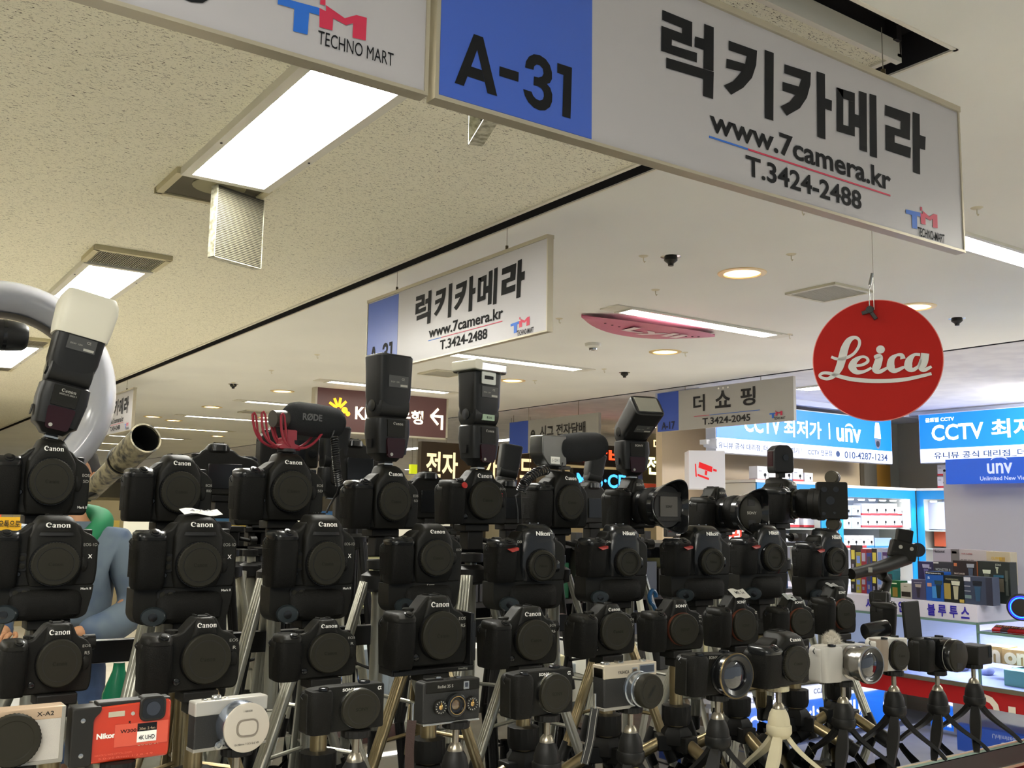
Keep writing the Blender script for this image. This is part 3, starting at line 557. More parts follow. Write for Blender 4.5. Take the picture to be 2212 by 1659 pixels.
# key: (kind, position, yaw, scale, width factor, label, extra lettering)
def badge(k, top, sub):
    W2 = {'dslr': 75, 'old': 76, 'pro': 79, 'grip': 75, 'r5': 68, 'r': 68, 'r7': 66, 'sony': 63}.get(k, 70); sh = {'dslr': 86, 'old': 84, 'pro': 88, 'grip': 86, 'r5': 77, 'r': 78, 'r7': 74, 'sony': 74}.get(k, 86)
    y = -20.2 if k in ('dslr', 'old', 'pro', 'grip') else -15
    if k in ('dslr', 'old', 'grip'): o = [(top, W2-7.5, sh-24, y, 4.4, 11, 0, .01, 1)]; o += [(sub, W2-7, sh-33, y, 4.4, 9, 0, .01, 1)] if sub else []
    elif k == 'pro': o = [(top, W2-12.5, sh-21, y, 4.6, 20, 0, .0, 1)]; o += [(sub, W2-12, sh-40, y, 6.4, 6.5, 0, .03, 0)] if sub else []
    else: o = [(top, W2-10, sh-13, y, 4.0, 12, 0, .0, 1)]; o += [(sub, W2-8.5, sh-23, y, 4.6, 7.5 if len(sub) > 1 else 5, 0, .01, 1)] if sub else []
    return o
# ---------------------------------------------------------------- the rows of cameras
ROWS = [
 ('1a', 'old', (.273, 1.66, 1.488), 0, 1.027, .90, 'leftmost camera of the top row, under the flash with milky diffuser cap', [('EOS', '5D'), 1]),
 ('1b', 'dslr', (.467, 1.66, 1.479), 0, .977, .95, 'black camera in the top row with nothing on its hot shoe', [('EOS', '80D'), 0]),
 ('1c', 'old', (.656, 1.66, 1.483), 0, 1.033, 1.02, 'black camera in the top row carrying the fuzzy microphone on a red mount', [('EOS', '5D'), 1]),
 ('1d', 'old', (.858, 1.66, 1.469), 0, 1.04, .92, 'black camera in the top row carrying the tall flash without any cap', [('EOS', '5D'), 0]),
 ('1e', 'r5', (1.061, 1.66, 1.479), 0, 1.112, 1.0, 'black camera in the top row with a red record button and red letter C', [('EOS', ''), 0]),
 ('1f', 'dslr', (1.27, 1.66, 1.473), 0, 1.06, .92, 'black camera in the top row carrying the long foam microphone and coiled cable', [None, 0]),
 ('1g', 'sonyb', (1.479, 1.66, 1.474), 4, 1.13, 1.0, 'black camera in the top row with tilted flash and petal hooded lens', [None, 0]),
 ('1h', 'sonyb', (1.742, 1.66, 1.465), 4, 1.10, 1.05, 'black camera in the top row whose lens cap shows white letters inside the petal hood', [None, 0]),
 ('1i', 'small_dslr', (1.975, 1.66, 1.488), 22, 1.137, 1.1, 'last black camera of the top row with ring light controller at its lens', [None, 0]),
 ('2a', 'pro', (.264, 1.54, 1.389), 0, .87, 1.06, 'large camera with vertical grip at the left edge of the second row', [('EOS-1D', 'X'), 1]),
 ('2b', 'pro', (.464, 1.54, 1.381), 0, .974, 1.0, 'large camera with vertical grip and a price slip on its top', [('EOS-1D', 'X'), 1]),
 ('2c', 'pro', (.67, 1.54, 1.378), 0, 1.022, .921, 'large camera with vertical grip, third from the left in the second row', [('EOS-1D', 'X'), 1]),
 ('2d', 'grip', (.882, 1.54, 1.378), 0, .92, 1.08, 'camera on an added battery grip, below the tall flash without a cap', [('EOS', ''), 0]),
 ('2e', 'nik', (1.108, 1.54, 1.374), -3, .965, 1.058, 'camera with red corner accent marked D3, leftmost with such an accent', [None, 0]),
 ('2f', 'nik', (1.325, 1.54, 1.378), -4, .931, 1.064, 'camera with red accent below the camera with the petal hood and tilted flash', [None, 0]),
 ('2g', 'nik', (1.562, 1.54, 1.375), -5, .954, 1.10, 'third camera with red accent, above the blue clip in the second row', [None, 0]),
 ('2h', 'nik2', (1.761, 1.54, 1.374), -5, 1.013, 1.034, 'fourth camera with red accent, on a battery grip beside a red glowing sign', [None, 0]),
 ('2i', 'nik2', (1.984, 1.54, 1.363), -5, 1.024, 1.022, 'last camera with red accent at the right end of the second row', [None, 0]),
 ('3a', 'r5', (.251, 1.385, 1.268), 0, .883, .897, 'mirrorless camera marked R5 at the left edge of the third row', [('EOS', 'R5'), 0]),
 ('3b', 'r', (.432, 1.385, 1.256), 0, .994, .994, 'mirrorless camera marked R with a big cap, above the red compact', [('EOS', 'R'), 0]),
 ('3c', 'r', (.615, 1.385, 1.258), 0, .85, 1.12, 'mirrorless camera marked R, third from the left in the third row', [('EOS', 'R'), 0]),
 ('3d', 'r5', (.801, 1.385, 1.262), 0, 1.109, .96, 'mirrorless camera marked R5 held in a black metal cage', [('EOS', 'R5'), 0]),
 ('3e', 'r5', (.984, 1.385, 1.249), 0, .993, 1.093, 'mirrorless camera marked R6 in the third row', [('EOS', 'R6'), 0]),
 ('3f', 'r7', (1.165, 1.385, 1.254), 0, .986, 1.097, 'mirrorless camera marked R7, above the silver and black film camera', [('EOS', 'R7'), 0]),
 ('3g', 'sony', (1.337, 1.385, 1.252), -8, .974, 1.1, 'mirrorless camera with copper mount ring, leftmost with such a ring', [None, 0]),
 ('3h', 'sony', (1.502, 1.385, 1.25), -5, 1.011, .95, 'copper ringed mirrorless camera with a handwritten slip on top', [None, 0]),
 ('3i', 'sony', (1.677, 1.385, 1.252), -5, .899, 1.1, 'copper ringed mirrorless camera with a grey tape strip on its finder', [None, 0]),
 ('3j', 'sony', (1.818, 1.385, 1.256), -5, 1.04, .88, 'copper ringed mirrorless camera at the right end, above the silver cameras', [None, 0]),
 ('4d', 'nex', (.591, 1.23, 1.215), 0, .865, 1.092, 'flat black camera with a large cap between the silver zoom and the old black camera', [None, 0]),
 ('4f', 'nex', (.911, 1.23, 1.203), 0, .983, 1.015, 'flat black camera on mini tripod, left of the silver and black film camera', [None, 0]),
 ('4i', 'small_dslr', (1.453, 1.23, 1.201), 0, .96, 1.112, 'black camera with ribbed cap in the front row on the cream mini tripod', [None, 0]),
]
CAMS = {}
TABLE = 1.025
for key, k, pos, yaw, s, wx, lab, (bd, mk2) in ROWS:
    t = spawn(k, 'camera', lab, pos, yaw, s, wx, group={'1': 'cameras of the top row', '2': 'cameras of the second row', '3': 'cameras of the third row', '4': 'cameras of the front row'}[key[0]])
    CAMS[key] = t; it = []
    if k in CANON:
        w_, x, z, y, h, wd, tl_ = CANON[k]; it.append((w_, x, z, y, h, wd, tl_, .035, 0))
    if k in ('sonyb',): it = [('SONY', 10, 84, -20.8, 5, 22, 0, .02, 1)]
    if k == 'nex': it = [('SONY', 3, 60.5, -13.4, 4.4, 19, 0, .03, 0), ('α', 51, 59, -13.4, 5.5, 6, 0, .02, 0)]
    if bd: it += badge(k, *bd)
    if mk2: it += [('Mark II', 66 if k == 'old' else 64, 12 if k == 'old' else -4, -20.2, 3.6, 15, 0, .02, 0)]
    if key == '1e': pass
    if key == '2e': it += [('D3', -30, 78, -30, 5, 9, 0, .02, 1)]
    if key == '2f': it += [('D4s', -28, 76, -30, 5, 11, 0, .02, 1)]
    if k == 'sony': it += [('α', 55, 62, -15, 5.5, 6, 0, .02, 1)]+([('7s', 55, 53, -15, 4, 6, 0, .01, 1)] if key == '3g' else [])
    if k == 'grip' : it += [('Canon', 10, -3, -20.6, 3.6, 15, 0, .02, 1)]
    letter(t, it)
def sub(parent, name, b, **k): return b.build(name, parent, **k)
# details that only one camera has
t = CAMS['1e']; b = mm(); b.lathe([(5.5, 0), (5.5, 2), (.01, 2.6)], mat('red_button', 'a8201e', .35), T(-41, -41.5, 67) @ RX(radians(72)), 20); sub(t, 'record_button', b)
b = mm(); b.text('C', 6.5, mat('red_letter', 'c0262c', .4), T(55, -15.2, 53) @ FRONT, .04); sub(t, 'red_letter', b, smooth=False)
def slip(parent, x, y, z, w_, d_, txt, rz, col='d9d6ca', tilt=0):
    b = MB(mmS @ T(x, y, z) @ RZ(radians(rz)) @ RX(radians(tilt))); pm = mat('paper_'+col, col, .8)
    rs = []
    for i in range(7):
        xx = -w_/2+w_*i/6; zz = 2.2*sin(i*1.1)
        rs.append([(xx, -d_/2, zz), (xx, d_/2, zz), (xx, d_/2, zz+.4), (xx, -d_/2, zz+.4)])
    b.rings(rs, pm)
    if txt: b.text(txt, d_*.34, mInk, T(0, 0, 2.9), .01, w=w_*.6)
    return b.build('price_slip', parent)
slip(CAMS['2b'], 20, -12, 118, 62, 26, '4-AA', 4, 'e4e2da', 18); slip(CAMS['3h'], 8, -16, 100, 44, 26, 'ME 5x', 4, 'b5b2a8', 35); slip(CAMS['3i'], -8, -10, 96, 22, 28, '', -12, 'a9adab', 24); slip(CAMS['3j'], -2, -4, 98, 24, 20, '', -6, '8f8f8c', 20)
# black cage round one camera
b = mm(); A = mat('anodised_black', (.012, .012, .012), .3, .3)
b.box(-60, 76, -22, 20, -9, -2, A); b.box(70, 77, -20, 20, -2, 72, A); b.box(72, 79, -21, 12, 4, 60, A); b.box(-62, -50, -20, 20, -9, 4, A)
o = sub(CAMS['3d'], 'cage_frame', b, bevel=.0012); b = mm(); b.text('SmallRig', 3.2, mLetD, T(56, -22.3, -5.5) @ FRONT, .0, w=16); sub(o, 'cage_lettering', b, smooth=False)
# ---------------------------------------------------------------- lenses
def lens(parent, x, z, y, prof, mats_, hood=None, cap=None, name='lens'):
    """prof: list of bands (length, radius); built along -y"""
    M = T(x, y, z) @ RX(pi/2); L = 0
    b = mm()
    for i, (dl, r, m_) in enumerate(prof):
        b.lathe([(r-1.2, L), (r, L+.8), (r, L+dl-.8), (r-1.2, L+dl)], m_, M, 56, rib=((1, 2), .6) if m_ is mGrip else None); L += dl
    o = b.build(name, parent, ang=50)
    if hood:
        r0, r1, l0, amp = hood; n = 64; b = mm(); rs = []
        for (ra, ea, off) in ((r0, 0, 0), (r1, 1, 0), (r1-2, 1, -.1), (r0-1, 0, 0)):
            ring = []
            for j in range(n):
                a = 2*pi*j/n; ll = (l0+amp*cos(2*(a-pi/2)))*ea; rr = ra
                ring.append((rr*cos(a), rr*sin(a), L-6+ll))
            rs.append(ring)
        b.rings(rs, mGloss, M, closed=True); b.build('lens_hood', o, ang=60)
    return o, L
rb = [(8, 33, mGloss), (16, 34, mGrip), (10, 36, mGloss), (22, 37, mGrip), (14, 37.5, mGloss), (8, 40, mGloss)]
o, L = lens(CAMS['1g'], 12, 42, -12, rb, 0, hood=(41, 51, 26, 12))
b = mm(); b.box(-24, 24, -.6, .6, -19, 19, mat('smoked_insert', (.055, .048, .036), .5), T(12, -12-L-3, 42)); b.text('SONY', 5, mCapT, T(12, -12-L-3.8, 42) @ FRONT, .01); sub(o, 'rectangular_cap', b, smooth=False)
b = mm(); b.lathe([(39, -14), (39, -12), (.01, -12)], mDk, T(12, -12-L-14, 42) @ RX(pi/2), 48); b.box(-34, 34, -1, 3, -28, -19.5, mBody, T(12, -12-L-3, 42)); b.box(-34, 34, -1, 3, 19.5, 28, mBody, T(12, -12-L-3, 42)); sub(o, 'hood_lining', b)
o, L = lens(CAMS['1h'], 12, 42, -12, rb, 0, hood=(41, 51, 26, 12))
def front_cap(parent, x, z, y, r, word, m_=mCap):
    M = T(x, y, z) @ RX(pi/2); b = mm(); b.lathe([(r, 0), (r, 4), (r-1.5, 5), (.01, 5)], m_, M, 56); c = b.build('front_cap', parent)
    b = mm()
    for k in (-1, 1): b.box(-r*.32, r*.32, -5.6, -4.6, min(k*r*.42, k*r*.8), max(k*r*.42, k*r*.8), mDk, T(x, y, z))
    b.build('pinch_recess', c, smooth=False)
    if word: b = mm(); b.text(word, r*.17, mLetD, T(x, y-5.8, z) @ FRONT, .02, w=r*.85); b.build('cap_lettering', c, smooth=False)
front_cap(o, 12, 42, -12-L+1, 35, 'SONY')
# last camera: long dark lens with the round-flash controller
o, L = lens(CAMS['1i'], 10, 43, -26, [(20, 31, mGloss), (26, 32, mGrip), (14, 34, mBody), (12, 36, mBody)], 0)
b = mm(); b.prism(rpoly([(-32, -36), (32, -36), (32, 44), (-32, 44)], 5), -15, 15, mBody, T(14, -26-L-16, 46) @ RZ(radians(-68))); c = sub(o, 'controller', b, bevel=.002)
b = mm()
for (x, z, r) in ((-16, 28, 6), (8, 28, 6), (-4, 4, 9), (-18, -24, 4), (4, -22, 3)): b.lathe([(r, 0), (r, 1.6), (.01, 2)], mGloss, T(14, -26-L-16, 46) @ RZ(radians(-68)) @ T(x, -15, z) @ RX(pi/2), 18)
sub(c, 'controller_buttons', b)
b = mm()
for zz in (-46, 54):
    for i in range(7): b.lathe([(15 if i % 2 else 12, 0), (15 if i % 2 else 12, 3.2)], mat('reel_metal', (.09, .08, .06), .35, .6), T(8+3*i, -26-L-18, 46+zz) @ RY(pi/2), 24)
sub(o, 'knurled_reel', b)
# ---------------------------------------------------------------- flashes
mFl = mat('flash_black', (.0115, .0115, .011), .4, spec=.32); mWin = mat('infrared_window', (.022, .004, .006), .16, spec=.35); mMilk = mat('milky_diffuser', 'dcd8c6', .45); mPlate = mat('spec_plate', (.055, .056, .054), .5)
def flash(label, pos, s=1, yaw=0, lean=0, head=(0, 0), brand='Canon', dif=None, window=True, sub_='', cat='flash'):
    t = thing('flash_unit', label, cat, pos, 0, 'flash units on the cameras'); t.rotation_euler = (0, radians(lean), radians(yaw)); t.scale = (s, s, s)
    b = mm(); b.box(-10, 10, -10, 10, 0, 3, mSteel); b.box(-9, 9, -9, 9, 3, 8, mFl); sub(t, 'foot', b)
    b = mm(); loft(b, [(6, 0, 17, -16, 16, 4), (14, 0, 24, -22, 20, 4), (20, 0, 33, -27, 24, 4.5), (60, 0, 38, -30, 27, 5), (84, 0, 37, -29, 26, 5), (87, 0, 34, -26, 24, 5)], mFl); sub(t, 'body', b, ang=35)
    if window:
        b = mm(); b.prism(rpoly([(-17, 12), (17, 12), (21, 48), (-21, 48)], 5), -31.5, -27, mWin); i = sub(t, 'red_window', b)
        b = mm(); b.lathe([(3, 0), (3, 1), (.01, 1.4)], mLetD, T(-10, -31.6, 18) @ RX(pi/2), 12); sub(i, 'sensor_dot', b)
    b = mm(); b.box(-39, -37.5, -8, 6, 30, 46, mDk); b.box(-38.8, -37, -4, 3, 33, 43, mPlate); sub(t, 'side_socket', b)
    b = mm(); b.prism(rpoly([(-19, 50), (19, 50), (20, 82), (-20, 82)], 2), -31, -27, mBody); sub(t, 'front_plate', b)
    hd = T(0, 0, 108) @ RX(radians(head[0])) @ RZ(radians(head[1]))
    b = MB(mmS @ T(0, 0, 108)); b.lathe([(24, -33), (27, -31), (27, 31), (24, 33)], mFl, RY(pi/2), 40); sub(t, 'hinge', b)
    b = MB(mmS @ hd); loft(b, [(0, 0, 34, -27, 26, 5), (18, 0, 37, -29, 27, 6), (60, 0, 38, -30, 28, 6), (92, 0, 39, -31, 30, 6), (95, 0, 37, -29, 28, 6)], mFl); h = sub(t, 'head', b, ang=35)
    b = MB(mmS @ hd); b.box(-33, 33, -25, 24, 94.5, 96.5, mGlassB); b.box(-30, 30, -22, 21, 96.4, 97, mat('fresnel_lens', 'a8a69a', .2, .4)); sub(h, 'flash_window', b, bevel=.002)
    b = MB(mmS @ hd); b.box(-20, 24, -30.8, -29, 34, 56, mPlate); b.text('CE', 4, mLetD, T(12, -31, 50) @ FRONT, .0); b.text('DC6V  12W', 2.6, mLetD, T(-6, -31, 44) @ FRONT, 0); b.box(6, 22, -31.1, -30.6, 36, 40, mLetD); sub(h, 'spec_label', b, smooth=False)
    b = MB(mmS @ T(0, 0, 108)); b.lathe([(11, 0), (11, 3), (.01, 3.4)], mGloss, T(-33, 0, 0) @ RY(-pi/2), 24); sub(t, 'tilt_button', b)
    if brand: b = mm(); (b.serif(5.4, 22, mLetD, T(3, -31.8, 75) @ FRONT) if brand == 'Canon' else b.text(brand, 5, mLetD, T(3, -31.8, 75) @ FRONT, .03, w=22)); sub_ and b.text(sub_, 2.6, mLetD, T(3, -31.8, 69) @ FRONT, .0, w=26); sub(t, 'lettering', b, smooth=False)
    if dif == 'milky':
        b = MB(mmS @ hd); loft(b, [(58, 0, 41, -33, 31, 6), (72, 0, 43, -35, 33, 6), (108, 0, 45, -37, 35, 6), (122, 0, 43, -33, 32, 6), (132, 0, 38, -26, 27, 6)], mMilk); sub(h, 'diffuser_cap', b, ang=30)
    if dif == 'clear':
        b = MB(mmS @ hd); g = glassy('clear_plastic', 'd8dccf', .12, .1); b.box(-44, 44, -36, 34, 84, 106, g); sub(h, 'clear_cap', b, bevel=.004)
        b = MB(mmS @ hd); b.prism(rpoly([(-45, 88), (-26, 88), (-26, 108), (-45, 108)], 4), -37, 35, mMilk); b.box(-26, 45, -37, -35.5, 103, 106, mMilk); b.box(-26, 45, 33.5, 35, 103, 106, mMilk); sub(h, 'cap_corner', b)
        b = MB(mmS @ hd); b.prism(rpoly([(-24, 60), (14, 60), (14, 86), (-24, 86)], 3), -34, -31.5, mat('bracket_grey', 'a9aba4', .35, .6)); b.box(-17, 7, -34.6, -33.5, 70, 77, mDk); sub(h, 'metal_bracket', b)
        b = MB(mmS); b.prism(rpoly([(-14, 96), (17, 96), (17, 108), (-14, 108)], 1), -29.3, -24, mat('green_slip', '9fb59b', .6)); b.text('중고상', 5, mInk, T(2, -29.6, 102) @ FRONT, .02); sub(t, 'price_sticker', b, smooth=False)
    return t
def shoe(key, x, z, y=4):          # point above a camera's hot shoe
    t = CAMS[key]; bpy.context.view_layer.update(); return t.matrix_world @ Vector((x*.001, y*.001, z*.001))
flash('flash with milky white diffuser cap leaning right in front of the ring light', shoe('1a', 13, 115), .98, 0, 11, dif='milky', sub_='SPEEDLITE 580EX II')
flash('tall bare flash standing under the second shop sign', shoe('1d', 13, 115), 1.02, 8)
flash('flash with a clear plastic cap and a green slip on its head', shoe('1e', 15, 99), 1.0, 10, dif='clear')
flash('flash with its head tilted forward, showing the flash window', shoe('1g', 10, 98), .95, -12, head=(52, 0), brand='SONY')
# small commander on the last camera
t = thing('flash_commander', 'small black commander unit standing on the last camera of the top row', 'flash', shoe('1i', 10, 100, -4), radians(-20)); b = mm(); b.box(-9, 9, -9, 9, 0, 14, mFl); sub(t, 'foot', b, bevel=.001)
b = mm(); b.prism(rpoly([(-26, 12), (26, 12), (28, 24), (27, 70), (14, 82), (-14, 82), (-27, 70), (-28, 24)], 5), -20, 18, mFl); sub(t, 'body', b, bevel=.003)
b = mm(); b.lathe([(8, 0), (8, 2), (.01, 2)], mGloss, T(4, -20, 50) @ RX(pi/2), 24); sub(t, 'round_button', b)
b = mm(); b.box(-28.6, -27, -14, 12, 28, 66, mWin); sub(t, 'red_window', b)
# ---------------------------------------------------------------- microphones
mFoam = mat('foam_black', (.012, .013, .014), .95, bump=(1500, 1.0)); mRyc = mat('shock_mount_red', '8e2230', .45); mCab = mat('cable_black', (.01, .01, .01), .4)
P = shoe('1c', 13, 116); t = thing('microphone', 'black fuzzy capsule microphone on a red shock mount', 'microphone', P, radians(12)); MIC = t
b = mm(); b.lathe([(.01, -62), (18, -60), (26, -52), (29.5, -38), (30.5, 0), (29.5, 40), (26, 52), (18, 60), (.01, 63)], mFoam, T(62, 4, 62) @ RY(pi/2+.04), 40); w1 = sub(t, 'foam_cover', b, ang=60)
b = mm(); b.text('RØDE', 13, mat('letter_grey', (.10, .10, .10), .7), T(37, -26.8, 64) @ FRONT, .035, w=42); sub(w1, 'lettering', b, smooth=False)
b = mm(); b.cyl((-26, 4, 58), (2, 4, 60), 15, mat('barrel_taupe', (.05, .045, .036), .4), n=28); sub(t, 'barrel', b)
for k, (x0, yy) in enumerate(((-60, -14), (-58, 18), (-22, -16), (-20, 20))):
    b = mm(); pts = []
    for i in range(15):
        a = i/14; pts.append((x0+9*a+(62 if k < 2 else 38)*a**2.6, yy*(1-a*.5), 64-62*sin(a*pi/2)**.9+4*a))
    b.tube(pts, 2.4, mRyc, 8); b.tube([pts[0], (pts[0][0]+3, yy, pts[0][2]+3), (pts[0][0]+7, yy, 62), (pts[3][0]+9, yy, 34), (pts[6][0]+9, yy*.8, 18), (pts[9][0]+8, yy*.7, 10)], 2, mRyc, 8); sub(t, 'lyre_arm', b)
for k, yy in enumerate((-14, 16)):
    b = mm(); pts = [(20+50*a, yy*(1-.2*a), 8+30*a**2.2) for a in [i/10 for i in range(11)]]; b.tube(pts, 2.4, mRyc, 8); sub(t, 'lyre_arm', b)
b = mm(); b.prism(rpoly([(-20, 6), (30, 6), (24, 12), (12, 15), (10, 26), (-6, 26), (-8, 15), (-20, 11)], 2), -12, 14, mRyc); b.box(-2, 18, -9, 10, 22, 40, mRyc); sub(t, 'red_bracket', b, bevel=.001)
b = mm(); b.lathe([(15, 0), (16, 1), (16, 6), (10, 7), (.01, 7)], mBlk, T(3, 0, 0), 28); sub(t, 'shoe_nut', b)
def coil(name, pts, turns, rc, r, parent=None, label=None):
    b = MB(); P_ = [Vector(p) for p in pts]; n = turns*10; out = []
    def at_(f):
        f *= len(P_)-1; i = min(int(f), len(P_)-2); return P_[i].lerp(P_[i+1], f-i)
    for i in range(n+1):
        c = at_(i/n); d = (at_(min(1, i/n+.02))-at_(max(0, i/n-.02))).normalized(); a = d.cross(Vector((.3, 1, .2))).normalized(); e = d.cross(a)
        out.append(c+a*rc*cos(i*2*pi/10)+e*rc*sin(i*2*pi/10))
    b.tube(out, r, mCab, 6); o = b.build(name, parent); return o
def rel(p, u, v, y): return py(u, v, y)
cp = [py(722, 945, 1.66), py(725, 985, 1.65), py(728, 1015, 1.65), py(733, 1050, 1.66)]
o = coil('coiled_cable', cp, 24, .0058, .0019); tag(o, 'coiled black cable hanging below the fuzzy microphone', 'cable')
b = MB(); b.tube([py(722, 930, 1.66), py(716, 945, 1.66), py(722, 960, 1.66)], .0018, mCab); b.tube([py(733, 1050, 1.66), py(728, 1066, 1.67), py(712, 1092, 1.68), py(705, 1108, 1.68)], .002, mCab); o2 = b.build('cable_ends', o)
P = shoe('1f', 13, 116); t = thing('microphone', 'long black foam microphone with silver rear box over the top row', 'microphone', P, radians(14), s=1.22)
b = mm(); b.lathe([(.01, -72), (14, -70), (21, -62), (25, -45), (27, 0), (25, 50), (21, 62), (13, 70), (.01, 72)], mFoam, T(58, 0, 42) @ RY(radians(84)), 40); sub(t, 'foam_cover', b, ang=60)
b = mm(); b.prism(rpoly([(-62, 22), (-44, 4), (4, 4), (4, 58), (-62, 56)], 5), -15, 15, mat('brushed_grey', (.16, .16, .15), .25, .8)); c = sub(t, 'rear_box', b, bevel=.002)
b = mm(); b.box(-40, -16, -15.8, -15, 8, 20, mLet); b.text('E-1234 11', 5, mInk, T(-27, -16, 14) @ FRONT, .0, w=20); sub(c, 'price_sticker', b, smooth=False)
b = mm(); b.box(-12, 22, -10, 12, 0, 6, mBlk); b.box(-6, 10, -8, 8, 6, 14, mBlk); sub(t, 'shoe_mount', b, bevel=.001)
cp = [py(1180, 1015, 1.62), py(1160, 1020, 1.6), py(1142, 1032, 1.6), py(1132, 1045, 1.6), py(1125, 1062, 1.61)]
o = coil('coiled_cable', cp, 16, .009, .0018); tag(o, 'springy coiled cable looping left of the long foam microphone', 'cable')
b = MB(); b.tube([py(1215, 1000, 1.63), py(1212, 1018, 1.62), py(1180, 1015, 1.62)], .0016, mCab); b.tube([py(1125, 1062, 1.61), py(1113, 1072, 1.6), py(1118, 1100, 1.6), py(1119, 1130, 1.6)], .0016, mCab); b.build('cable_ends', o)
# ---------------------------------------------------------------- front row: compacts
def base(u, v, y): return py(u, v, y)
def simple(label, u, v, y=1.23, yaw=0, s=1, group='cameras of the front row', name='camera'):
    t = thing(name, label, 'camera', py(u, v, y), 0, group); t.rotation_euler = (0, 0, radians(yaw)); t.scale = (s, s, s); return t
mWhiteL = mat('leatherette_white', 'b7b2aa', .6, bump=(900, .4)); mGold = mat('champagne', 'c3a98d', .4, .3); mBlkL = mat('leatherette_black', (.014, .014, .013), .55, bump=(1200, .6))
# a: silver and white body, left edge
t = simple('white and silver camera cut off at the lower left corner', 14, 1655, s=.92); CAMS['4a'] = t
b = mm(); b.prism(rpoly([(-58, 0), (58, 0), (58, 66), (-58, 66)], [5, 5, 4, 4]), -13, 14, mWhiteL); sub(t, 'body', b, bevel=.002)
b = mm(); b.box(-58.3, 58.3, -13.6, 14.4, 52, 66.4, mGold); sub(t, 'top_plate', b, bevel=.0015); b = mm(); b.box(-58, 58.6, -13.8, 14.6, 0, 5, mSilD); sub(t, 'base_plate', b, bevel=.0012)
b = mm(); b.box(54, 59, -13.9, 14.7, 2, 66, mSilD); sub(t, 'side_trim', b, bevel=.001)
b = mm(); b.text('X-A2', 5, mInk, T(36, -14, 59) @ FRONT, .01, w=19); sub(t, 'lettering', b, smooth=False)
b = mm(); M = T(2, -13, 32) @ RX(pi/2); b.lathe([(31, 0), (31, 6), (29, 8), (23, 8), (22, 7), (.01, 7)], mCap, M, 80, rib=((0, 1), .7)); sub(t, 'body_cap', b)
# b: red rugged compact
t = simple('red rugged compact with a black side grip and price tape', 254, 1640, s=1.0, yaw=0); CAMS['4b'] = t
mRedB = mat('red_paint', 'c03413', .3, coat=.6)
b = mm(); b.prism(rpoly([(-54, 0), (54, 0), (55, 8), (55, 62), (52, 66), (-54, 62)], 5), -11, 11, mRedB); sub(t, 'body', b, bevel=.003)
b = mm(); b.prism(rpoly([(-56, -1), (-32, -1), (-32, 50), (-24, 58), (-24, 64), (-56, 64)], 4), -15, 12, mBlk); g_ = sub(t, 'grip', b, bevel=.002)
for z in (12, 50): b = mm(); b.lathe([(2.6, 0), (2.6, .8), (.01, 1)], mSteel, T(-44, -15.4, z) @ RX(pi/2), 14); sub(g_, 'screw', b)
b = mm(); b.box(-28, 54, -10, 11.5, 61, 67, mBlk); sub(t, 'top_plate', b, bevel=.0015)
b = mm(); b.prism(rpoly([(18, 42), (48, 42), (48, 70), (18, 70)], 9, 6), -14, 6, mBlk); i = sub(t, 'lens_housing', b, bevel=.0015)
b = mm(); b.prism(rpoly([(21, 45), (45, 45), (45, 67), (21, 67)], 6, 6), -14.4, -13.8, mGloss); b.lathe([(8, 0), (8, .8), (.01, .8)], mGlassB, T(33, -14.5, 56) @ RX(pi/2), 24); sub(i, 'lens_window', b)
b = mm(); b.box(-16, 2, -11.8, -11, 50, 56, mat('flash_tube', 'b9b09a', .3)); sub(t, 'flash_window', b, bevel=.0006)
b = mm(); b.lathe([(2.2, 0), (2.2, .8), (.01, .8)], mLetD, T(11, -11.2, 52) @ RX(pi/2), 12); sub(t, 'lamp_window', b)
b = mm(); b.text('Nikon', 6.2, mLet, T(-17, -11.4, 30) @ FRONT, .04, w=21); b.text('COOLPIX', 4.2, mGold, T(30, -11.4, 17) @ FRONT, 0, w=24); b.text('NIKKOR 5x WIDE OPTICAL ZOOM', 2, mat('pale_red', 'e06a50', .5), T(-8, -11.4, 9) @ FRONT, 0, w=40); b.text('5.0-25.0mm 1:2.8-4.9', 2, mat('pale_red', 'e06a50', .5), T(6, -11.4, 5) @ FRONT, 0, w=60); b.text('W300', 4, mInk, T(7, -11.9, 33) @ FRONT, .02, w=18); b.text('s', 4, mInk, T(8, -11.4, 42) @ FRONT, .02); sub(t, 'lettering', b, smooth=False)
b = mm(); b.box(17, 39, -12.1, -11, 19, 31, mLet); b.box(17, 39, -12.1, -11, 31, 40, mInk); b.text('4K UHD', 5, mInk, T(28, -12.3, 24) @ FRONT, .02, w=18); b.text('30m 2.4m', 3, mGold, T(28, -12.3, 34) @ FRONT, .0, w=18); sub(t, 'sticker', b, smooth=False)
b = mm(); b.box(-8, 52, -11.7, -11.1, 16, 41, mat('tape_film', 'd4553c', .3, coat=.5)); sub(t, 'clear_tape', b, smooth=False)
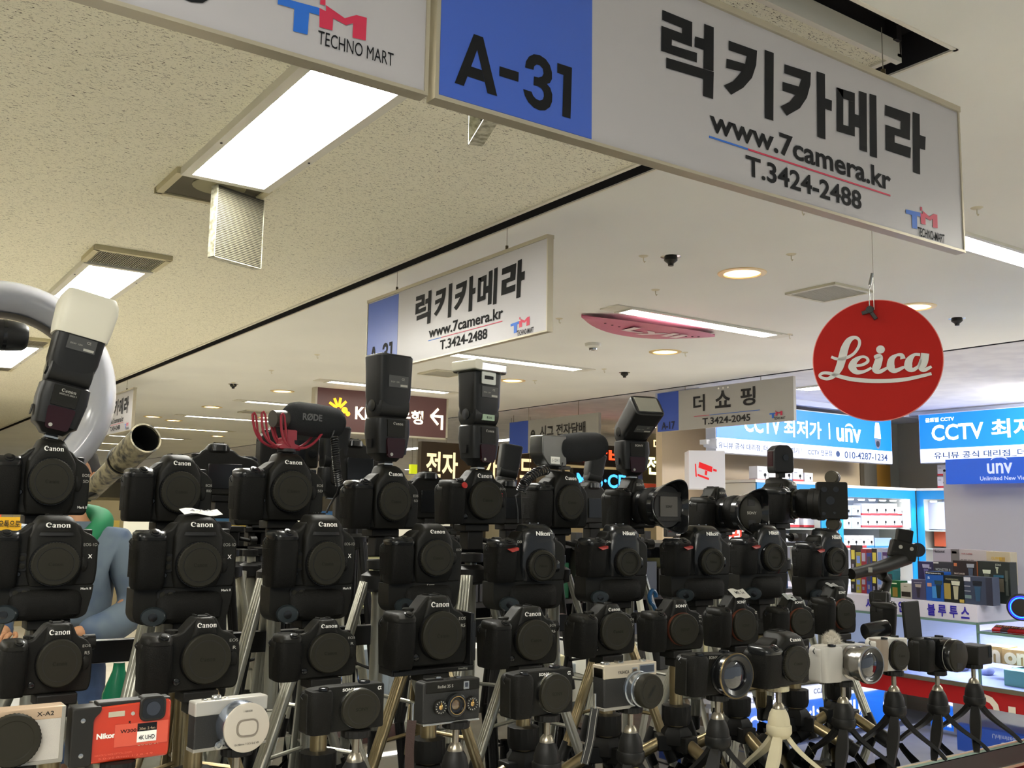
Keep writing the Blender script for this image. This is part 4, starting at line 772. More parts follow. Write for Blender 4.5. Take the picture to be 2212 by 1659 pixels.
# c: silver one with big silver zoom
t = simple('silver and black compact with a large silver lens cap', 490, 1612, s=.93, yaw=4); CAMS['4c'] = t
b = mm(); b.prism(rpoly([(-50, 0), (50, 0), (50, 62), (-50, 62)], 4), -11, 12, mBlkL); sub(t, 'body', b, bevel=.002)
b = mm(); b.box(-50.5, 50.5, -11.6, 12.6, 44, 62.5, mSil); sub(t, 'top_plate', b, bevel=.002); b = mm(); b.box(-50.5, 50.5, -11.6, 12.6, -.6, 4, mSilD); sub(t, 'base_plate', b, bevel=.001)
b = mm(); knob(b, -18, 0, 61, 7, 6, mSteel, n=36, rib=.6); sub(t, 'mode_dial', b); b = mm(); knob(b, -34, 0, 61, 4, 3, mSteel); knob(b, -4, 0, 61, 3, 2, mSteel); sub(t, 'shutter_button', b)
b = mm(); M = T(8, -11, 30) @ RX(pi/2); b.lathe([(29, 0), (29, 3), (31, 4), (31, 26), (30, 29), (29, 31)], mat('silver_lens_side', '9ba4b4', .22, .9), M, 64, rib=None); sub(t, 'lens_barrel', b)
b = mm(); b.lathe([(31, 28), (31, 31), (28.5, 32), (.01, 32)], mat('silver_cap_face', 'c4bcae', .4, .2), M, 64); c = sub(t, 'lens_face', b)
b = mm(); o_ = rpoly([(-15, -11), (15, -11), (15, 11), (-15, 11)], 10, 6); i_ = rpoly([(-12.6, -8.8), (12.6, -8.8), (12.6, 8.8), (-12.6, 8.8)], 8, 6)
b.prism(o_, -44.2, -43, mat('shutter_line', '7d7468', .5), T(8, 0, 30)); b.prism(i_, -44.6, -43, mat('silver_cap_face', 'c4bcae', .4, .2), T(8, 0, 30)); sub(c, 'lens_shutter', b)
b = mm(); b.text('1 NIKKOR', 2.6, mInk, T(8, -43.4, 51) @ FRONT, 0, w=12); b.text('10-30mm 1:3.5-5.6 VR', 2.6, mInk, T(8, -43.4, 10) @ FRONT, 0, w=34); sub(c, 'lens_lettering', b, smooth=False)
b = mm(); b.lathe([(5.5, 0), (5.5, 3), (3, 3.4), (3, 2), (.01, 2)], mSteel, T(-18, -13, 6) @ RX(pi/2), 20); sub(t, 'release_button', b)
# e: small old camera with three dials
t = simple('small old black camera with two gilt dials and a sunk lens', 965, 1556, s=.93, yaw=0); CAMS['4e'] = t
b = mm(); b.prism(rpoly([(-50, 0), (50, 0), (50, 60), (-50, 60)], 5), -13, 13, mBlkL); sub(t, 'body', b, bevel=.002)
b = mm(); b.box(-46, 50, -14, 13, 44, 61, mBody); sub(t, 'top_plate', b, bevel=.002); b = mm(); b.box(-50, 50, -15, 12, -2, 1.5, mSteel); sub(t, 'base_plate', b, bevel=.001)
mGilt = mat('gilt', 'c9a46a', .25, .9)
for x in (-22, 34):
    b = mm(); M = T(x, -13, 24) @ RX(pi/2); b.lathe([(11, 0), (11, 5), (10, 6), (.01, 6)], mBlk, M, 40, rib=((0, 1), .5)); c = sub(t, 'dial', b)
    b = mm()
    for k in range(14): a = k*2*pi/14; b.box(-.5, .5, -19.6, -19, 7.4, 9.2, mLetD, T(x, 0, 24) @ RY(a))
    b.lathe([(3.5, 6.2), (1.5, 7.5), (.01, 7.6)], mGilt, M, 16); b.box(-.8, 1.2, -20, -19, 3, 7, mGilt, T(x, 0, 24)); sub(c, 'dial_marks', b, smooth=False)
b = mm(); M = T(5, -13, 25) @ RX(pi/2); b.lathe([(17, 0), (17, 8), (15.5, 9), (13, 9), (11, 5), (8, 4.4), (.01, 4.4)], mGloss, M, 48); c = sub(t, 'lens', b)
b = mm(); b.lathe([(7.4, 4.6), (5, 6.2), (.01, 7)], mat('lens_amber', (.12, .07, .03), .05, spec=1, coat=1), M, 32); sub(c, 'front_element', b)
b = mm(); b.lathe([(13.6, 9.05), (13.6, 9.4), (12.6, 9.4), (12.6, 9.05)], mGilt, M, 48, cap=False); sub(c, 'gilt_ring', b)
b = mm(); b.text('Rollei 35 S', 4.4, mLetD, T(-12, -14.4, 53) @ FRONT, .01, w=27); sub(t, 'lettering', b, smooth=False)
b = mm(); b.box(20, 30, -14.8, -13.8, 46, 58, mSteel); b.box(22, 28, -15, -14, 49, 56, mGlassB); sub(t, 'viewfinder_window', b, bevel=.0005)
b = mm(); b.box(-40, -10, -4, 6, 61, 63.5, mBlk); b.box(-22, -14, -3, 4, 62, 66, mSteel); b.box(14, 22, -3, 4, 61, 63.5, mSteel); sub(t, 'advance_lever', b)
def strap(label, pts, w_, m_, stitch=False):
    b = MB(); P_ = [Vector(p) for p in pts]; rs = []
    sm = []
    for i in range(len(P_)-1):
        for k in range(6): sm.append(P_[i].lerp(P_[i+1], k/6))
    sm.append(P_[-1])
    for _ in range(4): sm = [sm[0]]+[(sm[i-1]+sm[i]*2+sm[i+1])/4 for i in range(1, len(sm)-1)]+[sm[-1]]
    for i, p in enumerate(sm):
        d = (sm[min(i+1, len(sm)-1)]-sm[max(i-1, 0)]).normalized(); a = Vector((.82, -.57, 0)); a = (a-d*a.dot(d)).normalized(); n = d.cross(a)
        rs.append([p-a*w_/2-n*.001, p+a*w_/2-n*.001, p+a*w_/2+n*.001, p-a*w_/2+n*.001])
    b.rings(rs, m_); o = b.build('wrist_strap', ang=50); tag(o, label, 'strap')
    b = MB(); b.tube([sm[0]+Vector((0, 0, .022)), sm[0]], .0022, mSteel, 6); b.build('ring_fitting', o)
    if stitch:
        b = MB(); b.tube([q+Vector((.82, -.57, 0))*w_*.32-Vector((.57, .82, 0))*.0012 for q in sm], .0005, mLetD, 4); b.tube([q-Vector((.82, -.57, 0))*w_*.32-Vector((.57, .82, 0))*.0012 for q in sm], .0005, mLetD, 4); b.build('stitching', o)
    return o
strap('dark brown leather wrist strap hanging left of the small old camera', [py(890, 1556, 1.2), py(886, 1590, 1.2), py(884, 1630, 1.2), py(886, 1690, 1.2)], .012, mat('brown_leather', '33201a', .7, bump=(500, .5)))
strap('black stitched wrist strap hanging from the film camera', [py(1285, 1530, 1.2), py(1280, 1560, 1.2), py(1275, 1600, 1.2), py(1262, 1650, 1.2)], .013, mBlkL, True)
# g: silver and black film camera
t = simple('silver topped film camera with a capped lens', 1350, 1524, s=1.0, yaw=0); CAMS['4g'] = t
b = mm(); b.prism(rpoly([(-56, 0), (56, 0), (56, 66), (-56, 66)], 4), -14, 14, mBlkL); sub(t, 'body', b, bevel=.003)
b = mm(); b.prism(rpoly([(-56, 46), (56, 46), (56, 67), (-56, 67)], 2), -14.6, 14.6, mat('chrome_satin', 'c9bda8', .35, .35)); sub(t, 'top_plate', b, bevel=.002); b = mm(); b.box(-57, 57, -15, 15, -2, 3, mSilD); sub(t, 'base_plate', b, bevel=.001)
b = mm(); b.box(2, 13, -15.8, -14.5, 51, 61, mSteel); b.box(4, 11, -16.2, -15, 53, 59, mat('finder_amber', (.10, .06, .03), .1)); sub(t, 'small_window', b)
b = mm(); b.box(18, 50, -15.4, -14.5, 50, 64, mSteel); b.box(19.5, 48.5, -15.9, -15, 51.5, 62.5, mGlassB); sub(t, 'viewfinder_window', b)
b = mm(); b.text('YASHICA', 5, mInk, T(-16, -14.9, 55) @ FRONT, .01, w=24); sub(t, 'lettering', b, smooth=False)
b = mm(); b.box(-18, -8, -5, 6, 67, 69, mSteel); b.box(-18, -16.6, -5, 6, 69, 71, mSteel); b.box(-9.4, -8, -5, 6, 69, 71, mSteel); sub(t, 'hot_shoe', b)
b = mm(); knob(b, -42, 0, 66, 8, 5, mSteel, n=36, rib=.5); sub(t, 'rewind_knob', b); b = mm(); knob(b, 38, 0, 66, 6, 4, mSteel); sub(t, 'advance_knob', b)
b = mm(); M = T(12, -14, 28) @ RX(pi/2); b.lathe([(28, 0), (28, 4), (26, 5), (26, 10), (27, 11), (27, 17), (25, 18), (25, 21), (26, 22), (26, 26)], mat('lens_rings', 'a7adb5', .2, .9), M, 64); c = sub(t, 'lens', b, ang=25)
b = mm(); b.lathe([(26.6, 24), (26.6, 34), (25, 36), (.01, 36)], mCap, M, 56); c2 = sub(c, 'lens_cap', b); b = mm(); b.lathe([(19, 35.8), (19, 36.3), (18.4, 36.3)], mCapD, M, 48, cap=False); b.text('YASHICA', 4.6, mInk, T(12, -14-36.4, 28) @ FRONT @ RZ(radians(52)), .02, w=24); sub(c2, 'cap_lettering', b, smooth=False)
# h: black body with bright pancake zoom, tilted
K2 = {}
def comp(label, u, v, key, mb, mg, yaw=0, s=1, wx=1, roll=0, **kw):
    parts = mk(lambda r: K_comp(r, mb=mb, mg=mg, cap=False, **kw)); t = simple(label, u, v, s=s, yaw=yaw); t.scale = (s*wx, s, s); t.rotation_euler = (0, radians(roll), radians(yaw)); CAMS[key] = t
    for n_, me, bev, seg, par in parts: place(n_, me, t, bev, seg)
    return t
t = comp('black camera with an open glass zoom lens in the front row', 1530, 1500, '4h', mBody, mGrip, -2, 1.05, 1.05, 3)
M = T(24, -12, 34) @ RX(pi/2); b = mm(); b.lathe([(33, 0), (33, 4), (31, 5), (32, 8), (32, 15), (36, 17), (36, 24), (34, 27), (31, 27), (24, 23), (23, 20)], mGloss, M, 64, cap=False); c = sub(t, 'lens', b, ang=25)
b = mm(); b.lathe([(23.5, 19), (19, 21), (10, 22.6), (.01, 23.2)], mGlassB, M, 48); sub(c, 'front_element', b); b = mm(); b.lathe([(36.2, 25), (36.2, 26), (35, 27.2), (34, 27.2)], mat('ring_bronze', '7a6a4c', .25, .9), M, 64, cap=False); sub(c, 'filter_ring', b)
letter(t, [('SONY', -4, 60, -13.6, 4.4, 18, 0, .02, 1)])
# j: white body, silver zoom, fur windshield
mWh = mat('white_body', 'b6b3ac', .45); t = comp('white camera with silver zoom lens and fur wind muff', 1810, 1470, '4j', mWh, mWh, 0, 1.04, 1.12, 2, gw=24, gr=.7)
M = T(20, -12, 34) @ RX(pi/2); mSL = mat('lens_silver', 'a3a09b', .22, .95); b = mm(); b.lathe([(31, 0), (31, 3), (27, 4), (27, 18), (31, 20), (31, 32), (34, 34), (34, 43), (32.5, 45), (30, 45)], mSL, M, 64, cap=False); c = sub(t, 'lens', b, ang=25)
b = mm(); b.lathe([(30, 44.5), (28, 42), (21, 40)], mGloss, M, 56, cap=False); b.lathe([(21.5, 40), (19, 41), (10, 43), (.01, 43.5)], mGlassB, M, 48); sub(c, 'front_element', b)
random.seed(4); b = MB(T(0, 0, 0)); mFur = mat('fur', 'cfc8ba', .9)
b2 = mm(); loft(b2, [(64, 0, 16, -8, 8), (70, 0, 19, -11, 10), (82, 0, 18, -10, 10), (90, 0, 11, -6, 6)], mFur); w_ = b2.build('wind_muff', None); w_.location = py(1797, 1400, 1.235); w_.location.z -= .066; tag(w_, 'fluffy cream wind muff on top of the white camera', 'wind muff')
b3 = mm()
for i in range(1500):
    a = random.random()*2*pi; ph = random.uniform(-.2, 1)*pi/2; d = Vector((cos(a)*cos(ph), sin(a)*cos(ph)*.7, sin(ph))); c0 = Vector((d.x*17, d.y*13, 74+d.z*14)); tip = c0+d*random.uniform(7, 13)+Vector((random.uniform(-3, 3), random.uniform(-3, 3), random.uniform(-4, 3)))
    sd = d.cross(Vector((.3, .5, .8))).normalized()*.5; b3.add([c0-sd, c0+sd, tip, c0+d.cross(sd)], [(0, 1, 2), (1, 3, 2), (3, 0, 2)], mFur)
b3.build('fur_strands', w_, smooth=False)
letter(t, [('SONY', 4, 63, -13.6, 3.6, 15, 0, .0, 1)])
# k: silver and white capped
t = comp('white and taupe camera with a grey body cap', 1915, 1448, '4k', mat('white_paint', 'c9c6be', .4), mat('taupe_grip', '87796a', .6), -2, .98, .92, 3, gr=.6, W=112)
cp_ = mk(lambda r: cap_parts(r, 16, 32, -13, 28.5, 'rf')); ob = []
for n_, me, bev, seg, par in cp_: ob.append(place(n_, me, t if par is None else ob[par], bev, seg))
letter(t, [('Canon', 34, 60, -13.6, 4, 16, 0, .02, 1)])
# l: black body, capped lens, raised screen
t = comp('black camera with a capped lens and its screen flipped up, near the right end', 2010, 1448, '4l', mBody, mGrip, 0, 1.02, 1.0, 3)
M = T(20, -12, 34) @ RX(pi/2); b = mm(); b.lathe([(31, 0), (31, 8), (32.5, 10), (32.5, 34), (31, 36)], mGloss, M, 64); c = sub(t, 'lens', b)
b = mm(); b.lathe([(32.8, 22), (32.8, 23), (32.4, 23)], mLetD, M, 64, cap=False); sub(c, 'white_line', b); front_cap(c, 20, 34, -47, 31, '')
b = MB(); s1, s2 = py(1948, 1372, 1.27), py(2000, 1372, 1.27); b.box(-.028, .028, 0, .006, 0, .075, mBody); o = b.build('screen', None, bevel=.002); o.parent = t; o.location = (-.035, .012, .062); o.rotation_euler = (-.06, -.08, 0)
# m: small boxy one at the far right
t = simple('small boxy black camcorder at the far right end of the front row', 2100, 1432, s=1, yaw=0); b = mm(); b.prism(rpoly([(-28, 0), (28, 0), (30, 40), (-26, 40)], 4), -30, 20, mBody); sub(t, 'body', b, bevel=.002)
b = mm()
for k in range(4): b.box(14+k*3.6, 16+k*3.6, -30.8, -30, 14, 38, mGloss)
sub(t, 'vent_ribs', b); CAMS['4m'] = t
# k3: dark grip body and cylindrical mic at the right of the third row
t = spawn('r5', 'camera', 'black camera seen by its grip behind the white camera, right of the copper ringed ones', py(1905, 1372, 1.40), 28, 1.0, 1.0, group='cameras of the third row')
t = thing('microphone', 'short black cylinder microphone with a round metal end beside the fur muff', 'microphone', py(1893, 1360, 1.30), radians(-20)); b = mm(); b.lathe([(16, -28), (17, -26), (17, 24), (16, 26)], mGloss, RY(radians(80)), 32); sub(t, 'tube', b); b = mm(); b.lathe([(15.5, 26), (15.5, 27), (.01, 27)], mat('mesh_metal', '55534c', .4, .8), RY(radians(80)), 32); sub(t, 'mesh_end', b)
b = mm(); b.box(-8, 8, -8, 8, -34, -14, mBlk); sub(t, 'bracket', b)
# gimbal stabiliser with phone clamp
t = thing('gimbal', 'black handheld gimbal with a tilted phone clamp at the right end of the rows', 'gimbal', py(1930, 1290, 1.55)); G = t.location.copy()
def gp(u, v, y=1.55): return py(u, v, y)-G
b = MB(); b.tube([gp(1838, 1240), gp(1905, 1225), gp(1960, 1205)], [.014, .017, .018], mBody, 12); sub(t, 'arm', b)
b = MB(); b.tube([gp(1905, 1242), gp(1918, 1255), gp(1912, 1275), gp(1895, 1292), gp(1900, 1300)], [.014, .011, .011, .013, .016], mBody, 12); sub(t, 'yoke', b)
ce = gp(1950, 1190); b = MB(T(*ce) @ RZ(radians(-40)) @ RY(radians(14))); b.box(-.034, .034, -.016, .016, -.022, .024, mBody); c = sub(t, 'clamp_body', b, bevel=.005)
b = MB(T(*ce) @ RZ(radians(-40)) @ RY(radians(14))); b.lathe([(.005, 0), (.005, .001)], mLetD, T(-.012, -.0165, .008) @ RX(pi/2), 14); b.lathe([(.005, 0), (.005, .001)], mLetD, T(.016, -.0165, .01) @ RX(pi/2), 14); sub(c, 'clamp_button', b)
b = MB(T(*ce) @ RZ(radians(-40)) @ RY(radians(10))); b.box(-.022, .018, -.012, .012, .022, .056, mBody); sub(c, 'top_jaw', b, bevel=.003); b = MB(T(*ce) @ RZ(radians(-40)) @ RY(radians(14))); b.lathe([(.018, -.012), (.018, .012)], mGloss, T(.034, 0, .012) @ RX(pi/2), 24); sub(c, 'side_knob', b)
b = MB(); b.box(-.005, .005, -.001, .001, -.006, .006, mLetD, T(*gp(1880, 1231, 1.53)) @ RZ(radians(-40))); sub(t, 'grey_patch', b)
# ---------------------------------------------------------------- tripods
mBr = mat('bronze_tube', 'a2926f', .28, .85); mSv = mat('silver_tube', 'a9a89c', .32, .7); mRub = mat('rubber_black', (.0085, .008, .007), .5, spec=.3)
def mini_tripod(name, label, x, y, ztop, m_, az=20, text=True, R_=.1):
    h = ztop-TABLE; t = thing(name, label, 'mini tripod', (x, y, TABLE), 0, 'mini tripods on the glass counter')
    b = MB(); b.lathe([(.0185, 0), (.0195, .001), (.0195, .009), (.017, .0105)], mRub if m_ is mRub else m_, T(0, 0, h-.0105), 40, rib=((0, 1, 2, 3), .0009)); sub(t, 'mounting_disc', b)
    b = MB(); b.cyl((0, 0, h-.034), (0, 0, h-.010), .0048, mSteelM); b.lathe([(.0001, .004), (.006, .005), (.010, .0), (.0115, -.006), (.0115, -.012)], mSteelM, T(0, 0, h-.036), 24); sub(t, 'ball_stem', b)
    b = MB(); b.lathe([(.012, h-.042), (.0165, h-.050), (.0195, h-.062), (.0200, h-.070)], m_, n=32); sub(t, 'ball_dome', b)
    b = MB(); b.lathe([(.0215, h-.070), (.0225, h-.072), (.0225, h-.083), (.020, h-.087), (.014, h-.093)], m_, n=40, rib=((0, 1, 2), .0007)); sub(t, 'locking_collar', b)
    for k in range(3):
        a = radians(az+120*k); d = Vector((cos(a), sin(a), 0)); n = Vector((-sin(a), cos(a), 0)); rs = []
        for i in range(13):
            f = i/12; rr = .010+(R_-.010)*(f**1.15); zz = (h-.086)*(1-f)**.85*(1-.12*sin(pi*f))+.003; ww = (.0075+.0045*sin(pi*min(1, f*1.15)))*(1 if f < .93 else .75); th = .0045*(1-.35*f)
            tng = Vector((.5, 0, -1)); p = d*rr+Vector((0, 0, zz)); nn = (d*.75+Vector((0, 0, .66))).normalized()
            rs.append([p-n*ww-nn*th, p+n*ww-nn*th, p+n*ww*.8+nn*th, p-n*ww*.8+nn*th])
        b = MB(); b.rings(rs, m_); lg = sub(t, 'leg', b, ang=50)
    return t
mSteelM = mat('satin_nickel', 'a49c8c', .3, .9); mCream = mat('cream_plastic', 'cfc5a4', .5)
def botz(key): return CAMS[key].location.z
for key, dx, dy, m_, az, nm in (('4a', .01, 0, mRub, 25, 'under the white and silver camera at the left'), ('4b', .0, 0, mRub, 40, 'under the red compact'), ('4c', .012, 0, mRub, 15, 'under the silver and black compact'), ('4d', .02, 0, mRub, 200, 'under the flat black camera beside the silver zoom'),
     ('4e', .014, 0, mRub, 215, 'under the small old camera with gilt dials'), ('4f', .018, 0, mRub, 205, 'under the flat black camera next to the film camera'), ('4g', .01, 0, mRub, 212, 'under the silver topped film camera'), ('4h', .02, 0, mRub, 205, 'with lettering on its leg, under the open glass zoom'),
     ('4i', .0, 0, mCream, 205, ''), ('4j', .012, 0, mRub, 210, 'under the white camera with the fur muff'), ('4k', .02, 0, mRub, 208, 'under the white and taupe camera'), ('4l', .02, 0, mRub, 205, 'under the capped lens camera with raised screen'), ('4m', 0, 0, mRub, 210, 'under the boxy camcorder at the far right')):
    L_ = CAMS[key].location
    t = mini_tripod('mini_tripod', 'cream coloured mini tripod, the only pale one' if m_ is mCream else 'black plastic mini tripod '+nm, L_.x+dx, L_.y-.002, L_.z, m_, az)
    if key in ('4h', '4i'):
        b = MB(); a = radians(az+120*(1)); d = Vector((cos(a), sin(a), 0))
        b.text('MG-222', .0075, mLetD, T(*(d*.058+Vector((0, 0, .062)))) @ RZ(a+pi/2) @ RX(radians(58)) @ RZ(radians(-90)), .02, w=.032); b.build('lettering', t, smooth=False)
def table_tripod(label, x, y, ztop, az, R_=.12):
    h = ztop-TABLE; t = thing('tripod', label, 'tripod', (x, y, TABLE), 0, 'bronze table tripods behind the front row')
    b = MB(); b.box(-.024, .024, -.02, .02, h-.014, h, mRub); b.box(-.016, .016, -.014, .014, h-.03, h-.014, mRub); sub(t, 'head_plate', b, bevel=.002)
    b = MB(); b.cyl((0, 0, h*.36), (0, 0, h-.03), .0125, mBr, n=24); sub(t, 'centre_column', b)
    b = MB(); b.lathe([(.018, .036), (.027, .034), (.027, .008), (.024, 0)], mRub, T(0, 0, h*.40), 32, rib=((1, 2), .0015)); sub(t, 'knob_collar', b)
    b = MB(); b.lathe([(.022, .03), (.03, .02), (.03, .0), (.016, -.012)], mRub, T(0, 0, h*.40-.034), 6); sub(t, 'spider', b)
    for k in range(3):
        a = radians(az+120*k); d = Vector((cos(a), sin(a), 0)); z0 = h*.40-.03; p0 = d*.026+Vector((0, 0, z0)); p1 = d*R_+Vector((0, 0, .014)); dd = (p1-p0)
        b = MB(); b.cyl(p0, p0+dd*.7, .0115, mBr, n=18); lg = sub(t, 'leg', b)
        b = MB(); b.cyl(p0+dd*.62, p0+dd*.86, .0155, mRub, n=18); b.cyl(p0+dd*.86, p1, .0135, mRub, n=18); sub(lg, 'rubber_foot', b); b = MB(); b.box(-.013, .013, -.016, .016, -.016, .012, mRub, T(*p0) @ RZ(a)); sub(lg, 'leg_joint', b, bevel=.002)
    return t
for i, k in enumerate(('3a', '3b', '3c', '3d', '3e', '3f', '3g', '3h', '3i', '3j')):
    L_ = CAMS[k].location; table_tripod('bronze tubed table tripod holding the %s camera of the third row' % ('first', 'second', 'third', 'fourth', 'fifth', 'sixth', 'seventh', 'eighth', 'ninth', 'tenth')[i], L_.x+.014, 1.385, L_.z-(.01 if k == '3d' else 0), 10+((i*37) % 50))
def tall_tripod(label, x, y, ztop, az, R_=.16, m_=None, zf=TABLE, name='tripod', spl=1.0, head=True, grp='tall tripods holding the upper rows'):
    h = ztop-zf; m_ = m_ or mSv; t = thing(name, label, 'tripod', (x, y, zf), 0, grp)
    b = MB(); b.box(-.028, .028, -.022, .022, h-.014, h, mRub); b.box(-.018, .018, -.016, .016, h-.05, h-.014, mRub); b.lathe([(.024, 0), (.024, .018)], mRub, T(0, 0, h-.075), 20); sub(t, 'pan_head', b, bevel=.002)
    b = MB(); b.cyl((.02, 0, h-.03), (.05, -.004, h-.036), .005, mRub, n=10); b.lathe([(.011, 0), (.011, .016)], mRub, T(.05, -.004, h-.036) @ RY(pi/2), 12); sub(t, 'lock_knob', b)
    b = MB(); b.cyl((0, 0, h*.3), (0, 0, h-.07), .012, m_, n=20); sub(t, 'centre_column', b)
    zs = h*.78; b = MB(); b.lathe([(.02, .02), (.034, .012), (.034, -.012), (.02, -.018)], mRub, T(0, 0, zs), 18); sub(t, 'collar', b)
    for k in range(3):
        a = radians(az+120*k); d = Vector((cos(a), sin(a), 0)); n = Vector((-sin(a), cos(a), 0)); p0 = d*.03+Vector((0, 0, zs)); p1 = d*R_; dd = p1-p0
        b = MB(); b.cyl(p0-n*.006, p0+dd*.86-n*.006, .0068, m_, n=14); b.cyl(p0+n*.006, p0+dd*.86+n*.006, .0068, m_, n=14); b.cyl(p0, p0+dd*.86, .0068, m_, n=14); lg = sub(t, 'leg', b)
        b = MB(); b.cyl(p0+dd*.84, p1+Vector((0, 0, .006)), .011, mRub, n=14); sub(lg, 'rubber_foot', b)
    b = MB()
    for k in range(3):
        a = radians(az+120*k); d = Vector((cos(a), sin(a), 0)); p0 = d*.012+Vector((0, 0, h*.32)); p1 = d*(.03+(R_-.03)*.62)+Vector((0, 0, zs*.38)); b.cyl(p0, p1, .0035, m_, n=8)
    sub(t, 'brace', b); return t
for i, k in enumerate(('2a', '2b', '2c', '2d', '2e', '2f', '2g', '2h', '2i')):
    L_ = CAMS[k].location; sc_ = CAMS[k].scale.z; tall_tripod('silver tripod under the %s camera of the second row' % ('first', 'second', 'third', 'fourth', 'fifth', 'sixth', 'seventh', 'eighth', 'ninth')[i], L_.x+.015, 1.55, L_.z-.0525*sc_, 30+((i*53) % 60), .125, mBr if i % 2 else mSv)
for i, k in enumerate(('1a', '1b', '1c', '1d', '1e', '1f', '1g', '1h', '1i')):
    L_ = CAMS[k].location; tall_tripod('tall silver tripod under the %s camera of the top row' % ('first', 'second', 'third', 'fourth', 'fifth', 'sixth', 'seventh', 'eighth', 'ninth')[i], L_.x+.012, 1.675, L_.z, 60+((i*41) % 60), .14)
# ---------------------------------------------------------------- glass counter
mGlassT = glassy('counter_glass', '8ea0a2', .10, .015); mEdge = mat('glass_edge_green', '6f8f86', .1, spec=.8); mAlu = mat('brushed_rail', 'c8c0a8', .25, .9)
cy0 = 1.198; t = thing('display_counter', 'glass topped display counter carrying the rows of tripods', 'counter', (0, 0, 0))
b = MB(); b.box(-1.2, 2.5, cy0+.004, 2.05, TABLE-.009, TABLE-.0008, mGlassT); o = sub(t, 'glass_top', b, smooth=False)
b = MB(); b.box(-1.2, 2.5, cy0, cy0+.004, TABLE-.0035, TABLE-.0008, mAlu); b.box(-1.2, 2.5, cy0+.001, cy0+.004, TABLE-.009, TABLE-.0035, mEdge); sub(o, 'polished_edge', b, smooth=False)
b = MB(); b.box(-1.2, 2.5, cy0+.004, cy0+.02, TABLE-.05, TABLE-.012, mat('rail_dark', '121212', .35)); b.box(-1.2, 2.5, cy0+.002, cy0+.008, TABLE-.056, TABLE-.05, mAlu); sub(t, 'top_rail', b, smooth=False)
b = MB(); b.box(-1.2, 2.5, cy0+.008, cy0+.014, .5, TABLE-.056, mGlassT); sub(t, 'front_glass', b, smooth=False)
b = MB(); b.box(-1.2, 2.5, cy0+.02, 2.05, .0, .5, mat('cabinet_grey', '6f6e69', .6)); sub(t, 'cabinet_base', b, smooth=False)
b = MB(); b.box(-1.2, 2.5, cy0+.03, 1.95, .80, .806, glassy('shelf_glass', 'a8b8b8', .06)); sub(t, 'shelf', b, smooth=False)
b = MB(); b.box(-1.2, 2.5, 2.03, 2.05, .5, TABLE-.01, mat('cabinet_back', '3a3c3e', .7)); b.box(2.48, 2.5, cy0+.02, 2.03, .5, TABLE-.01, mat('cabinet_back', '3a3c3e', .7)); b.box(-1.2, -1.18, cy0+.02, 2.03, .5, TABLE-.01, mat('cabinet_back', '3a3c3e', .7)); sub(t, 'back_panel', b, smooth=False)
random.seed(11)
for i in range(24):      # lenses and boxes on the shelf inside
    x = -.1+i*.105+random.uniform(-.02, .02); y = random.uniform(1.32, 1.85); h = random.uniform(.05, .12)
    if i % 3:
        t = thing('stored_lens', 'black lens lying on the shelf inside the counter, number %d from the left' % (i+1), 'lens', (x, y, .8065), random.random()*3, 'lenses stored inside the counter')
        b = MB(); r = random.uniform(.03, .038); b.lathe([(r*.85, 0), (r, .004), (r, h*.5), (r*.9, h*.52), (r*.9, h*.9), (r*.96, h)], mGloss, n=28); sub(t, 'barrel', b); b = MB(); b.lathe([(r*.8, h-.004), (.0001, h+.002)], mGlassB, n=24); sub(t, 'front_element', b)
    else:
        c = ('c9c4b4', 'a7b1bd', 'd8d8d4', '8b8f96')[i % 4]; b = MB(T(0, 0, 0)); b.box(-.05, .05, -.035, .035, 0, h*.4, mat('carton_'+c, c, .6)); o = b.build('small_box', None, bevel=.001); o.location = (x, y, .8065); o.rotation_euler.z = random.random(); tag(o, 'small carton on the shelf inside the counter, number %d from the left' % (i+1), 'box', 'cartons inside the counter')
# ---------------------------------------------------------------- red round sign
C = pd(1894, 778, 2.36); t = thing('round_sign', 'round red hanging sign with white script', 'sign', C); fw = (Vector((0, 0, EYE))-C); yaw = math.atan2(fw.x, -fw.y)
Rr = 131/F*2.36; pit = math.atan2(fw.z, math.hypot(fw.x, fw.y)); t.rotation_euler = (0, 0, yaw)
bpy.context.view_layer.update(); MI = Matrix.Translation(C) @ RZ(yaw)
nrm_ = (MI.to_3x3() @ Vector((0, -1, 0)))
def dl(u, v):
    r = ray(u, v); o = Vector((0, 0, EYE)); k = (C-o).dot(nrm_)/r.dot(nrm_); q = MI.inverted() @ (o+r*k); return (q.x, q.z)
def d5(x, y): return dl(1700+x/5.53, 560+y/5.53)
b = MB(); b.lathe([(Rr, -.004), (Rr, .004)], mat('sign_red', 'a8170e', .6, spec=.2), RX(pi/2), 96); sub(t, 'disc', b)
b = MB(); b.lathe([(Rr+.002, -.0045), (Rr+.002, .003), (Rr, .003), (Rr, -.0045)], mat('pale_rim', 'e08a80', .5), RX(pi/2), 96); sub(t, 'rim', b)
mSc = mat('script_white', 'cfcfcb', .5)
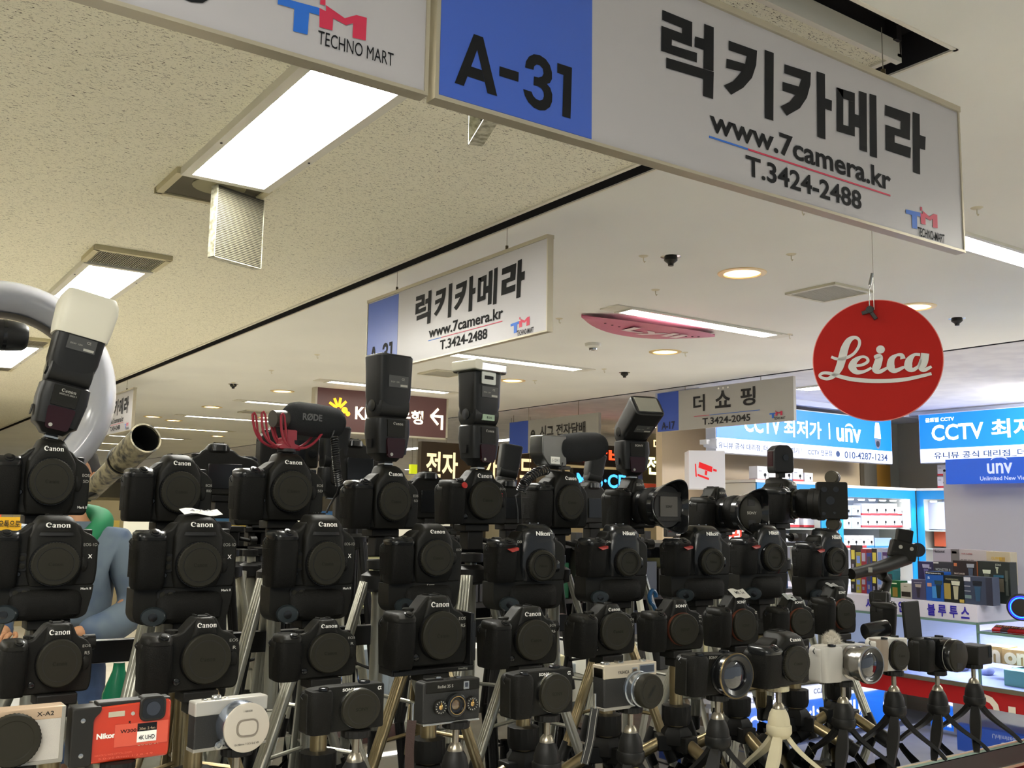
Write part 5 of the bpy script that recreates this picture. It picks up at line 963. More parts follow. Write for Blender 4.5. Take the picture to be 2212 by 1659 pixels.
def stroke(b, pts, wd):
    """ribbon with changing width through traced points"""
    P_ = [Vector((*d5(x, y), 0)) for x, y in pts]; W2 = list(wd) if isinstance(wd, (list, tuple)) else [wd]*len(pts); k = 1/5.53/F*2.36
    S = []; n = len(P_)
    for i in range(n-1):
        a, p, q, c = P_[max(i-1, 0)], P_[i], P_[i+1], P_[min(i+2, n-1)]
        for j in range(8):
            s_ = j/8; S.append((.5*((2*p)+(q-a)*s_+(2*a-5*p+4*q-c)*s_**2+(3*p-a-3*q+c)*s_**3), (W2[i]*(1-s_)+W2[i+1]*s_)*k/2))
    S.append((P_[-1], W2[-1]*k/2)); L_, R_ = [], []
    for i, (p, w_) in enumerate(S):
        d = (S[min(i+1, len(S)-1)][0]-S[max(i-1, 0)][0]).normalized(); nn = Vector((-d.y, d.x, 0)); L_.append(p+nn*w_); R_.append(p-nn*w_)
    vs = [(q.x, -.0052, q.y) for q in L_]+[(q.x, -.0052, q.y) for q in R_]; m_ = len(L_)
    b.add(vs, [(i, i+1, m_+i+1, m_+i) for i in range(m_-1)], mSc)
b = MB()
stroke(b, [(530, 1170), (600, 1195), (700, 1185), (800, 1130), (860, 1040), (862, 970), (810, 938), (740, 975), (690, 1070), (660, 1190), (625, 1300), (570, 1385), (490, 1430), (410, 1415), (395, 1385), (440, 1362), (520, 1368), (620, 1400), (800, 1440), (1080, 1458), (1400, 1440), (1725, 1370)], [34, 34, 38, 34, 34, 34, 40, 70, 90, 95, 88, 60, 40, 34, 32, 36, 40, 46, 50, 50, 46, 34])
stroke(b, [(820, 1275), (900, 1265), (965, 1225), (950, 1180), (890, 1170), (810, 1220), (780, 1290), (830, 1350), (920, 1345), (1010, 1300)], [34, 34, 36, 30, 30, 70, 92, 60, 36, 30])
stroke(b, [(1040, 1175), (1100, 1170), (1085, 1250), (1065, 1320), (1110, 1345), (1200, 1300)], [30, 80, 90, 92, 50, 30]); b.lathe([(49/5.53/F*2.36, 0), (49/5.53/F*2.36, .001)], mSc, T(d5(1117, 1082)[0], -.0045, d5(1117, 1082)[1]) @ RX(pi/2), 24)
stroke(b, [(1385, 1195), (1370, 1150), (1310, 1150), (1250, 1200), (1240, 1290), (1290, 1335), (1400, 1290)], [60, 44, 30, 70, 92, 56, 30])
stroke(b, [(1590, 1145), (1520, 1145), (1460, 1210), (1450, 1290), (1500, 1325), (1570, 1280), (1600, 1200)], [34, 34, 80, 92, 50, 34, 30]); stroke(b, [(1650, 1128), (1635, 1220), (1610, 1290), (1640, 1325), (1725, 1285)], [88, 92, 92, 50, 28])
sub(t, 'lettering', b, smooth=False)
b = MB(); k0 = d5(990, 610); b.lathe([(.006, -.004), (.009, -.004), (.009, .004), (.006, .004)], mBlk, T(k0[0], -.009, k0[1]) @ RX(pi/2), 20); b.box(-.0045, .0045, -.012, -.006, -.024, -.004, mBlk, T(k0[0]+.001, 0, k0[1]-.004) @ RY(radians(-32))); b.box(-.0045, .0045, -.012, -.006, -.018, -.002, mBlk, T(k0[0]-.001, 0, k0[1]-.004) @ RY(radians(76))); sub(t, 'hanger_clip', b, bevel=.001)
b = MB()
q0, q1, q2 = d5(990, 600), d5(980, 370), d5(1030, 170); qt = d5(1022, -2000)
b.tube([(q0[0], -.009, q0[1]), (q1[0], -.006, q1[1]), (q1[0]+.003, -.004, q1[1]+.008), (d5(990, 310)[0], -.003, d5(990, 310)[1])], .0014, mSteel, 6)
b.tube([(d5(990, 310)[0], -.003, d5(990, 310)[1]), (q2[0]-.002, -.002, q2[1])], .004, mSteel, 8); b.tube([(d5(1040, 610)[0], -.006, d5(1040, 610)[1]), (d5(1032, 180)[0], -.004, d5(1032, 180)[1])], .0011, mSteel, 6); sub(t, 'hook_and_cord', b)
b = MB(); b.cyl((q2[0], 0, q2[1]), (q2[0], 0, H-C.z), .0007, mat('wire', '8a8578', .4, .6), n=6); sub(t, 'wire', b)
# ---------------------------------------------------------------- ring light
mRL = mat('ring_diffuser', 'c9cad0', .18, spec=.6); Cc = pd(-2, 842, 1.95); t = thing('ring_light', 'large glossy white ring light behind the cameras at the left', 'ring light', Cc); fw = Vector((0, 0, EYE))-Cc; t.rotation_euler = (radians(0), 0, math.atan2(fw.x, -fw.y)+.10)
k = 1.95/F; Ro, Ri = 240*k, 168*k; b = MB(); rs = []
for j in range(72):
    a = 2*pi*j/72; ring = []
    for i in range(13):
        f = i/12; r = Ri+(Ro-Ri)*f; y = -.052*sin(pi*f)**.7; ring.append((r*cos(a), y, r*sin(a)))
    ring.append((Ro*cos(a), .02, Ro*sin(a))); ring.append((Ri*cos(a), .02, Ri*sin(a))); rs.append(ring)
b.rings(rs, mRL, closed=True); sub(t, 'diffuser', b, ang=50)
b = MB(); rs = []
for j in range(72):
    a = 2*pi*j/72; rs.append([((Ri-.006)*cos(a), .0, (Ri-.006)*sin(a)), ((Ri)*cos(a), -.012, (Ri)*sin(a)), (Ri*cos(a), .03, Ri*sin(a)), ((Ri-.006)*cos(a), .03, (Ri-.006)*sin(a))])
b.rings(rs, mat('ring_back', '55504a', .5), closed=True); sub(t, 'inner_rim', b)
b = MB(); b.cyl((0, .03, -Ro), (0, .03, -(Cc.z)), .014, mBlk, n=14); sub(t, 'stand_pole', b)
# dark objects at the far left edge inside the ring
p_ = pd(-10, 722, 1.7); t = thing('flash_unit', 'black flash head entering from the left edge inside the ring light', 'flash', p_, 0, 'flash units on the cameras'); b = MB(T(0, 0, 0)); b.lathe([(.018, -.09), (.026, -.06), (.027, .02), (.024, .044), (.019, .05)], mFl, RY(pi/2), 32); sub(t, 'head', b); b = MB(); b.lathe([(.0275, .0), (.0275, .006)], mGloss, T(.01, 0, 0) @ RY(pi/2), 32); sub(t, 'band', b)
b = MB(); b.cyl((-.02, 0, -.02), (-.02, 0, -.22), .012, mFl); sub(t, 'body', b)
# camouflage telephoto
mCamo = mat('camouflage', '9c9272', .55, var=(55, '1d1b12')); a_, b_ = pd(212, 1045, 2.6), pd(315, 946, 2.42); t = thing('telephoto_lens', 'long camouflage wrapped telephoto lens pointing up to the right', 'lens', a_); d = b_-a_; Q = d.to_track_quat('Z', 'Y').to_matrix().to_4x4(); L = d.length
r1 = .036; b = MB(Q); b.lathe([(r1*.72, -.05), (r1*.75, L*.4), (r1*.98, L*.46), (r1*1.02, L*.62)], mCamo, n=40); sub(t, 'barrel', b)
b = MB(Q); b.lathe([(r1*1.0, L*.6), (r1*1.06, L*.98), (r1*1.1, L), (r1*.98, L), (r1*.96, L*.7), (.0001, L*.7)], mCamo, n=40, cap=False); h = sub(t, 'hood', b); b = MB(Q); b.lathe([(r1*.96, L*.98), (r1*.94, L*.72), (.0001, L*.72)], mDk, n=40, cap=False); sub(h, 'dark_opening', b)
b = MB(Q); b.lathe([(r1*1.1, L*.52), (r1*1.1, L*.535), (r1*1.0, L*.535)], mBlk, n=40); b.box(r1, r1*1.35, -.004, .004, L*.515, L*.54, mBlk); sub(t, 'hood_strap', b)
b = MB(); b.tube([(0, 0, -.02), (-.06, 0, -.05), (-.085, 0, -.11), (-.085, 0, -a_.z*.5), (-.085, 0, -a_.z+.001)], .007, mBlk); sub(t, 'stand', b)
# ---------------------------------------------------------------- person
mDenim = mat('denim', '5f6c78', .85, var=(7, '3a4c68')); mGreen = mat('hood_green', '17734a', .8, bump=(60, .4)); mSkin = mat('skin', 'a87a57', .6); mHair = mat('hair_black', (.01, .009, .008), .6); mJean = mat('jeans', '34496a', .85, var=(14, '283a58'))
D = 4.0; pc = pd(155, 1110, D); t = thing('person', 'person in a denim jacket with a green hood, standing behind the left cameras', 'person', (pc.x, pc.y, 0)); px0 = Vector((pc.x, pc.y, 0)); fw = Vector((0, 0, EYE))-px0; fw.z = 0; yw = math.atan2(fw.x, -fw.y); t.rotation_euler.z = yw-.35
def skin_mesh(name, chains, m_, parent, sub_=2):
    """verts with radii joined as edges, grown by a skin modifier"""
    vs = []; es = []; rd = []; idx = {}
    for ch in chains:
        prev = None
        for p, r in ch:
            kk = tuple(round(c, 4) for c in p)
            if kk not in idx: idx[kk] = len(vs); vs.append(p); rd.append(r)
            i = idx[kk]
            if prev is not None: es.append((prev, i))
            prev = i
    me = bpy.data.meshes.new(name); me.from_pydata(vs, es, []); o = bpy.data.objects.new(name, me); COL.objects.link(o); o.parent = parent; me.materials.append(m_)
    sk = o.modifiers.new('skin', 'SKIN'); sl = me.skin_vertices[0].data
    for i, r in enumerate(rd): sl[i].radius = r if isinstance(r, tuple) else (r, r)
    sl[0].use_root = True; sk.use_smooth_shade = True; ss = o.modifiers.new('sub', 'SUBSURF'); ss.levels = sub_; ss.render_levels = sub_
    return o
# body of skin (legs, torso, arms, neck) under the clothes
bd_ = skin_mesh('body', [[((0, 0, .95), (.13, .10)), ((0, 0, 1.15), (.12, .09)), ((0, 0, 1.36), (.12, .08)), ((0, 0, 1.46), .055), ((0, -.01, 1.53), .052)],
   [((0, 0, .95), (.13, .10)), ((.09, 0, .86), .085), ((.10, -.01, .48), .06), ((.10, .01, .10), .042), ((.10, -.10, .04), .035)], [((0, 0, .95), (.13, .10)), ((-.09, 0, .86), .085), ((-.10, -.01, .48), .06), ((-.10, .01, .10), .042), ((-.10, -.10, .04), .035)],
   [((0, 0, 1.36), (.12, .08)), ((.19, .01, 1.35), .05), ((.265, .025, 1.14), .042), ((.19, -.16, 1.02), .034), ((.12, -.25, 1.03), .03)], [((0, 0, 1.36), (.12, .08)), ((-.19, .01, 1.35), .05), ((-.265, .025, 1.14), .042), ((-.19, -.16, 1.02), .034), ((-.12, -.25, 1.03), .03)]], mSkin, t)
for sx in (1, -1):
    for f_ in range(4): skin_mesh('finger', [[((sx*.12+(f_-1.5)*.018, -.265, 1.03), .010), ((sx*.12+(f_-1.5)*.019, -.305-.006*(f_ in (1, 2)), 1.022), .009), ((sx*.12+(f_-1.5)*.018, -.325, 1.0), .008)]], mSkin, bd_, 1)
    skin_mesh('thumb', [[((sx*.12-sx*.03, -.24, 1.03), .011), ((sx*.12-sx*.05, -.27, 1.02), .009), ((sx*.12-sx*.045, -.29, 1.01), .008)]], mSkin, bd_, 1)
jk = skin_mesh('denim_jacket', [[((0, 0, 1.0), (.19, .13)), ((0, 0, 1.12), (.19, .135)), ((0, .0, 1.30), (.185, .12)), ((0, .01, 1.42), (.10, .08))],
   [((0, .0, 1.30), (.185, .12)), ((.19, .01, 1.35), .085), ((.265, .03, 1.18), .08), ((.27, .02, 1.09), .078), ((.21, -.14, 1.03), .07), ((.14, -.235, 1.03), .055)], [((0, .0, 1.30), (.185, .12)), ((-.19, .01, 1.35), .085), ((-.265, .03, 1.18), .08), ((-.27, .02, 1.09), .078), ((-.21, -.14, 1.03), .07), ((-.14, -.235, 1.03), .055)]], mDenim, t)
hm = skin_mesh('denim_waistband', [[((0, 0, 1.0), (.185, .13)), ((0, 0, .96), (.18, .125))]], mDenim, jk, 1)
b = MB(); b.rings([sup(sx_*.0, 0, .105, .085, z_, 2.4, 24) for sx_, z_ in ((0, 1.395), (0, 1.40), (0, 1.445))], mDenim); b.build('jacket_collar', jk, ang=60)
b = MB(); b.box(.05, .13, -.150, -.140, 1.20, 1.23, mDenim); b.box(-.13, -.05, -.150, -.140, 1.20, 1.23, mDenim); b.build('pocket_flap', jk, bevel=.002)
skin_mesh('hood', [[((-.10, -.09, 1.38), .035), ((-.12, .02, 1.44), .05), ((-.07, .10, 1.46), .06), ((.03, .12, 1.46), .062), ((.11, .06, 1.45), .055), ((.12, -.04, 1.41), .042), ((.06, -.12, 1.33), .03)]], mGreen, t)
skin_mesh('jeans', [[((0, 0, .98), (.165, .12)), ((0, 0, .88), (.15, .12)), ((.09, 0, .80), .10), ((.105, -.01, .48), .075), ((.105, .01, .09), .062)], [((0, 0, .88), (.15, .12)), ((-.09, 0, .80), .10), ((-.105, -.01, .48), .075), ((-.105, .01, .09), .062)]], mJean, t)
for sx in (1, -1): b = MB(); rs = [sup(sx*.105, -.06, .045*w__, .13*w__, z, 3, 20) for z, w__ in ((0, 1), (.03, 1.02), (.06, .85), (.09, .5))]; b.rings(rs, mBlk); sub(t, 'shoe', b, ang=60)
b = MB(T(0, -.005, 1.62)); rs = [sup(0, cy, hx, hy, z, 2.3, 28) for z, cy, hx, hy in ((-.115, -.03, .03, .035), (-.10, -.025, .05, .06), (-.06, -.01, .066, .082), (-.01, 0, .074, .094), (.05, .0, .076, .096), (.09, .005, .062, .078), (.112, .01, .03, .04))]
b.rings(rs, mSkin); hd = sub(t, 'head', b, ang=80)
b = MB(T(0, -.005, 1.62)); b.rings([sup(0, -.1-.012*f, .012, .012*f+.004, z, 2, 10) for z, f in ((-.045, 1.3), (-.03, 1), (0, .2))], mSkin); sub(hd, 'nose', b)
for sx in (1, -1):
    b = MB(T(0, -.005, 1.62)); b.lathe([(.0001, 0), (.010, .003), (.0001, .008)], mLet, T(sx*.03, -.088, .004) @ RX(pi/2), 12); b.lathe([(.004, .006), (.0001, .009)], mBlk, T(sx*.03, -.088, .004) @ RX(pi/2), 10); sub(hd, 'eye', b)
    b = MB(T(0, -.005, 1.62)); b.rings([sup(sx*.078, .0, .006, .016*w_, z, 2, 10) for z, w_ in ((-.03, .5), (-.01, 1), (.015, 1.1), (.025, .5))], mSkin); sub(hd, 'ear', b)
b = MB(T(0, -.005, 1.62)); b.box(-.022, .022, -.094, -.088, -.062, -.057, mat('lips', '8a4a42', .5)); sub(hd, 'mouth', b)
b = MB(T(0, .006, 1.625)); rs = [sup(0, cy, hx, hy, z, 2.3, 28) for z, cy, hx, hy in ((-.10, .045, .05, .045), (-.05, .035, .078, .066), (.0, .03, .084, .080), (.045, .012, .086, .098), (.095, .008, .072, .088), (.125, .01, .03, .04))]
b.rings(rs, mHair); sub(t, 'hair', b, ang=80)
# ---------------------------------------------------------------- stall beyond: signs over the aisle
def board(label, corners, txts, plane, col, rz, emit=0, thick=.03, frame=None, blue=None, name='hanging_sign', cat='sign', extra=None, wr=True):
    """flat sign on a wall-parallel plane given by its pixel box; rz 0: faces -y, -90: faces -x"""
    f_ = (lambda u, v: py(u, v, plane)) if rz == 0 else (lambda u, v: px(u, v, plane))
    ps = [f_(*c) for c in corners]; z0 = min(p.z for p in ps); z1 = max(p.z for p in ps)
    z0 = sum(sorted(p.z for p in ps)[:2])/2; z1 = sum(sorted(p.z for p in ps)[2:])/2
    if rz == 0: x0 = (ps[0].x+ps[3].x)/2; W_ = (ps[1].x+ps[2].x)/2-x0; loc = (x0, plane, z0)
    else: y0 = (ps[0].y+ps[3].y)/2; W_ = y0-(ps[1].y+ps[2].y)/2; loc = (plane, y0, z0)
    t = thing(name, label, cat, loc, radians(rz)); h = z1-z0; b = MB()
    m_ = mat('board_%s_%g' % (col, emit), col, .4, emit=emit); b.box(0, W_, 0, thick, 0, h, m_); sub(t, 'board', b, smooth=False)
    if blue: b = MB(); b.box(0, W_*blue[0], -.001, 0, 0, h, mat('bl'+blue[1], blue[1], .35)); sub(t, 'blue_panel', b, smooth=False)
    if frame: b = MB(); fr = mat('fr'+frame, frame, .4); b.box(-.02, W_+.02, -.006, thick, h, h+.05, fr); b.box(-.02, 0, -.006, thick, -.01, h, fr); b.box(W_, W_+.02, -.006, thick, -.01, h, fr); b.box(-.02, W_+.02, -.006, thick, -.015, 0, fr); sub(t, 'frame', b, smooth=False)
    b = MB(); e = 0
    for (s_, fx, fz, hh, ww, tc, te) in txts:
        b.text(s_, hh*h, mat('tx%s_%g' % (tc, te), tc, .5, emit=te), TXM(fx*W_, -.004, fz*h), .025, w=ww*W_); e = 1
    if e: sub(t, 'lettering', b, smooth=False)
    if extra: extra(t, W_, h)
    if wr: 
        b = MB()
        for x in (.22*W_, .78*W_): b.cyl((x, thick/2, h+(.05 if frame else 0)), (x, thick/2, H-z0), .003, mat('wire', '8a8578', .4, .6), n=6)
        sub(t, 'wires', b)
    return t
def ex17(t, W_, h):
    b = MB(); logo(b, W_*.845, h*.14, W_*.085, y=-.005); b.box(W_*.30, W_*.42, -.005, -.003, h*.30, h*.312, mTR); b.box(W_*.42, W_*.78, -.005, -.003, h*.30, h*.312, mTB)
    sub(t, 'logo', b, smooth=False)
    b = MB()
    for i in range(3): b.lathe([(.008, 0), (.008, .004)], mLet, T(W_*(.49+.035*i), -.003, h*.93) @ RX(pi/2), 10)
    sub(t, 'rivet', b, smooth=False)
board('grey and blue hanging sign marked A-17, left of the red disc', ((1423, 850), (1715, 812), (1713, 905), (1418, 936)), [('더', .34, .63, .42, .09, '17181c', 0), ('쇼', .52, .66, .42, .115, '17181c', 0), ('핑', .70, .66, .44, .105, '17181c', 0), ('T.3424-2045', .54, .16, .17, .35, '17181c', 0), ('A-17', .09, .14, .20, .11, '17203f', 0)], 6.05, 'a9a8a4', -90, blue=(.175, '2c50b4'), extra=ex17)
board('grey and blue hanging sign with long Korean name behind the foam microphone', ((1101, 912), (1293, 892), (1293, 970), (1100, 980)), [('e', .29, .55, .30, .055, '201f1e', 0), ('시그 전자담배', .62, .62, .34, .50, '201f1e', 0), ('T.3424-2021', .55, .28, .12, .4, '201f1e', 0), ('A-015', .09, .12, .17, .14, '1c2c60', 0)], 6.05, '9c9b96', -90, blue=(.23, '2c50b4'))
def exkb(t, W_, h):
    b = MB(); mY = mat('star_yellow', 'ffb31a', .5, emit=1.2)
    for a in (150, 115, 80, 45): b.box(0, .085, -.008, -.004, -.012, .012, mY, T(W_*.155, 0, h*.52) @ RY(-radians(a)) @ T(.02, 0, 0))
    b.lathe([(.03, 0), (.03, .004)], mY, T(W_*.20, -.004, h*.50) @ RX(pi/2), 20); b.lathe([(.022, 0), (.022, .004)], mY, T(W_*.225, -.004, h*.42) @ RX(pi/2), 20); sub(t, 'star_logo', b, smooth=False)
    b = MB(); mW = mat('tx_cream', 'fff0d0', .5, emit=1.3)
    for (x, z, L_, a) in ((.875, .52, .11, 45), (.875, .52, .11, -45), (.868, .53, .13, 0)): b.box(0, L_, -.008, -.004, -.012, .012, mW, T(W_*x, 0, h*z) @ RY(-radians(a)))
    b.box(0, .024, -.008, -.004, -.13, .012, mW, T(W_*.868+.12, 0, h*.53)); sub(t, 'arrow', b, smooth=False)
board('brown illuminated bank sign with yellow star and arrow', ((684, 838), (965, 858), (962, 945), (684, 930)), [('KB', .345, .46, .30, .13, 'fff0d0', 1.3), ('국민은행', .60, .46, .34, .42, 'fff0d0', 1.3)], 8.3, '4a2f2c', 0, emit=.35, frame='b9b3a0', extra=exkb, thick=.08)
# ---------------------------------------------------------------- electronics stall on the right: walls and light boxes
mWallB = mat('beige_panel', 'd0bd9f', .5); mWallG = mat('grey_panel', 'a3a297', .5)
b = MB(); b.box(6.3, 9.9, 6.62, 6.7, 0, H, mWallB); struct(b.build('wall_back', smooth=False))
b = MB(); b.box(9.85, 9.95, -3, 6.7, 0, H, mWallG); struct(b.build('wall_right', smooth=False))
b = MB(); b.box(6.2, 9.9, 6.05, 6.6, EYE+1.07, H, mat('soffit_blue', 'a9b1c8', .6)); b.box(9.3, 9.9, -1, 6.05, EYE+1.085, H, mat('soffit_blue', 'a9b1c8', .6)); struct(b.build('trim_4', smooth=False))
for (u0, u1, c, lab, z1) in ((1863, 1890, '6a675e', 'grey upright panel right of the beige wall', 1.0), (1890, 1919, 'b0802f', 'ochre upright panel below the end of the left blue light box', .6), (1919, 1998, 'a0a196', 'wide grey panel between the two blue light boxes', 1.1), (1996, 2022, '4a352f', 'dark brown upright panel under the right light box', .6)):
    a, c_ = py(u0, 1000, 6.58), py(u1, 1000, 6.58); b = MB(); b.box(a.x, c_.x, 6.56, 6.61, 0, min(H, EYE+z1+.0), mat('p'+c, c, .5)); o = b.build('wall_panel', smooth=False); tag(o, lab, 'panel')
def lit_sign(label, f, us, z_, rz, plane, txts):
    pass
mLB = mat('lightbox_blue', '0f68dc', .4, emit=.72); mLW = mat('lightbox_white', 'dfe4ff', .4, emit=.8); mLT = mat('lightbox_text', 'ffffff', .4, emit=1.5); mNavy = mat('navy_text', '24406f', .5)
def arc(b, x, z, r, wd, m, a0=35, a1=145):
    vs = []; n = 12
    for i in range(n+1): a = radians(a0+(a1-a0)*i/n); k = wd*(1-abs(2*i/n-1)**2)*.5+wd*.12; vs += [(x+(r+k)*cos(a), -.006, z+(r+k)*sin(a)*.8), (x+(r-k)*cos(a), -.006, z+(r-k)*sin(a)*.8)]
    b.add(vs, [(2*i, 2*i+2, 2*i+3, 2*i+1) for i in range(n)], m)
def dome(b, x, z, s):
    m1, m2, m3 = mat('dome_white', 'e6e9ef', .4, emit=.7), mat('dome_grey', '62666c', .4, emit=.4), mat('dome_dark', '2a2d31', .4)
    flat(b, [(x-s*.2, z+s*1.3), (x+s*.2, z+s*1.3), (x+s*.3, z+s*1.0), (x+s*.42, z+s*.1), (x-s*.42, z+s*.1), (x-s*.3, z+s*1.0)], -.006, m1)
    flat(b, [(x+s*.36*cos(a), z+.05*s+s*.75*sin(a)) for a in [pi+pi*i/12 for i in range(13)]], -.0065, m2); flat(b, [(x+s*.22*cos(a), z-.32*s+s*.24*sin(a)) for a in [2*pi*i/14 for i in range(14)]], -.007, m3)
def lightbox(label, loc, rz, W_, h, L):
    t = thing('light_box_sign', label, 'sign', loc, radians(rz), 'blue light boxes over the electronics stall'); b = MB(); b.box(0, W_, 0, .12, 0, h, mat('box_frame', 'c8cfe2', .4)); sub(t, 'housing', b, smooth=False)
    b = MB(); b.box(.008, W_-.008, -.004, .0, h*.285, h-.008, mLB); sub(t, 'blue_face', b, smooth=False); b = MB(); b.box(.008, W_-.008, -.004, .0, .008, h*.285, mLW); sub(t, 'white_face', b, smooth=False)
    b = MB()
    for s_, x, z, hh, ww, m_ in L: b.text(s_, hh*h, m_, TXM(x*W_, -.006, z*h), .02, w=ww*W_)
    return t, b
p = py(1545, 867, 6.1); q = py(1928, 1003, 6.1); W_ = q.x-p.x; h = .462
t, b = lightbox('blue light box sign ending at the dome camera picture, left of the stall corner', (p.x, 6.1, q.z), 0, W_, h, [('CCTV', .235, .61, .34, .19, mLT), ('최저가', .455, .60, .36, .21, mLT), ('unv', .725, .56, .30, .15, mLT), ('유니뷰 공식 대리점_더 쇼핑_음향기기', .22, .14, .13, .42, mNavy), ('CCTV 전문점', .55, .14, .12, .14, mNavy), ('010-4287-1234', .83, .135, .155, .27, mNavy)])
b.box(W_*.605, W_*.611, -.006, -.004, h*.44, h*.78, mLT); arc(b, W_*.728, h*.66, .075, .022, mLT); b.lathe([(.03, 0), (.03, .002)], mNavy, T(W_*.655, -.005, h*.14) @ RX(pi/2), 20); b.box(W_*.445, W_*.447, -.006, -.004, h*.08, h*.2, mNavy)
dome(b, W_*.905, h*.52, .135); sub(t, 'lettering', b, smooth=False)
p = px(1984, 895, 9.2); q = px(1986, 1001, 9.2); W2 = 2.6
t, b = lightbox('blue light box sign on the right wall, cut by the right edge', (9.2, p.y, q.z), -90, W2, .50, [('글로벌 CCTV', .09, .87, .09, .12, mLT), ('CCTV', .16, .60, .32, .21, mLT), ('최저가', .42, .61, .36, .25, mLT), ('unv', .75, .58, .3, .15, mLT), ('유니뷰 공식 대리점_더 쇼핑_음향기기', .36, .14, .14, .6, mNavy)])
sub(t, 'lettering', b, smooth=False)
p = px(2042, 997, 5.55); q = px(2045, 1046, 5.55); t = thing('shop_sign', 'solid blue sign with white curved letters over the white wall at the right edge', 'sign', (5.55, p.y, q.z), -pi/2); b = MB(); hh = p.z-q.z+.012; b.box(0, 1.4, 0, .05, 0, hh, mat('sign_blue2', '1c55c8', .3, emit=.25)); sub(t, 'board', b, smooth=False)
b = MB(); m_ = mat('sign_letter', 'c9d4ee', .5, emit=.3); b.text('unv', hh*.42, m_, TXM(.335, -.003, hh*.58), .02, w=.15); arc(b, .335, hh*.72, .06, .012, m_); b.text('Unlimited New View', hh*.16, m_, TXM(.36, -.003, hh*.20), .01, w=.29); sub(t, 'lettering', b, smooth=False)
# bullet camera beside the left light box
p = py(1533, 958, 6.0); t = thing('security_camera', 'small white bullet camera fixed at the left end of the blue light box', 'security camera', p); b = MB(); b.lathe([(.03, -.05), (.04, -.02), (.045, .06), (.04, .07)], mat('cctv_white', 'd9dbe0', .4), RX(pi/2) @ RY(.5), 24); sub(t, 'housing', b); b = MB(); b.lathe([(.036, .071), (.03, .075), (.01, .076)], mGlassB, RX(pi/2) @ RY(.5), 20); sub(t, 'lens', b); b = MB(); b.box(-.07, -.03, -.03, .05, -.01, .03, mat('cctv_white', 'd9dbe0', .4)); sub(t, 'bracket', b)
b = MB(); b.tube([p+Vector((-.05, .02, -.02)), p+Vector((0, .02, -.14)), p+Vector((.09, .02, -.20))], .006, mat('cctv_white', 'd9dbe0', .4)); sub(t, 'cable', b); t.children[-1].matrix_parent_inverse = t.matrix_world.inverted(); 
bpy.context.view_layer.update(); t.children[-1].matrix_parent_inverse = t.matrix_world.inverted()
# white block with red camera pictures
def cctv_icon(b, x, z, s, m):
    for pl in (((-.5, .42), (.35, .1), (.3, -.25), (-.55, .05)), ((.40, .0), (.62, -.08), (.6, -.22), (.38, -.14)), ((-.12, -.12), (.02, -.17), (-.02, -.45), (-.16, -.4)), ((-.6, -.35), (.12, -.62), (.1, -.75), (-.62, -.48)), ((-.78, .3), (-.7, .28), (-.66, -.55), (-.74, -.52))): flat(b, [(x+s*i, z+s*j) for i, j in pl], -.003, m)
p = py(1567, 1060, 5.75); t = thing('sign_block', 'white cubic sign block with red security camera pictures', 'sign', (p.x, p.y, EYE+.235), radians(-38)); b = MB(); b.box(-.30, 0, 0, .3, 0, .32, mat('block_white', 'd6d6dc', .4, emit=.08)); sub(t, 'block', b, smooth=False)
b = MB(); cctv_icon(b, -.15, .17, .13, mat('icon_red', 'd3141c', .5, emit=.3)); sub(t, 'left_picture', b, smooth=False)
b = MB(T(0, 0, 0) @ RZ(pi/2)); cctv_icon(b, .15, .17, .13, mat('icon_red2', 'b81f45', .5, emit=.2)); sub(t, 'right_picture', b, smooth=False)
p = py(1520, 1190, 4.6); q = py(1612, 1130, 4.6); t = thing('led_sign', 'glaring red and white lit sign seen between the rows', 'sign', p, 0); b = MB(); b.box(0, q.x-p.x, 0, .05, 0, q.z-p.z, mat('led_white', (1, .93, .9), .5, emit=4)); sub(t, 'panel', b, smooth=False)
b = MB(); mR_ = mat('led_red', (1, .02, .01), .5, emit=2.2); b.text('여권', (q.z-p.z)*.8, mR_, TXM((q.x-p.x)/2, -.004, (q.z-p.z)/2), .03, w=(q.x-p.x)*.8); b.box(-.03, .02, -.01, 0, 0, (q.z-p.z)*.6, mR_); sub(t, 'lettering', b, smooth=False)
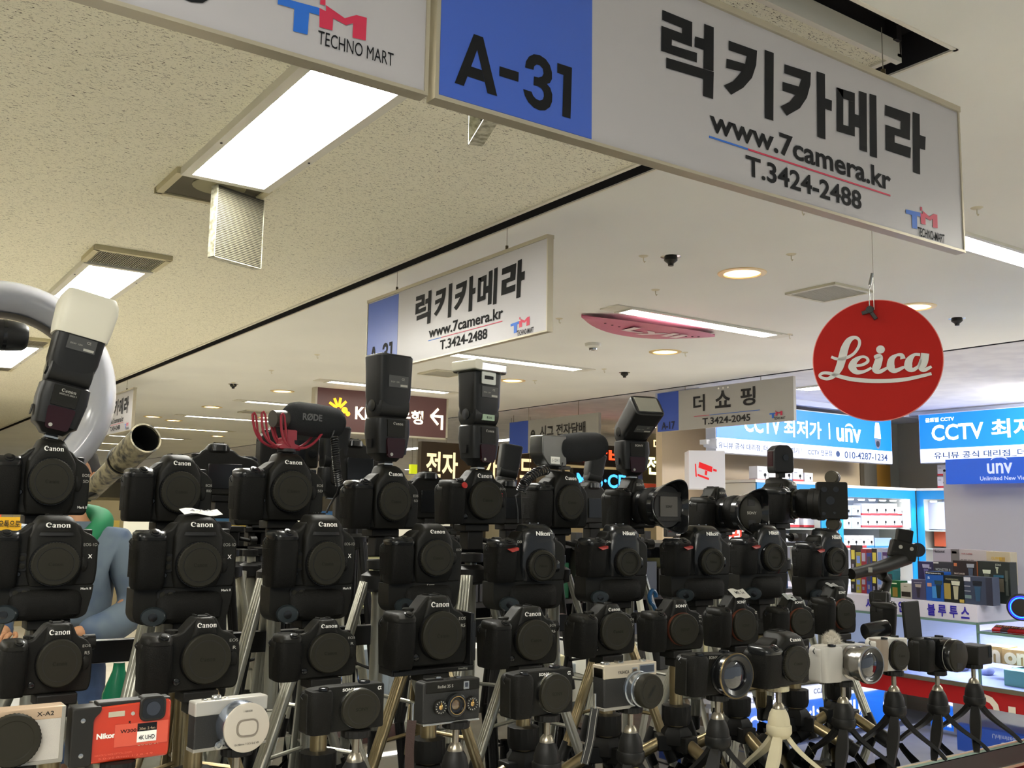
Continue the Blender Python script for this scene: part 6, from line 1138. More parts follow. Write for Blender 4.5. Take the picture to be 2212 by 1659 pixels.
# ---------------------------------------------------------------- lit display cases with cartons
mCy = mat('cyan_frame', '1e86c8', .35); mIvF = mat('ivory_frame', 'd8d6cc', .4); mCarton = mat('carton_white', 'dedde6', .6); mBandR = mat('band_red', 'c6303a', .6); mBandB = mat('band_blue', '2f7fc4', .6); mLED = mat('led_spot', (.85, .92, 1), .5, emit=8)
def case(label, x0, x1, yf, ztop, zbot, shelves, rz=0, open_left=False):
    """cabinet whose front is at local y=0"""
    t = thing('display_cabinet', label, 'display cabinet', (x0, yf, 0) if rz == 0 else (yf, x0, 0), radians(rz)); W_ = abs(x1-x0); b = MB(); d = .42
    b.box(0, W_, d-.02, d, zbot, ztop, mat('case_back', 'd4d6e4', .6)); b.box(0, .02, 0, d, zbot, ztop, mIvF); b.box(W_-.02, W_, 0, d, zbot, ztop, mIvF); b.box(0, W_, 0, d, ztop-.02, ztop, mIvF); b.box(0, W_, 0, d, 0, zbot, mat('case_base', 'cfcfd6', .5)); sub(t, 'carcass', b, smooth=False)
    b = MB(); b.box(0, W_, -.014, 0, ztop-.10, ztop-.015, mCy); b.box(0, .07, -.014, 0, zbot, ztop-.10, mCy); b.box(W_-.07, W_, -.014, 0, zbot, ztop-.10, mCy); sub(t, 'cyan_frame', b, smooth=False)
    b = MB(); b.box(-.02, W_+.02, -.02, d, ztop-.015, ztop+.01, mIvF); sub(t, 'cornice', b, smooth=False)
    for z in shelves: b = MB(); b.box(.02, W_-.02, .02, d-.02, z-.012, z, mat('shelf_edge', 'a8b4b0', .2)); sub(t, 'shelf', b, smooth=False)
    n = int(W_/.17)
    for i in range(n): b = MB(); b.lathe([(.028, -.012), (.034, 0)], mLED, T(.13+i*.17, .07, ztop-.115), 10); sub(t, 'led_spot', b)
    return t
cz = EYE+.31; pL = py(1807, 1060, 5.85); pR = py(1974, 1060, 5.85); sh1 = py(1890, 1140, 5.9).z; sh2 = py(1890, 1184, 5.9).z
case('left lit cabinet of white cartons with a cyan frame', pL.x, pR.x, 5.85, cz, .9, (sh1, sh2))
pL0 = py(1632, 1040, 5.95); case('open lit cabinet of cartons behind the last camera of the top row', pL0.x, pL.x-.05, 5.95, py(1700, 1041, 5.95).z, .9, (py(1700, 1141, 6).z, py(1700, 1178, 6).z))
pC = px(1981, 1060, 9.05); pD = pC.y-2.2
case('right lit cabinet with a cyan frame beside the corner', pC.y, pD, 9.05, cz, .9, (px(2010, 1145, 9.1).z, px(2010, 1184, 9.1).z), rz=-90)
def carton(label, u0, u1, v0, v1, plane, band=mBandR, axis='y', dep=.1, name='carton', grp='white cartons in the lit cabinets', col=None, icon=True):
    f_ = (lambda u, v: py(u, v, plane)) if axis == 'y' else (lambda u, v: px(u, v, plane)); p = f_(u0, v1); q = f_(u1, v0); W_ = (q.x-p.x) if axis == 'y' else (p.y-q.y); h = q.z-p.z
    t = thing(name, label, 'box', p, 0 if axis == 'y' else -pi/2, grp); b = MB(); b.box(.002, W_-.002, 0, dep, 0, h, col or mCarton); sub(t, 'box', b, bevel=.002)
    if band: b = MB(); b.box(.001, W_-.001, -.002, dep, .001, h*.17, band); sub(t, 'colour_band', b, smooth=False)
    if icon: b = MB(); s = min(W_, h)*.12; b.lathe([(s, 0), (s, .002), (s*.7, .002)], mInk, T(W_*.68, -.001, h*.45) @ RX(pi/2), 12); b.box(W_*.66, W_*.70, -.004, -.002, h*.2, h*.34, mInk); b.box(W_*.12, W_*.4, -.003, -.002, h*.66, h*.72, mat('print_grey', '9a9ca8', .6)); sub(t, 'print', b, smooth=False)
    return t
nm = {0: 'top tier', 1: 'second tier'}
Z = 5.98
for r, (v0, v1) in enumerate(((1088, 1113), (1114, 1139))):
    for i, (a, c) in enumerate(((1862, 1881), (1881, 1900), (1900, 1919), (1919, 1938))): carton('red banded white carton in the left lit cabinet, %s, column %d from left' % (nm[r], i+1), a, c, v0, v1, Z)
    for i, (a, c) in enumerate(((1939, 1953), (1953, 1966))): carton('shorter white carton at the right of the left lit cabinet, %s, %s one' % (nm[r], ('inner', 'outer')[i]), a, c, v0+8*(1-r), v1, Z)
    for i, (a, c) in enumerate(((1821, 1839), (1840, 1859))): carton('pale blue and white carton in the left lit cabinet, %s, %s one' % (nm[r], ('left', 'right')[i]), a, c, v0+4, v1, Z, None, col=mat('carton_blue', 'b9cbe6', .6))
for i in range(4): carton('white carton on the lower shelf of the left lit cabinet, %s from left' % ('first', 'second', 'third', 'fourth')[i], 1822+i*16.5, 1838+i*16.5, 1156, 1183, Z, mBandB if i == 3 else mBandR)
carton('blue and white bubble pack on the lower shelf of the left cabinet', 1890, 1926, 1162, 1183, Z, mBandB, col=mat('pack_blue', '8fa9cf', .5), icon=False)
for i, (a, c, v0, v1, bd) in enumerate(((1636, 1660, 1008, 1040, mBandR), (1661, 1688, 1009, 1040, mBandR), (1690, 1711, 1010, 1040, mBandB), (1713, 1735, 1013, 1040, mBandR), (1738, 1756, 1022, 1040, None))): carton('white carton standing on top of the open cabinet, %s from left' % ('first', 'second', 'third', 'fourth', 'fifth')[i], a, c, v0, v1, 6.1, bd)
for i, (a, c, v0, v1) in enumerate(((1690, 1726, 1106, 1139), (1690, 1726, 1080, 1105), (1736, 1786, 1112, 1139))): carton('white carton with red band on the open cabinet shelf, %s' % ('left lower', 'left upper', 'right')[i], a, c, v0, v1, 6.06)
for i in range(3): carton('small white carton on the lowest shelf of the open cabinet, %s' % ('left', 'middle', 'right')[i], 1692+i*18, 1709+i*18, 1153, 1176, 6.06)
carton('big pale carton with ring pattern in the right lit cabinet', 2004, 2052, 1084, 1143, 9.2, None, axis='x', col=mat('carton_lilac', 'bfc0d8', .5), icon=False)
carton('orange plastic tub box in the right lit cabinet', 2018, 2056, 1149, 1180, 9.2, None, axis='x', col=mat('tub_orange', 'd2603c', .4), icon=False)
for i, u in enumerate((2026, 2026)): carton('stacked white carton above the right cabinet near the brown panel, %s' % ('upper', 'lower')[i], 2025, 2047, (1003, 1029)[i], (1028, 1054)[i], 9.4, axis='x')
# first an added ceiling-height fill for the dark wall, then the cabinets' led rows
for (loc, sx, sy, en, col, rot) in (((8.7, 4.1, H-.06), 1.2, .3, 46, (1, .95, .86), (radians(52), 0, radians(10))), ((8.3, 5.7, cz-.14), 1.4, .2, 6, (.8, .88, 1), (radians(-15), 0, 0)), ((8.8, 4.6, cz-.14), .2, 1.6, 5, (.8, .88, 1), (0, radians(-15), 0)), ((5.25, 2.6, EYE-.58), .25, 1.4, 16, (.8, .8, 1), (0, 0, 0))):
    ld = bpy.data.lights.new('led_and_wall_fill', 'AREA'); ld.shape = 'RECTANGLE'; ld.size = sx; ld.size_y = sy; ld.energy = en; ld.color = col; lo = bpy.data.objects.new('led_and_wall_fill', ld); lo.location = loc; lo.rotation_euler = rot; COL.objects.link(lo)
# ---------------------------------------------------------------- glass counter with shaver boxes
XA_, YC = 4.97, 2.885; ZT = EYE-.52
t = thing('showcase_counter', 'glass showcase with red front panel at the right edge', 'counter', (XA_, 0, 0)); b = MB(); zr = EYE-.845
b.box(0, .7, -.5, 5.2, 0, zr, mat('red_front', 'a8161c', .4)); b.box(-.012, .0, -.5, 5.2, zr-.01, zr+.012, mAlu); sub(t, 'red_base', b, smooth=False)
b = MB(); g = glassy('case_glass', 'e4ecf0', .02); b.box(-.004, .002, -.5, YC, zr+.012, EYE-.565, g); b.box(-.004, .002, YC, 5.2, zr+.012, ZT, g); sub(t, 'front_glass', b, smooth=False); b = MB(); b.box(-.006, .006, YC-.006, YC+.006, zr+.012, ZT, mEdge); sub(t, 'glass_corner', b, smooth=False)
b = MB(); b.box(-.01, .7, -.5, YC, EYE-.572, EYE-.562, glassy('shelf_glass2', 'a8c0c8', .08)); b.box(-.012, -.004, -.5, YC, EYE-.574, EYE-.560, mEdge); b.box(-.012, .7, YC, 5.2, ZT-.012, ZT, mEdge); sub(t, 'glass_top', b, smooth=False)
b = MB(); b.box(.66, .7, -.5, 5.2, zr, ZT, mat('case_inner_glow', 'd0d0e8', .5, emit=.3)); b.box(0, .7, -.5, 5.2, zr, zr+.012, mat('case_floor', '8f94b8', .5)); sub(t, 'inner_panel', b, smooth=False)  # back panel glows faintly, standing in for led light inside the case
b = MB(T(0, YC, zr-.22) @ RZ(-pi/2)); mC_ = mat('letter_cream', 'e0d6c8', .5)
b.text('C', .16, mC_, TXM(.02, -.003, .12) @ RZ(radians(-90)), .03); b.text('노', .2, mC_, TXM(.23, -.003, .05), .03); b.text('가', .16, mC_, TXM(.02, -.003, -.17), .03); b.text('트', .18, mC_, TXM(.25, -.003, -.24), .03); sub(t, 'lettering', b, smooth=False)
t2 = thing('white_plinth', 'long white plinth with blue Korean lettering under the boxed shavers', 'plinth', (XA_, 0, ZT)); b = MB(); zp = .088; b.box(.0, .6, YC+.0, 5.2, .0005, zp, mat('plinth_white', 'd6d3e4', .4)); sub(t2, 'body', b, smooth=False)
b = MB(T(0, YC, 0) @ RZ(-pi/2)); mV = mat('violet_text', '2a1fa0', .5)
for s_, x in (('블', -.258), ('루', -.195), ('투', -.130), ('스', -.065), ('안경', -.41), ('시계', -.62)): b.text(s_, .062, mV, TXM(x+.0, -.003, .044), .03, w=.047*len(s_))
sub(t2, 'lettering', b, smooth=False)
def prod(label, u0, u1, v0, v1, plane, col, items=(), dep=.07, name='product_box', grp='boxed shavers on the white plinth'):
    p = px(u0, v1, plane); q = px(u1, v0, plane); W_ = p.y-q.y; h = q.z-p.z; t = thing(name, label, 'box', p, -pi/2, grp); t.location.z = max(p.z, ZT+zp+.0006)
    h = q.z-t.location.z
    b = MB(); b.box(.001, W_-.001, 0, dep, 0, h, mat('pb'+col, col, .35)); sub(t, 'box', b, bevel=.0015); b = MB(); n = 0
    for it in items:
        n = 1; k = it[0]
        if k == 'r': b.box(it[1]*W_, it[2]*W_, -.0015-.0004*n, -.001, it[3]*h, it[4]*h, mat('pp'+it[5], it[5], .4))
        if k == 't': b.text(it[1], it[4]*h, mat('pp'+it[6], it[6], .5), TXM(it[2]*W_, -.0035, it[3]*h), .02, w=it[5]*W_)
        if k == 's':      # shaver picture: handle and head
            x, z, s = it[1]*W_, it[2]*h, it[3]*h; m1 = mat('pp'+it[4], it[4], .3); flat(b, [(x-s*.10, z-s*.5), (x+s*.10, z-s*.5), (x+s*.16, z+s*.2), (x-s*.16, z+s*.2)], -.003, m1); flat(b, [(x-s*.22, z+s*.24), (x+s*.22, z+s*.24), (x+s*.25, z+s*.46), (x-s*.25, z+s*.46)], -.003, mat('pp'+it[5], it[5], .3))
    if n: sub(t, 'print', b, smooth=False)
    return t
Xb = 5.30; Xm = 5.14; Xf = 5.0
prod('grey and white shaver box marked National in the back row', 2016, 2071, 1186, 1225, Xb, 'a9a4b4', [('t', 'National', .26, .85, .14, .42, '2b2a33'), ('r', .70, 1, .0, .98, '6f6b6c'), ('r', .74, .92, .76, .88, 'd8d6cf')])
prod('long white box with faint red print in the back row', 2073, 2131, 1189, 1228, Xb, 'b5adb0', [('t', 'HAIR CLIPPER', .3, .78, .07, .4, 'a8555a'), ('t', '전문가용', .3, .45, .09, .5, '4a4648')])
prod('cream box with gold clipper lettering in the back row', 2133, 2182, 1193, 1262, Xb, 'b8ab93', [('t', 'CLIPPER', .45, .80, .08, .45, 'c9a534'), ('r', .55, .78, .56, .84, 'a98a4c')])
prod('dark violet box standing left of the MONSTER box', 1983, 2016, 1214, 1256, Xm, '2f2b55', [('t', 'HX', .8, .7, .1, .2, 'c9c9d9'), ('s', .55, .5, .8, '5f5a8e', 'a5a3c4')])
prod('charcoal box marked MONSTER 8', 2017, 2059, 1215, 1252, Xm, '34343c', [('t', 'MONSTER 8', .5, .58, .14, .72, 'a8b0b4'), ('r', .02, .28, .9, .97, 'c9c9c9')])
prod('dark brown box with orange corner and shaver picture', 2059, 2112, 1213, 1255, Xm, '2c2020', [('r', .06, .18, .72, .88, 'c8744a'), ('t', 'SMART SHAVER', .28, .38, .08, .42, 'c9bfb4'), ('s', .72, .5, .8, '4a5468', 'a4a8b4'), ('r', .96, 1, 0, 1, '8a4a22')])
prod('tall dark box with silver razor and vertical print at the right', 2114, 2181, 1215, 1300, Xm, '232a28', [('s', .3, .6, .42, '5a6058', 'c9cfbc'), ('t', 'JOAS', .66, .92, .07, .18, 'b9bfb4'), ('r', .5, .80, .28, .62, '5c574a'), ('r', .5, .80, .60, .68, '2a5e7c'), ('r', .85, .93, .2, .8, '4a504c'), ('s', .62, .8, .16, 'b4b8a0', 'c9cfbc')])
prod('bright blue box marked Panasonic', 2001, 2039, 1236, 1306, Xf, '1f55a8', [('r', 0, 1, .90, 1, '0c0c0e'), ('t', 'Panasonic', .46, .95, .055, .8, 'd9d9d9'), ('t', '5', .2, .78, .08, .12, 'd9e4f4'), ('s', .7, .42, .62, '20323c', '2c4450'), ('r', .1, .33, .48, .6, 'b98a7c'), ('r', .35, .6, .1, .5, '3f86c9')])
prod('black and gold box with silver trimmer picture', 2039, 2083, 1245, 1310, Xf, '14191a', [('r', .05, .35, .12, .7, '9a8644'), ('s', .6, .48, .7, 'a8a48c', 'c9c9b8'), ('t', 'PROFESSIONAL', .45, .86, .06, .6, '8a8a74'), ('r', .75, .95, .03, .14, 'b9a04c')])
prod('slate blue box with rotary shaver picture, front row right', 2083, 2143, 1248, 1314, Xf, '3a4258', [('r', .03, .26, .82, .96, 'c4c6d4'), ('s', .5, .5, .75, '31506e', '20242e'), ('r', .78, 1, 0, 1, '2a2c3e'), ('r', .04, .25, .62, .66, '8f93a4'), ('r', .04, .25, .45, .48, '8f93a4'), ('r', .05, .27, .2, .32, '6f8488')])
prod('greyish violet box with massager picture', 1970, 1999, 1253, 1304, Xf, '4a4864', [('s', .5, .45, .7, '3a3440', 'a89c94'), ('t', 'massager', .5, .84, .06, .6, 'b4b0c0')])
prod('cream little box with dark photo on it', 1946, 1969, 1261, 1300, Xf, 'b8b4a8', [('r', .1, .9, .12, .45, '2b241f'), ('t', 'Mini', .5, .8, .08, .3, '6a665c')])
prod('green box with gold tool picture', 1920, 1945, 1255, 1300, Xf, '1c5a34', [('r', .35, .75, .05, .6, '8a7434'), ('r', .1, .7, .8, .86, 'd9e0c4'), ('r', .0, .2, .1, .7, 'c4d0b4')])
random.seed(3)
for i in range(16):
    u = 1838+(i % 8)*11.5; row = i//8; cols = ('191a22', '2a3f8c', '4a2f6a', '8f8a34', '241f24', '1f6a72', '8a2430', 'b0b4c8'); p0 = prod('small dark gadget box at the left end of the plinth, %s row, number %d' % (('front', 'rear')[row], i % 8+1), u, u+10.5, (1236, 1184)[row]+random.randint(-6, 12), (1288, 1245)[row], (Xf+.1, Xm+.2)[row], cols[(i*3) % 8], [('r', .2, .8, .55, .85, ('c9c04c', '6a8ad0', '9a9ab0', '3a3a44')[i % 4]), ('r', .25, .6, .2, .4, '7a7a8c')], grp='gadget boxes at the left end of the plinth')
b = MB(); p = px(2050, 1046, 5.57); b.box(5.675, 5.72, 1.0, p.y+.1, .0, EYE+.3, mat('gloss_white_wall', 'b9b9c4', .12, spec=.8)); struct(b.build('wall_right', smooth=False))
p = px(2206, 1312, 5.0); t = thing('round_speaker', 'round black speaker with a glowing blue and green ring at the right edge', 'speaker', p); t.rotation_euler.z = -1.1; b = MB(); b.lathe([(.065, -.03), (.068, 0), (.064, .02), (.05, .022), (.0001, .022)], mBlk, RX(pi/2), 40); sub(t, 'housing', b)
b = MB(); b.lathe([(.058, .0215), (.058, .0235), (.044, .0235), (.044, .0215)], mat('ring_blue', (.02, .02, 1), .4, emit=1.1), RX(pi/2), 40, cap=False); sub(t, 'glow_ring', b); b = MB(); b.lathe([(.05, .024), (.05, .0245), (.047, .0245)], mat('ring_green', (.02, .9, .4), .4, emit=.6), RX(pi/2), 30, cap=False); sub(t, 'green_glow', b)
for i, (u, v, c) in enumerate(((2152, 1356, 'b01c18'), (2170, 1358, '4a2a2e'), (2186, 1361, '9c1c1c'), (2204, 1363, 'a81c1c'))):
    p = px(u, v+8, 5.03+.0); t = thing('feature_phone', ('bright red folding phone, leftmost on the glass shelf', 'dark red folding phone beside the bright red one', 'red folding phone with dark top, third on the glass shelf', 'red phone at the right picture edge')[i], 'phone', (5.03, p.y, EYE-.5615), -pi/2+.1, 'phones lying on the glass shelf'); b = MB(RX(radians(18))); b.box(-.022, .022, -.0, .06, .0, .012, mat('ph'+c, c, .25)); b.box(-.019, .019, .028, .056, .012, .014, mat('ph_dark', '1e1412', .2)); sub(t, 'shell', b, bevel=.002)
    b = MB(RX(radians(18)))
    for r in range(3):
        for k in range(3): b.box(-.015+k*.011, -.007+k*.011, .032+r*.008, .037+r*.008, .014, .0146, mat('key_gold', '9a6a4a', .4))
    sub(t, 'keys', b, smooth=False)
for i, (u, c, w_, h_) in enumerate(((2150, '8f6f3a', .14, .085), (2195, '9a7440', .14, .08))):
    p = px(u, 1440, 5.2); t = thing('cardboard_box', 'brown cardboard box with pale letters inside the showcase, %s one' % ('left', 'right')[i], 'box', (5.2, p.y, zr+.10), -pi/2+.1, 'cardboard boxes in the showcase'); b = MB(); b.box(-w_/2, w_/2, 0, .12, 0, h_, mat('cb'+c, c, .7)); sub(t, 'box', b, bevel=.001); b = MB(); b.text(('n', 'on')[i], h_*.8, mat('cb_letter', 'c4ae8c', .6), TXM(0, -.002, h_*.42), .05); sub(t, 'lettering', b, smooth=False)
b = MB(); b.box(5.08, 5.4, 2.2, 2.82, zr+.0125, zr+.09, mat('basket_green', '7fb0a4', .5)); o = b.build('plastic_basket', smooth=False); tag(o, 'pale green plastic basket under the cardboard boxes in the showcase', 'basket')
random.seed(9)
for i in range(14):
    y = 2.2+i*.17; s = random.uniform(.04, .08); b = MB(); rs = [sup(0, 0, s*k, s*k*.8, z*s, 2.6, 14) for z, k in ((0, .7), (.4, 1), (.9, .9), (1.2, .3))]; c = ('c4c6dc', '8f94b8', '5a5e74', 'b4b8d4')[i % 4]; b.rings(rs, mat('bag'+c, c, .25)); o = b.build('wrapped_gadget', ang=60); o.location = (5.25+random.uniform(0, .2), y, zr+.0125 if y > 2.86 else zr+.0905); tag(o, 'plastic wrapped gadget lying in the glass showcase, number %d from the right' % (i+1), 'gadget', 'wrapped gadgets in the showcase')
# ---------------------------------------------------------------- shops in the middle distance
board('brown board with cream Korean letters, left of the clear capped flash', ((912, 954), (1160, 968), (1158, 1062), (907, 1050)), [('전자', .17, .5, .58, .26, 'f4e0ac', .7), ('시가', .52, .5, .58, .24, 'f4e0ac', .6), ('카드', .84, .5, .58, .24, 'f4e0ac', .6)], 9.4, '4b3f2f', 0, thick=.08, name='shop_sign')
def exD(t, W_, h): pass
board('brown board with gold script name and lit Korean letters, behind the petal hooded lens', ((1388, 936), (1462, 939), (1462, 1046), (1388, 1044)), [('Daniel', .62, .80, .14, .62, 'ffe9a8', .8), ('전자', .50, .36, .38, .8, 'fff6a0', 2.0)], 8.7, '4f4632', 0, thick=.08, name='shop_sign')
board('black board with blue outlined digits behind the sloping flash', ((1238, 1013), (1380, 1015), (1380, 1066), (1238, 1062)), [('MP3·CD8', .5, .5, .6, .9, '3f9cf0', 1.4)], 8.9, '17191c', 0, thick=.06, name='shop_sign')
board('dark board with red lit letters above the blue digits board', ((1160, 958), (1384, 962), (1384, 1008), (1160, 1004)), [('수입담배', .45, .5, .7, .8, 'ff3a1a', 2.0)], 8.9, '2a2622', 0, thick=.06, name='shop_sign')
board('red lit board under the dark flash behind the coiled cable', ((1096, 1064), (1160, 1066), (1160, 1094), (1096, 1092)), [('OPEN', .5, .5, .5, .7, 'ffe0d8', 2.0)], 9.15, 'd01c14', 0, emit=1.2, thick=.06, name='shop_sign')
board('cream hanging sign with black Korean name right of the fuzzy microphone', ((732, 955), (812, 945), (812, 1028), (732, 1034)), [('새한소리', .5, .62, .34, .8, '3a3a36', 0), ('T.3424-3090', .5, .18, .13, .7, '6a685e', 0)], 6.05, 'b8b295', -90)
board('yellow green sign above the yellow post', ((888, 1003), (906, 1004), (906, 1024), (888, 1023)), [], 9.8, 'b8c020', 0, emit=.6, thick=.05, name='shop_sign')
board('yellow notice with black Korean lines at the left edge', ((-20, 1116), (46, 1118), (45, 1168), (-20, 1170)), [('카오톡으로', .5, .72, .3, .9, '2a220f', 0), ('문의하세요', .5, .28, .3, .9, '2a220f', 0)], 3.6, 'd8a51f', 0, thick=.01, name='notice', wr=False)
for (u0, u1, v0, c, lab, yy, e) in ((906, 944, 1053, 'c9c6b4', 'white shop post with yellow stripe behind the top row', 9.7, 0), (915, 932, 1054, 'e0a010', 'yellow stripe panel on the white post', 9.64, .3), (1461, 1486, 925, '1c1a17', 'black upright panel left of the steel column', 8.2, 0)):
    a, c_ = py(u0, v0, yy), py(u1, v0, yy); b = MB(); b.box(a.x, c_.x, yy, yy+.05, 0 if e == 0 else .9, a.z, mat('post'+c, c, .5, emit=e)); o = b.build('shop_post', smooth=False); tag(o, lab, 'post')
a, c_ = py(1486, 930, 8.0), py(1528, 930, 8.0); b = MB(); b.cyl(((a.x+c_.x)/2, 8.0, 0), ((a.x+c_.x)/2, 8.0, H), (c_.x-a.x)/2, mat('column_steel', 'a89f9c', .3, .7), n=32); o = b.build('column'); tag(o, 'round steel column left of the blue light box', 'column')
b = MB(); b.tube([py(1524, 930, 7.6), py(1518, 960, 7.6), py(1508, 1010, 7.6), py(1500, 1050, 7.6)], .008, mCab); o = b.build('hanging_cable'); tag(o, 'thin black cable hanging beside the steel column', 'cable')
# far shop fronts, cabinets and shelving
random.seed(21)
shopc = ('8f8468', '6a6250', 'a89c7c', '4f4a3e', '9a8f78', '7c745c', 'b4ab90')
for i, (x0, x1, y, z) in enumerate(((-4, -1.2, 9, 1.9), (-1, 1.6, 11, 1.7), (1.9, 4.4, 14, 1.6), (4.6, 7.6, 11.5, 1.75), (7.7, 11.5, 10.2, 2.3), (3, 8, 20, 1.7), (9, 14, 16, 2.2), (13.8, 20, 12, 2.4), (-8, -3, 18, 1.8))):
    b = MB(); b.box(x0, x1, y, y+.5, 0, z, mat('shop'+shopc[i % 7], shopc[i % 7], .7)); nn = int((x1-x0)/.5)
    t = thing('shop_unit', 'distant shop unit far behind the rows, number %d from the left' % (i+1), 'shop unit', (0, 0, 0), 0, 'distant shop units'); sub(t, 'carcass', b, smooth=False)
    for k in range(nn):
        xx = x0+.05+k*(x1-x0-.1)/nn; zz = z-random.uniform(.15, .3); c = ('e8e4d0', 'c44a30', '3f78b8', 'd8c060', '2a2a2a', 'dfe6f0', '6a9a5a')[random.randrange(7)]
        b = MB(); b.box(xx, xx+(x1-x0)/nn*.85, y-.02, y, zz-.35, zz, mat('disp%s' % c, c, .5, emit=.3 if c in ('e8e4d0', 'dfe6f0') else 0)); sub(t, 'display_panel', b, smooth=False)
# ---------------------------------------------------------------- clutter behind the counter
b = MB(); b.box(.62, 3.0, 2.35, 3.0, .0, .93, mat('rear_desk', '3b3a36', .6)); b.box(.6, 3.02, 2.33, 3.02, .93, .95, mat('rear_top', '6c6a60', .35)); t = thing('rear_desk', 'long dark desk behind the display counter', 'desk', (0, 0, 0)); sub(t, 'body', b, smooth=False)
t = thing('shelving_rack', 'dark shelving rack crowded with stock behind the rows of cameras', 'rack', (0, 0, 0))
for x in (1.3, 2.1, 2.9, 3.7, 4.5):
    for y in (3.6, 4.0): b = MB(); b.box(x-.02, x+.02, y, y+.04, 0, 1.42, mBlk); sub(t, 'upright', b, smooth=False)
for z in (.5, .8, 1.1, 1.35): b = MB(); b.box(1.28, 4.52, 3.6, 4.04, z, z+.02, mBlk); sub(t, 'shelf', b, smooth=False)
b = MB(); b.box(1.28, 4.52, 4.04, 4.06, 0, 1.37, mat('rack_back', '2f2d2a', .8)); sub(t, 'back', b, smooth=False)
k = 0
for z in (.5205, .8205, 1.1205):
    x = 1.34
    while x < 4.25:
        w_ = random.uniform(.06, .2); h_ = random.uniform(.08, .24 if z < 1.1 else .2); c = ('1e1d1b', 'c9c4b4', '3a3f4a', '8a6a3a', '24211e', 'b9bfc4', '1f3f6a', '7c2a22', 'd4cf9a', '2a2a2c', '1d5a3c')[random.randrange(11)]
        b = MB(); b.box(0, w_*.9, 0, random.uniform(.12, .3), 0, h_, mat('stock'+c, c, .5)); o = b.build('stock_box', None, bevel=.002, loc=(x, 3.64, z)); tag(o, 'stock box on the dark rack behind the cameras', 'box', 'stock boxes crowding the rack'); x += w_
random.seed(6)
for i in range(30):
    x = .72+i*.075; y = random.uniform(2.72, 2.90); c = ('d8d6cc', '1b1b1b', '9aa4ac', '26406e', 'c9c29c', '2a2927', 'e4e2dc', '5a5148')[random.randrange(8)]; w_, d_, h_ = random.uniform(.04, .09), random.uniform(.05, .1), random.uniform(.03, .16)
    b = MB(); b.box(-w_, w_, -d_, d_, 0, h_, mat('stock'+c, c, .5)); o = b.build('desk_box', None, bevel=.003, loc=(x, y, .9505)); o.rotation_euler.z = random.uniform(-.5, .5); tag(o, 'loose box or case on the rear desk', 'box', 'loose boxes on the rear desk')
tv = mat('white_tripod_tube', 'b9b7a8', .35, .3); n = 0
for (u, y, az) in ((496, 2.45, 10), (520, 2.62, 50), (545, 2.5, 90), (786, 2.2, 20), (1000, 2.2, 70), (1218, 2.2, 15), (1408, 2.25, 40), (1560, 2.3, 30), (700, 2.35, 80)):
    p = py(u, 1180, y); n += 1; tall_tripod('pale grey tripod standing on the floor behind the counter, number %d from the front' % n, p.x, y+(.12 if y < 2.3 else .0)-.0, p.z+.05, az, .12, tv, zf=.951, grp='pale tripods on the rear desk')
# cameras seen from behind, standing behind the top row
for i, (u, v, y) in enumerate(((478, 1070, 2.15), (620, 1010, 2.3), (765, 1050, 2.2), (930, 1120, 2.1), (1098, 1132, 2.1), (1278, 1130, 2.1), (1190, 1125, 2.5), (560, 1135, 2.5))):
    p = py(u, v, y); t = spawn('dslr', 'camera', ('first', 'second', 'third', 'fourth', 'fifth', 'sixth', 'seventh', 'eighth')[i]+' camera standing with its back to the viewer behind the top row', p, 180+(i*7 % 20)-10, 1.0, 1.0, group='cameras turned away behind the rows')
    b = mm(); b.box(-38, 34, 22, 24.5, 14, 68, mGloss); sub(t, 'rear_screen', b, bevel=.001); b = mm(); b.lathe([(11, 0), (11, 2), (4, 2.4), (.01, 2.4)], mGloss, T(-56, 22, 36) @ RX(-pi/2), 24); sub(t, 'rear_dial', b); b = mm(); loft(b, [(96, 13, 17, 14, 32), (108, 13, 16, 14, 31)], mGloss, 3); sub(t, 'eyecup', b)
    tall_tripod('dark tripod under the %s camera turned away' % ('first', 'second', 'third', 'fourth', 'fifth', 'sixth', 'seventh', 'eighth')[i], p.x, p.y, p.z, 25+i*17, .1, mRub, zf=.951 if y > 2.32 else TABLE if y < 2.05 else .951, grp='dark tripods behind the top row')
flash('dark flash head behind the coiled cable, tilted to the right', py(1086, 1085, 2.3), .80, 160, -8, head=(0, 0), brand='')
flash('dark flash with white cap behind the end of the long foam microphone', py(1272, 1085, 2.3), .72, 170, -10, brand='')
flash('large dark flash head behind the fuzzy microphone', py(712, 1078, 2.2), .86, 175, -3, brand='')
flash('grey flash left of the camera with the fuzzy microphone', py(476, 1075, 2.4), .45, 170, -8, brand='')
for (u0, v0, u1, v1, y, c, nm_, lab) in ((733, 1000, 754, 1050, 2.6, '2e3138', 'speaker_box', 'small dark box right of the coiled cable behind the top row'), (778, 990, 806, 1050, 2.6, '34363c', 'speaker_box', 'dark grey box behind the tall bare flash')):
    a, c_ = py(u0, v1, y), py(u1, v0, y); b = MB(); b.box(a.x, c_.x, y, y+.1, a.z, c_.z, mat('sb'+c, c, .5)); b.box((a.x+c_.x)/2-.01, (a.x+c_.x)/2+.01, y+.03, y+.05, .951, a.z, mBlk); o = b.build(nm_, bevel=.003); tag(o, lab, 'box')
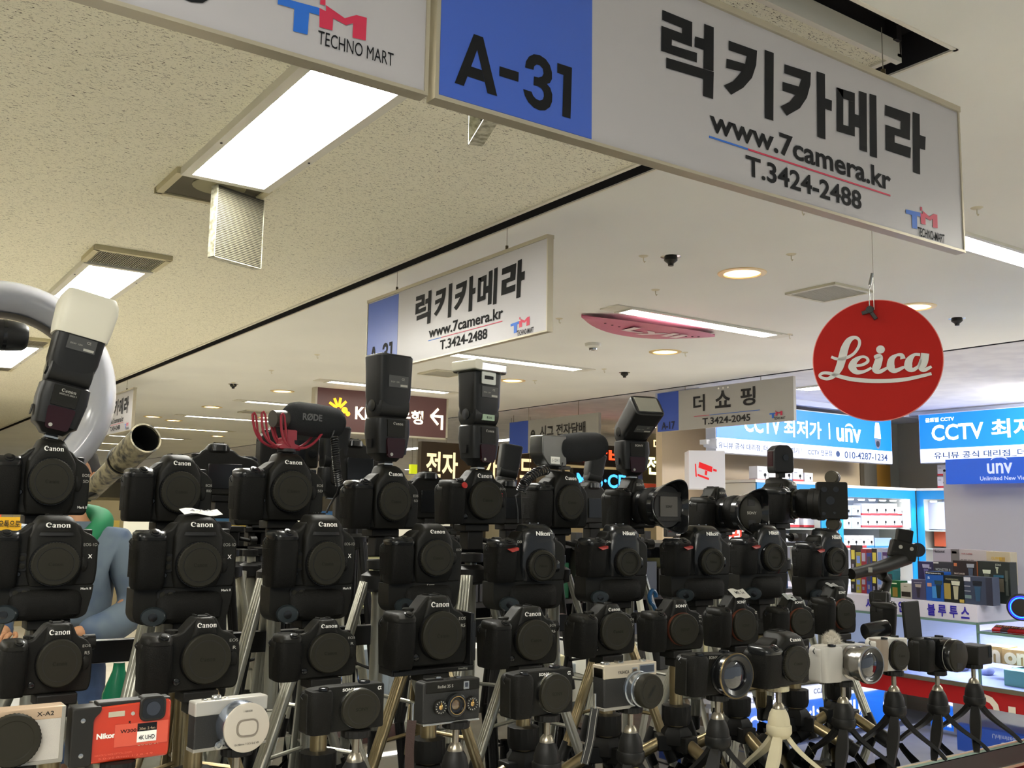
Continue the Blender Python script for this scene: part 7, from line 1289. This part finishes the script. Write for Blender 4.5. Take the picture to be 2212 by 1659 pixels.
# small monitor with a dark red screen
p = py(1440, 1160, 3.0); t = thing('monitor', 'small monitor with a dark red screen below the petal hooded lens', 'monitor', (p.x, 3.0, p.z)); b = MB(); b.box(0, .13, 0, .02, 0, .085, mat('monitor_black', '1c1b1a', .4)); sub(t, 'bezel', b, bevel=.004); b = MB(); b.box(.012, .118, -.002, .0, .02, .077, mat('screen_red', '4a1a1c', .2)); sub(t, 'screen', b, smooth=False); b = MB(); b.box(.055, .075, .005, .02, -(p.z-.951), 0, mBlk); sub(t, 'stand', b, smooth=False); b = MB(); b.text('Canon', .007, mLet, TXM(.065, -.003, .01), .03); sub(t, 'lettering', b, smooth=False)
# rail, blue clip, bottle, bag, cardboard
b = MB(); z = py(400, 1396, 1.72).z; b.box(-.6, 1.35, 1.715, 1.735, z-.018, z+.018, mat('rail_black', '0c0c0d', .3)); t = thing('display_rail', 'black horizontal rail running behind the third row at the left', 'rail', (0, 0, 0)); sub(t, 'bar', b, bevel=.002)
for x in (-.5, 1.3): b = MB(); b.box(x, x+.02, 1.735, 1.75, TABLE, z, mBlk); sub(t, 'bracket', b, smooth=False)
p = py(1410, 1290, 1.50); b = MB(); b.tube([p+Vector((.009*cos(a)*(1 if a < 4.7 else 1.2), 0, .013*sin(a)+(0 if a < 4.7 else -.02*(a-4.7)))) for a in [i*.4 for i in range(17)]], .0045, mat('clip_blue', '1b4a72', .3), 8); o = b.build('plastic_clip'); tag(o, 'blue plastic clip between the second and third rows', 'clip')
p = py(285, 1480, 2.3); mG_ = mat('bottle_green', '12704e', .2); t = thing('drink_bottle', 'green plastic bottle with white cap at the left behind the counter', 'bottle', (p.x, 2.42, .951)); b = MB(); b.lathe([(.03, 0), (.033, .01), (.033, .13), (.014, .18), (.012, .2)], mG_, n=28); sub(t, 'body', b); b = MB(); b.lathe([(.014, .198), (.014, .215), (.0001, .216)], mLet, n=20); sub(t, 'cap', b)
p = py(545, 1470, 2.2); t = thing('tan_bag', 'tan bag lying behind the silver compact', 'bag', (p.x+.04, 2.82, .951)); b = MB(); b.rings([sup(0, 0, a, a*.6, z_, 3, 20) for z_, a in ((0, .09), (.06, .11), (.14, .10), (.2, .05))], mat('tan_cloth', 'c49a5c', .8)); sub(t, 'pouch', b, ang=60); b = MB(); b.tube([(-.05, 0, .18), (-.03, 0, .25), (.03, 0, .25), (.05, 0, .18)], .006, mBlk); sub(t, 'handle', b)
p = py(250, 1420, 2.2); b = MB(); b.box(-.03, .03, 0, .03, 0, .45, mat('kraft', '8a6b2a', .7)); o = b.build('cardboard_strip', loc=(p.x, 3.04, .75), bevel=.001); tag(o, 'upright brown cardboard strip beside the person', 'cardboard')
b = MB(); b.box(-1.6, .55, 2.95, 3.35, 0, .96, mat('low_cabinet', '26241f', .6)); b.box(-1.62, .57, 2.93, 3.37, .96, .98, mat('low_top', '4d4636', .4)); t = thing('low_cabinet', 'dark low cabinet between the left cameras and the person', 'cabinet', (0, 0, 0)); sub(t, 'body', b, smooth=False)
random.seed(31)
for i in range(9):
    c = ('c9a02c', '1b1b1a', 'd8d4c4', '5a4a24', '2b3a4a')[i % 5]; w_, h_ = random.uniform(.04, .08), random.uniform(.03, .09); b = MB(); b.box(-w_, w_, -.06, .06, 0, h_, mat('stock'+c, c, .5)); o = b.build('carton_pack', bevel=.002, loc=(-.75+i*.14, 3.08+.05*(i % 2), .9805)); tag(o, 'small pack on the dark low cabinet in front of the person', 'box', 'small packs on the low cabinet')
b = MB(); b.box(-1.0, .5, 2.45, 2.75, 0, .80, mat('low_cabinet2', '33302a', .6)); t = thing('stool_bench', 'dark bench standing low behind the left end of the counter', 'bench', (0, 0, 0)); sub(t, 'body', b, smooth=False)
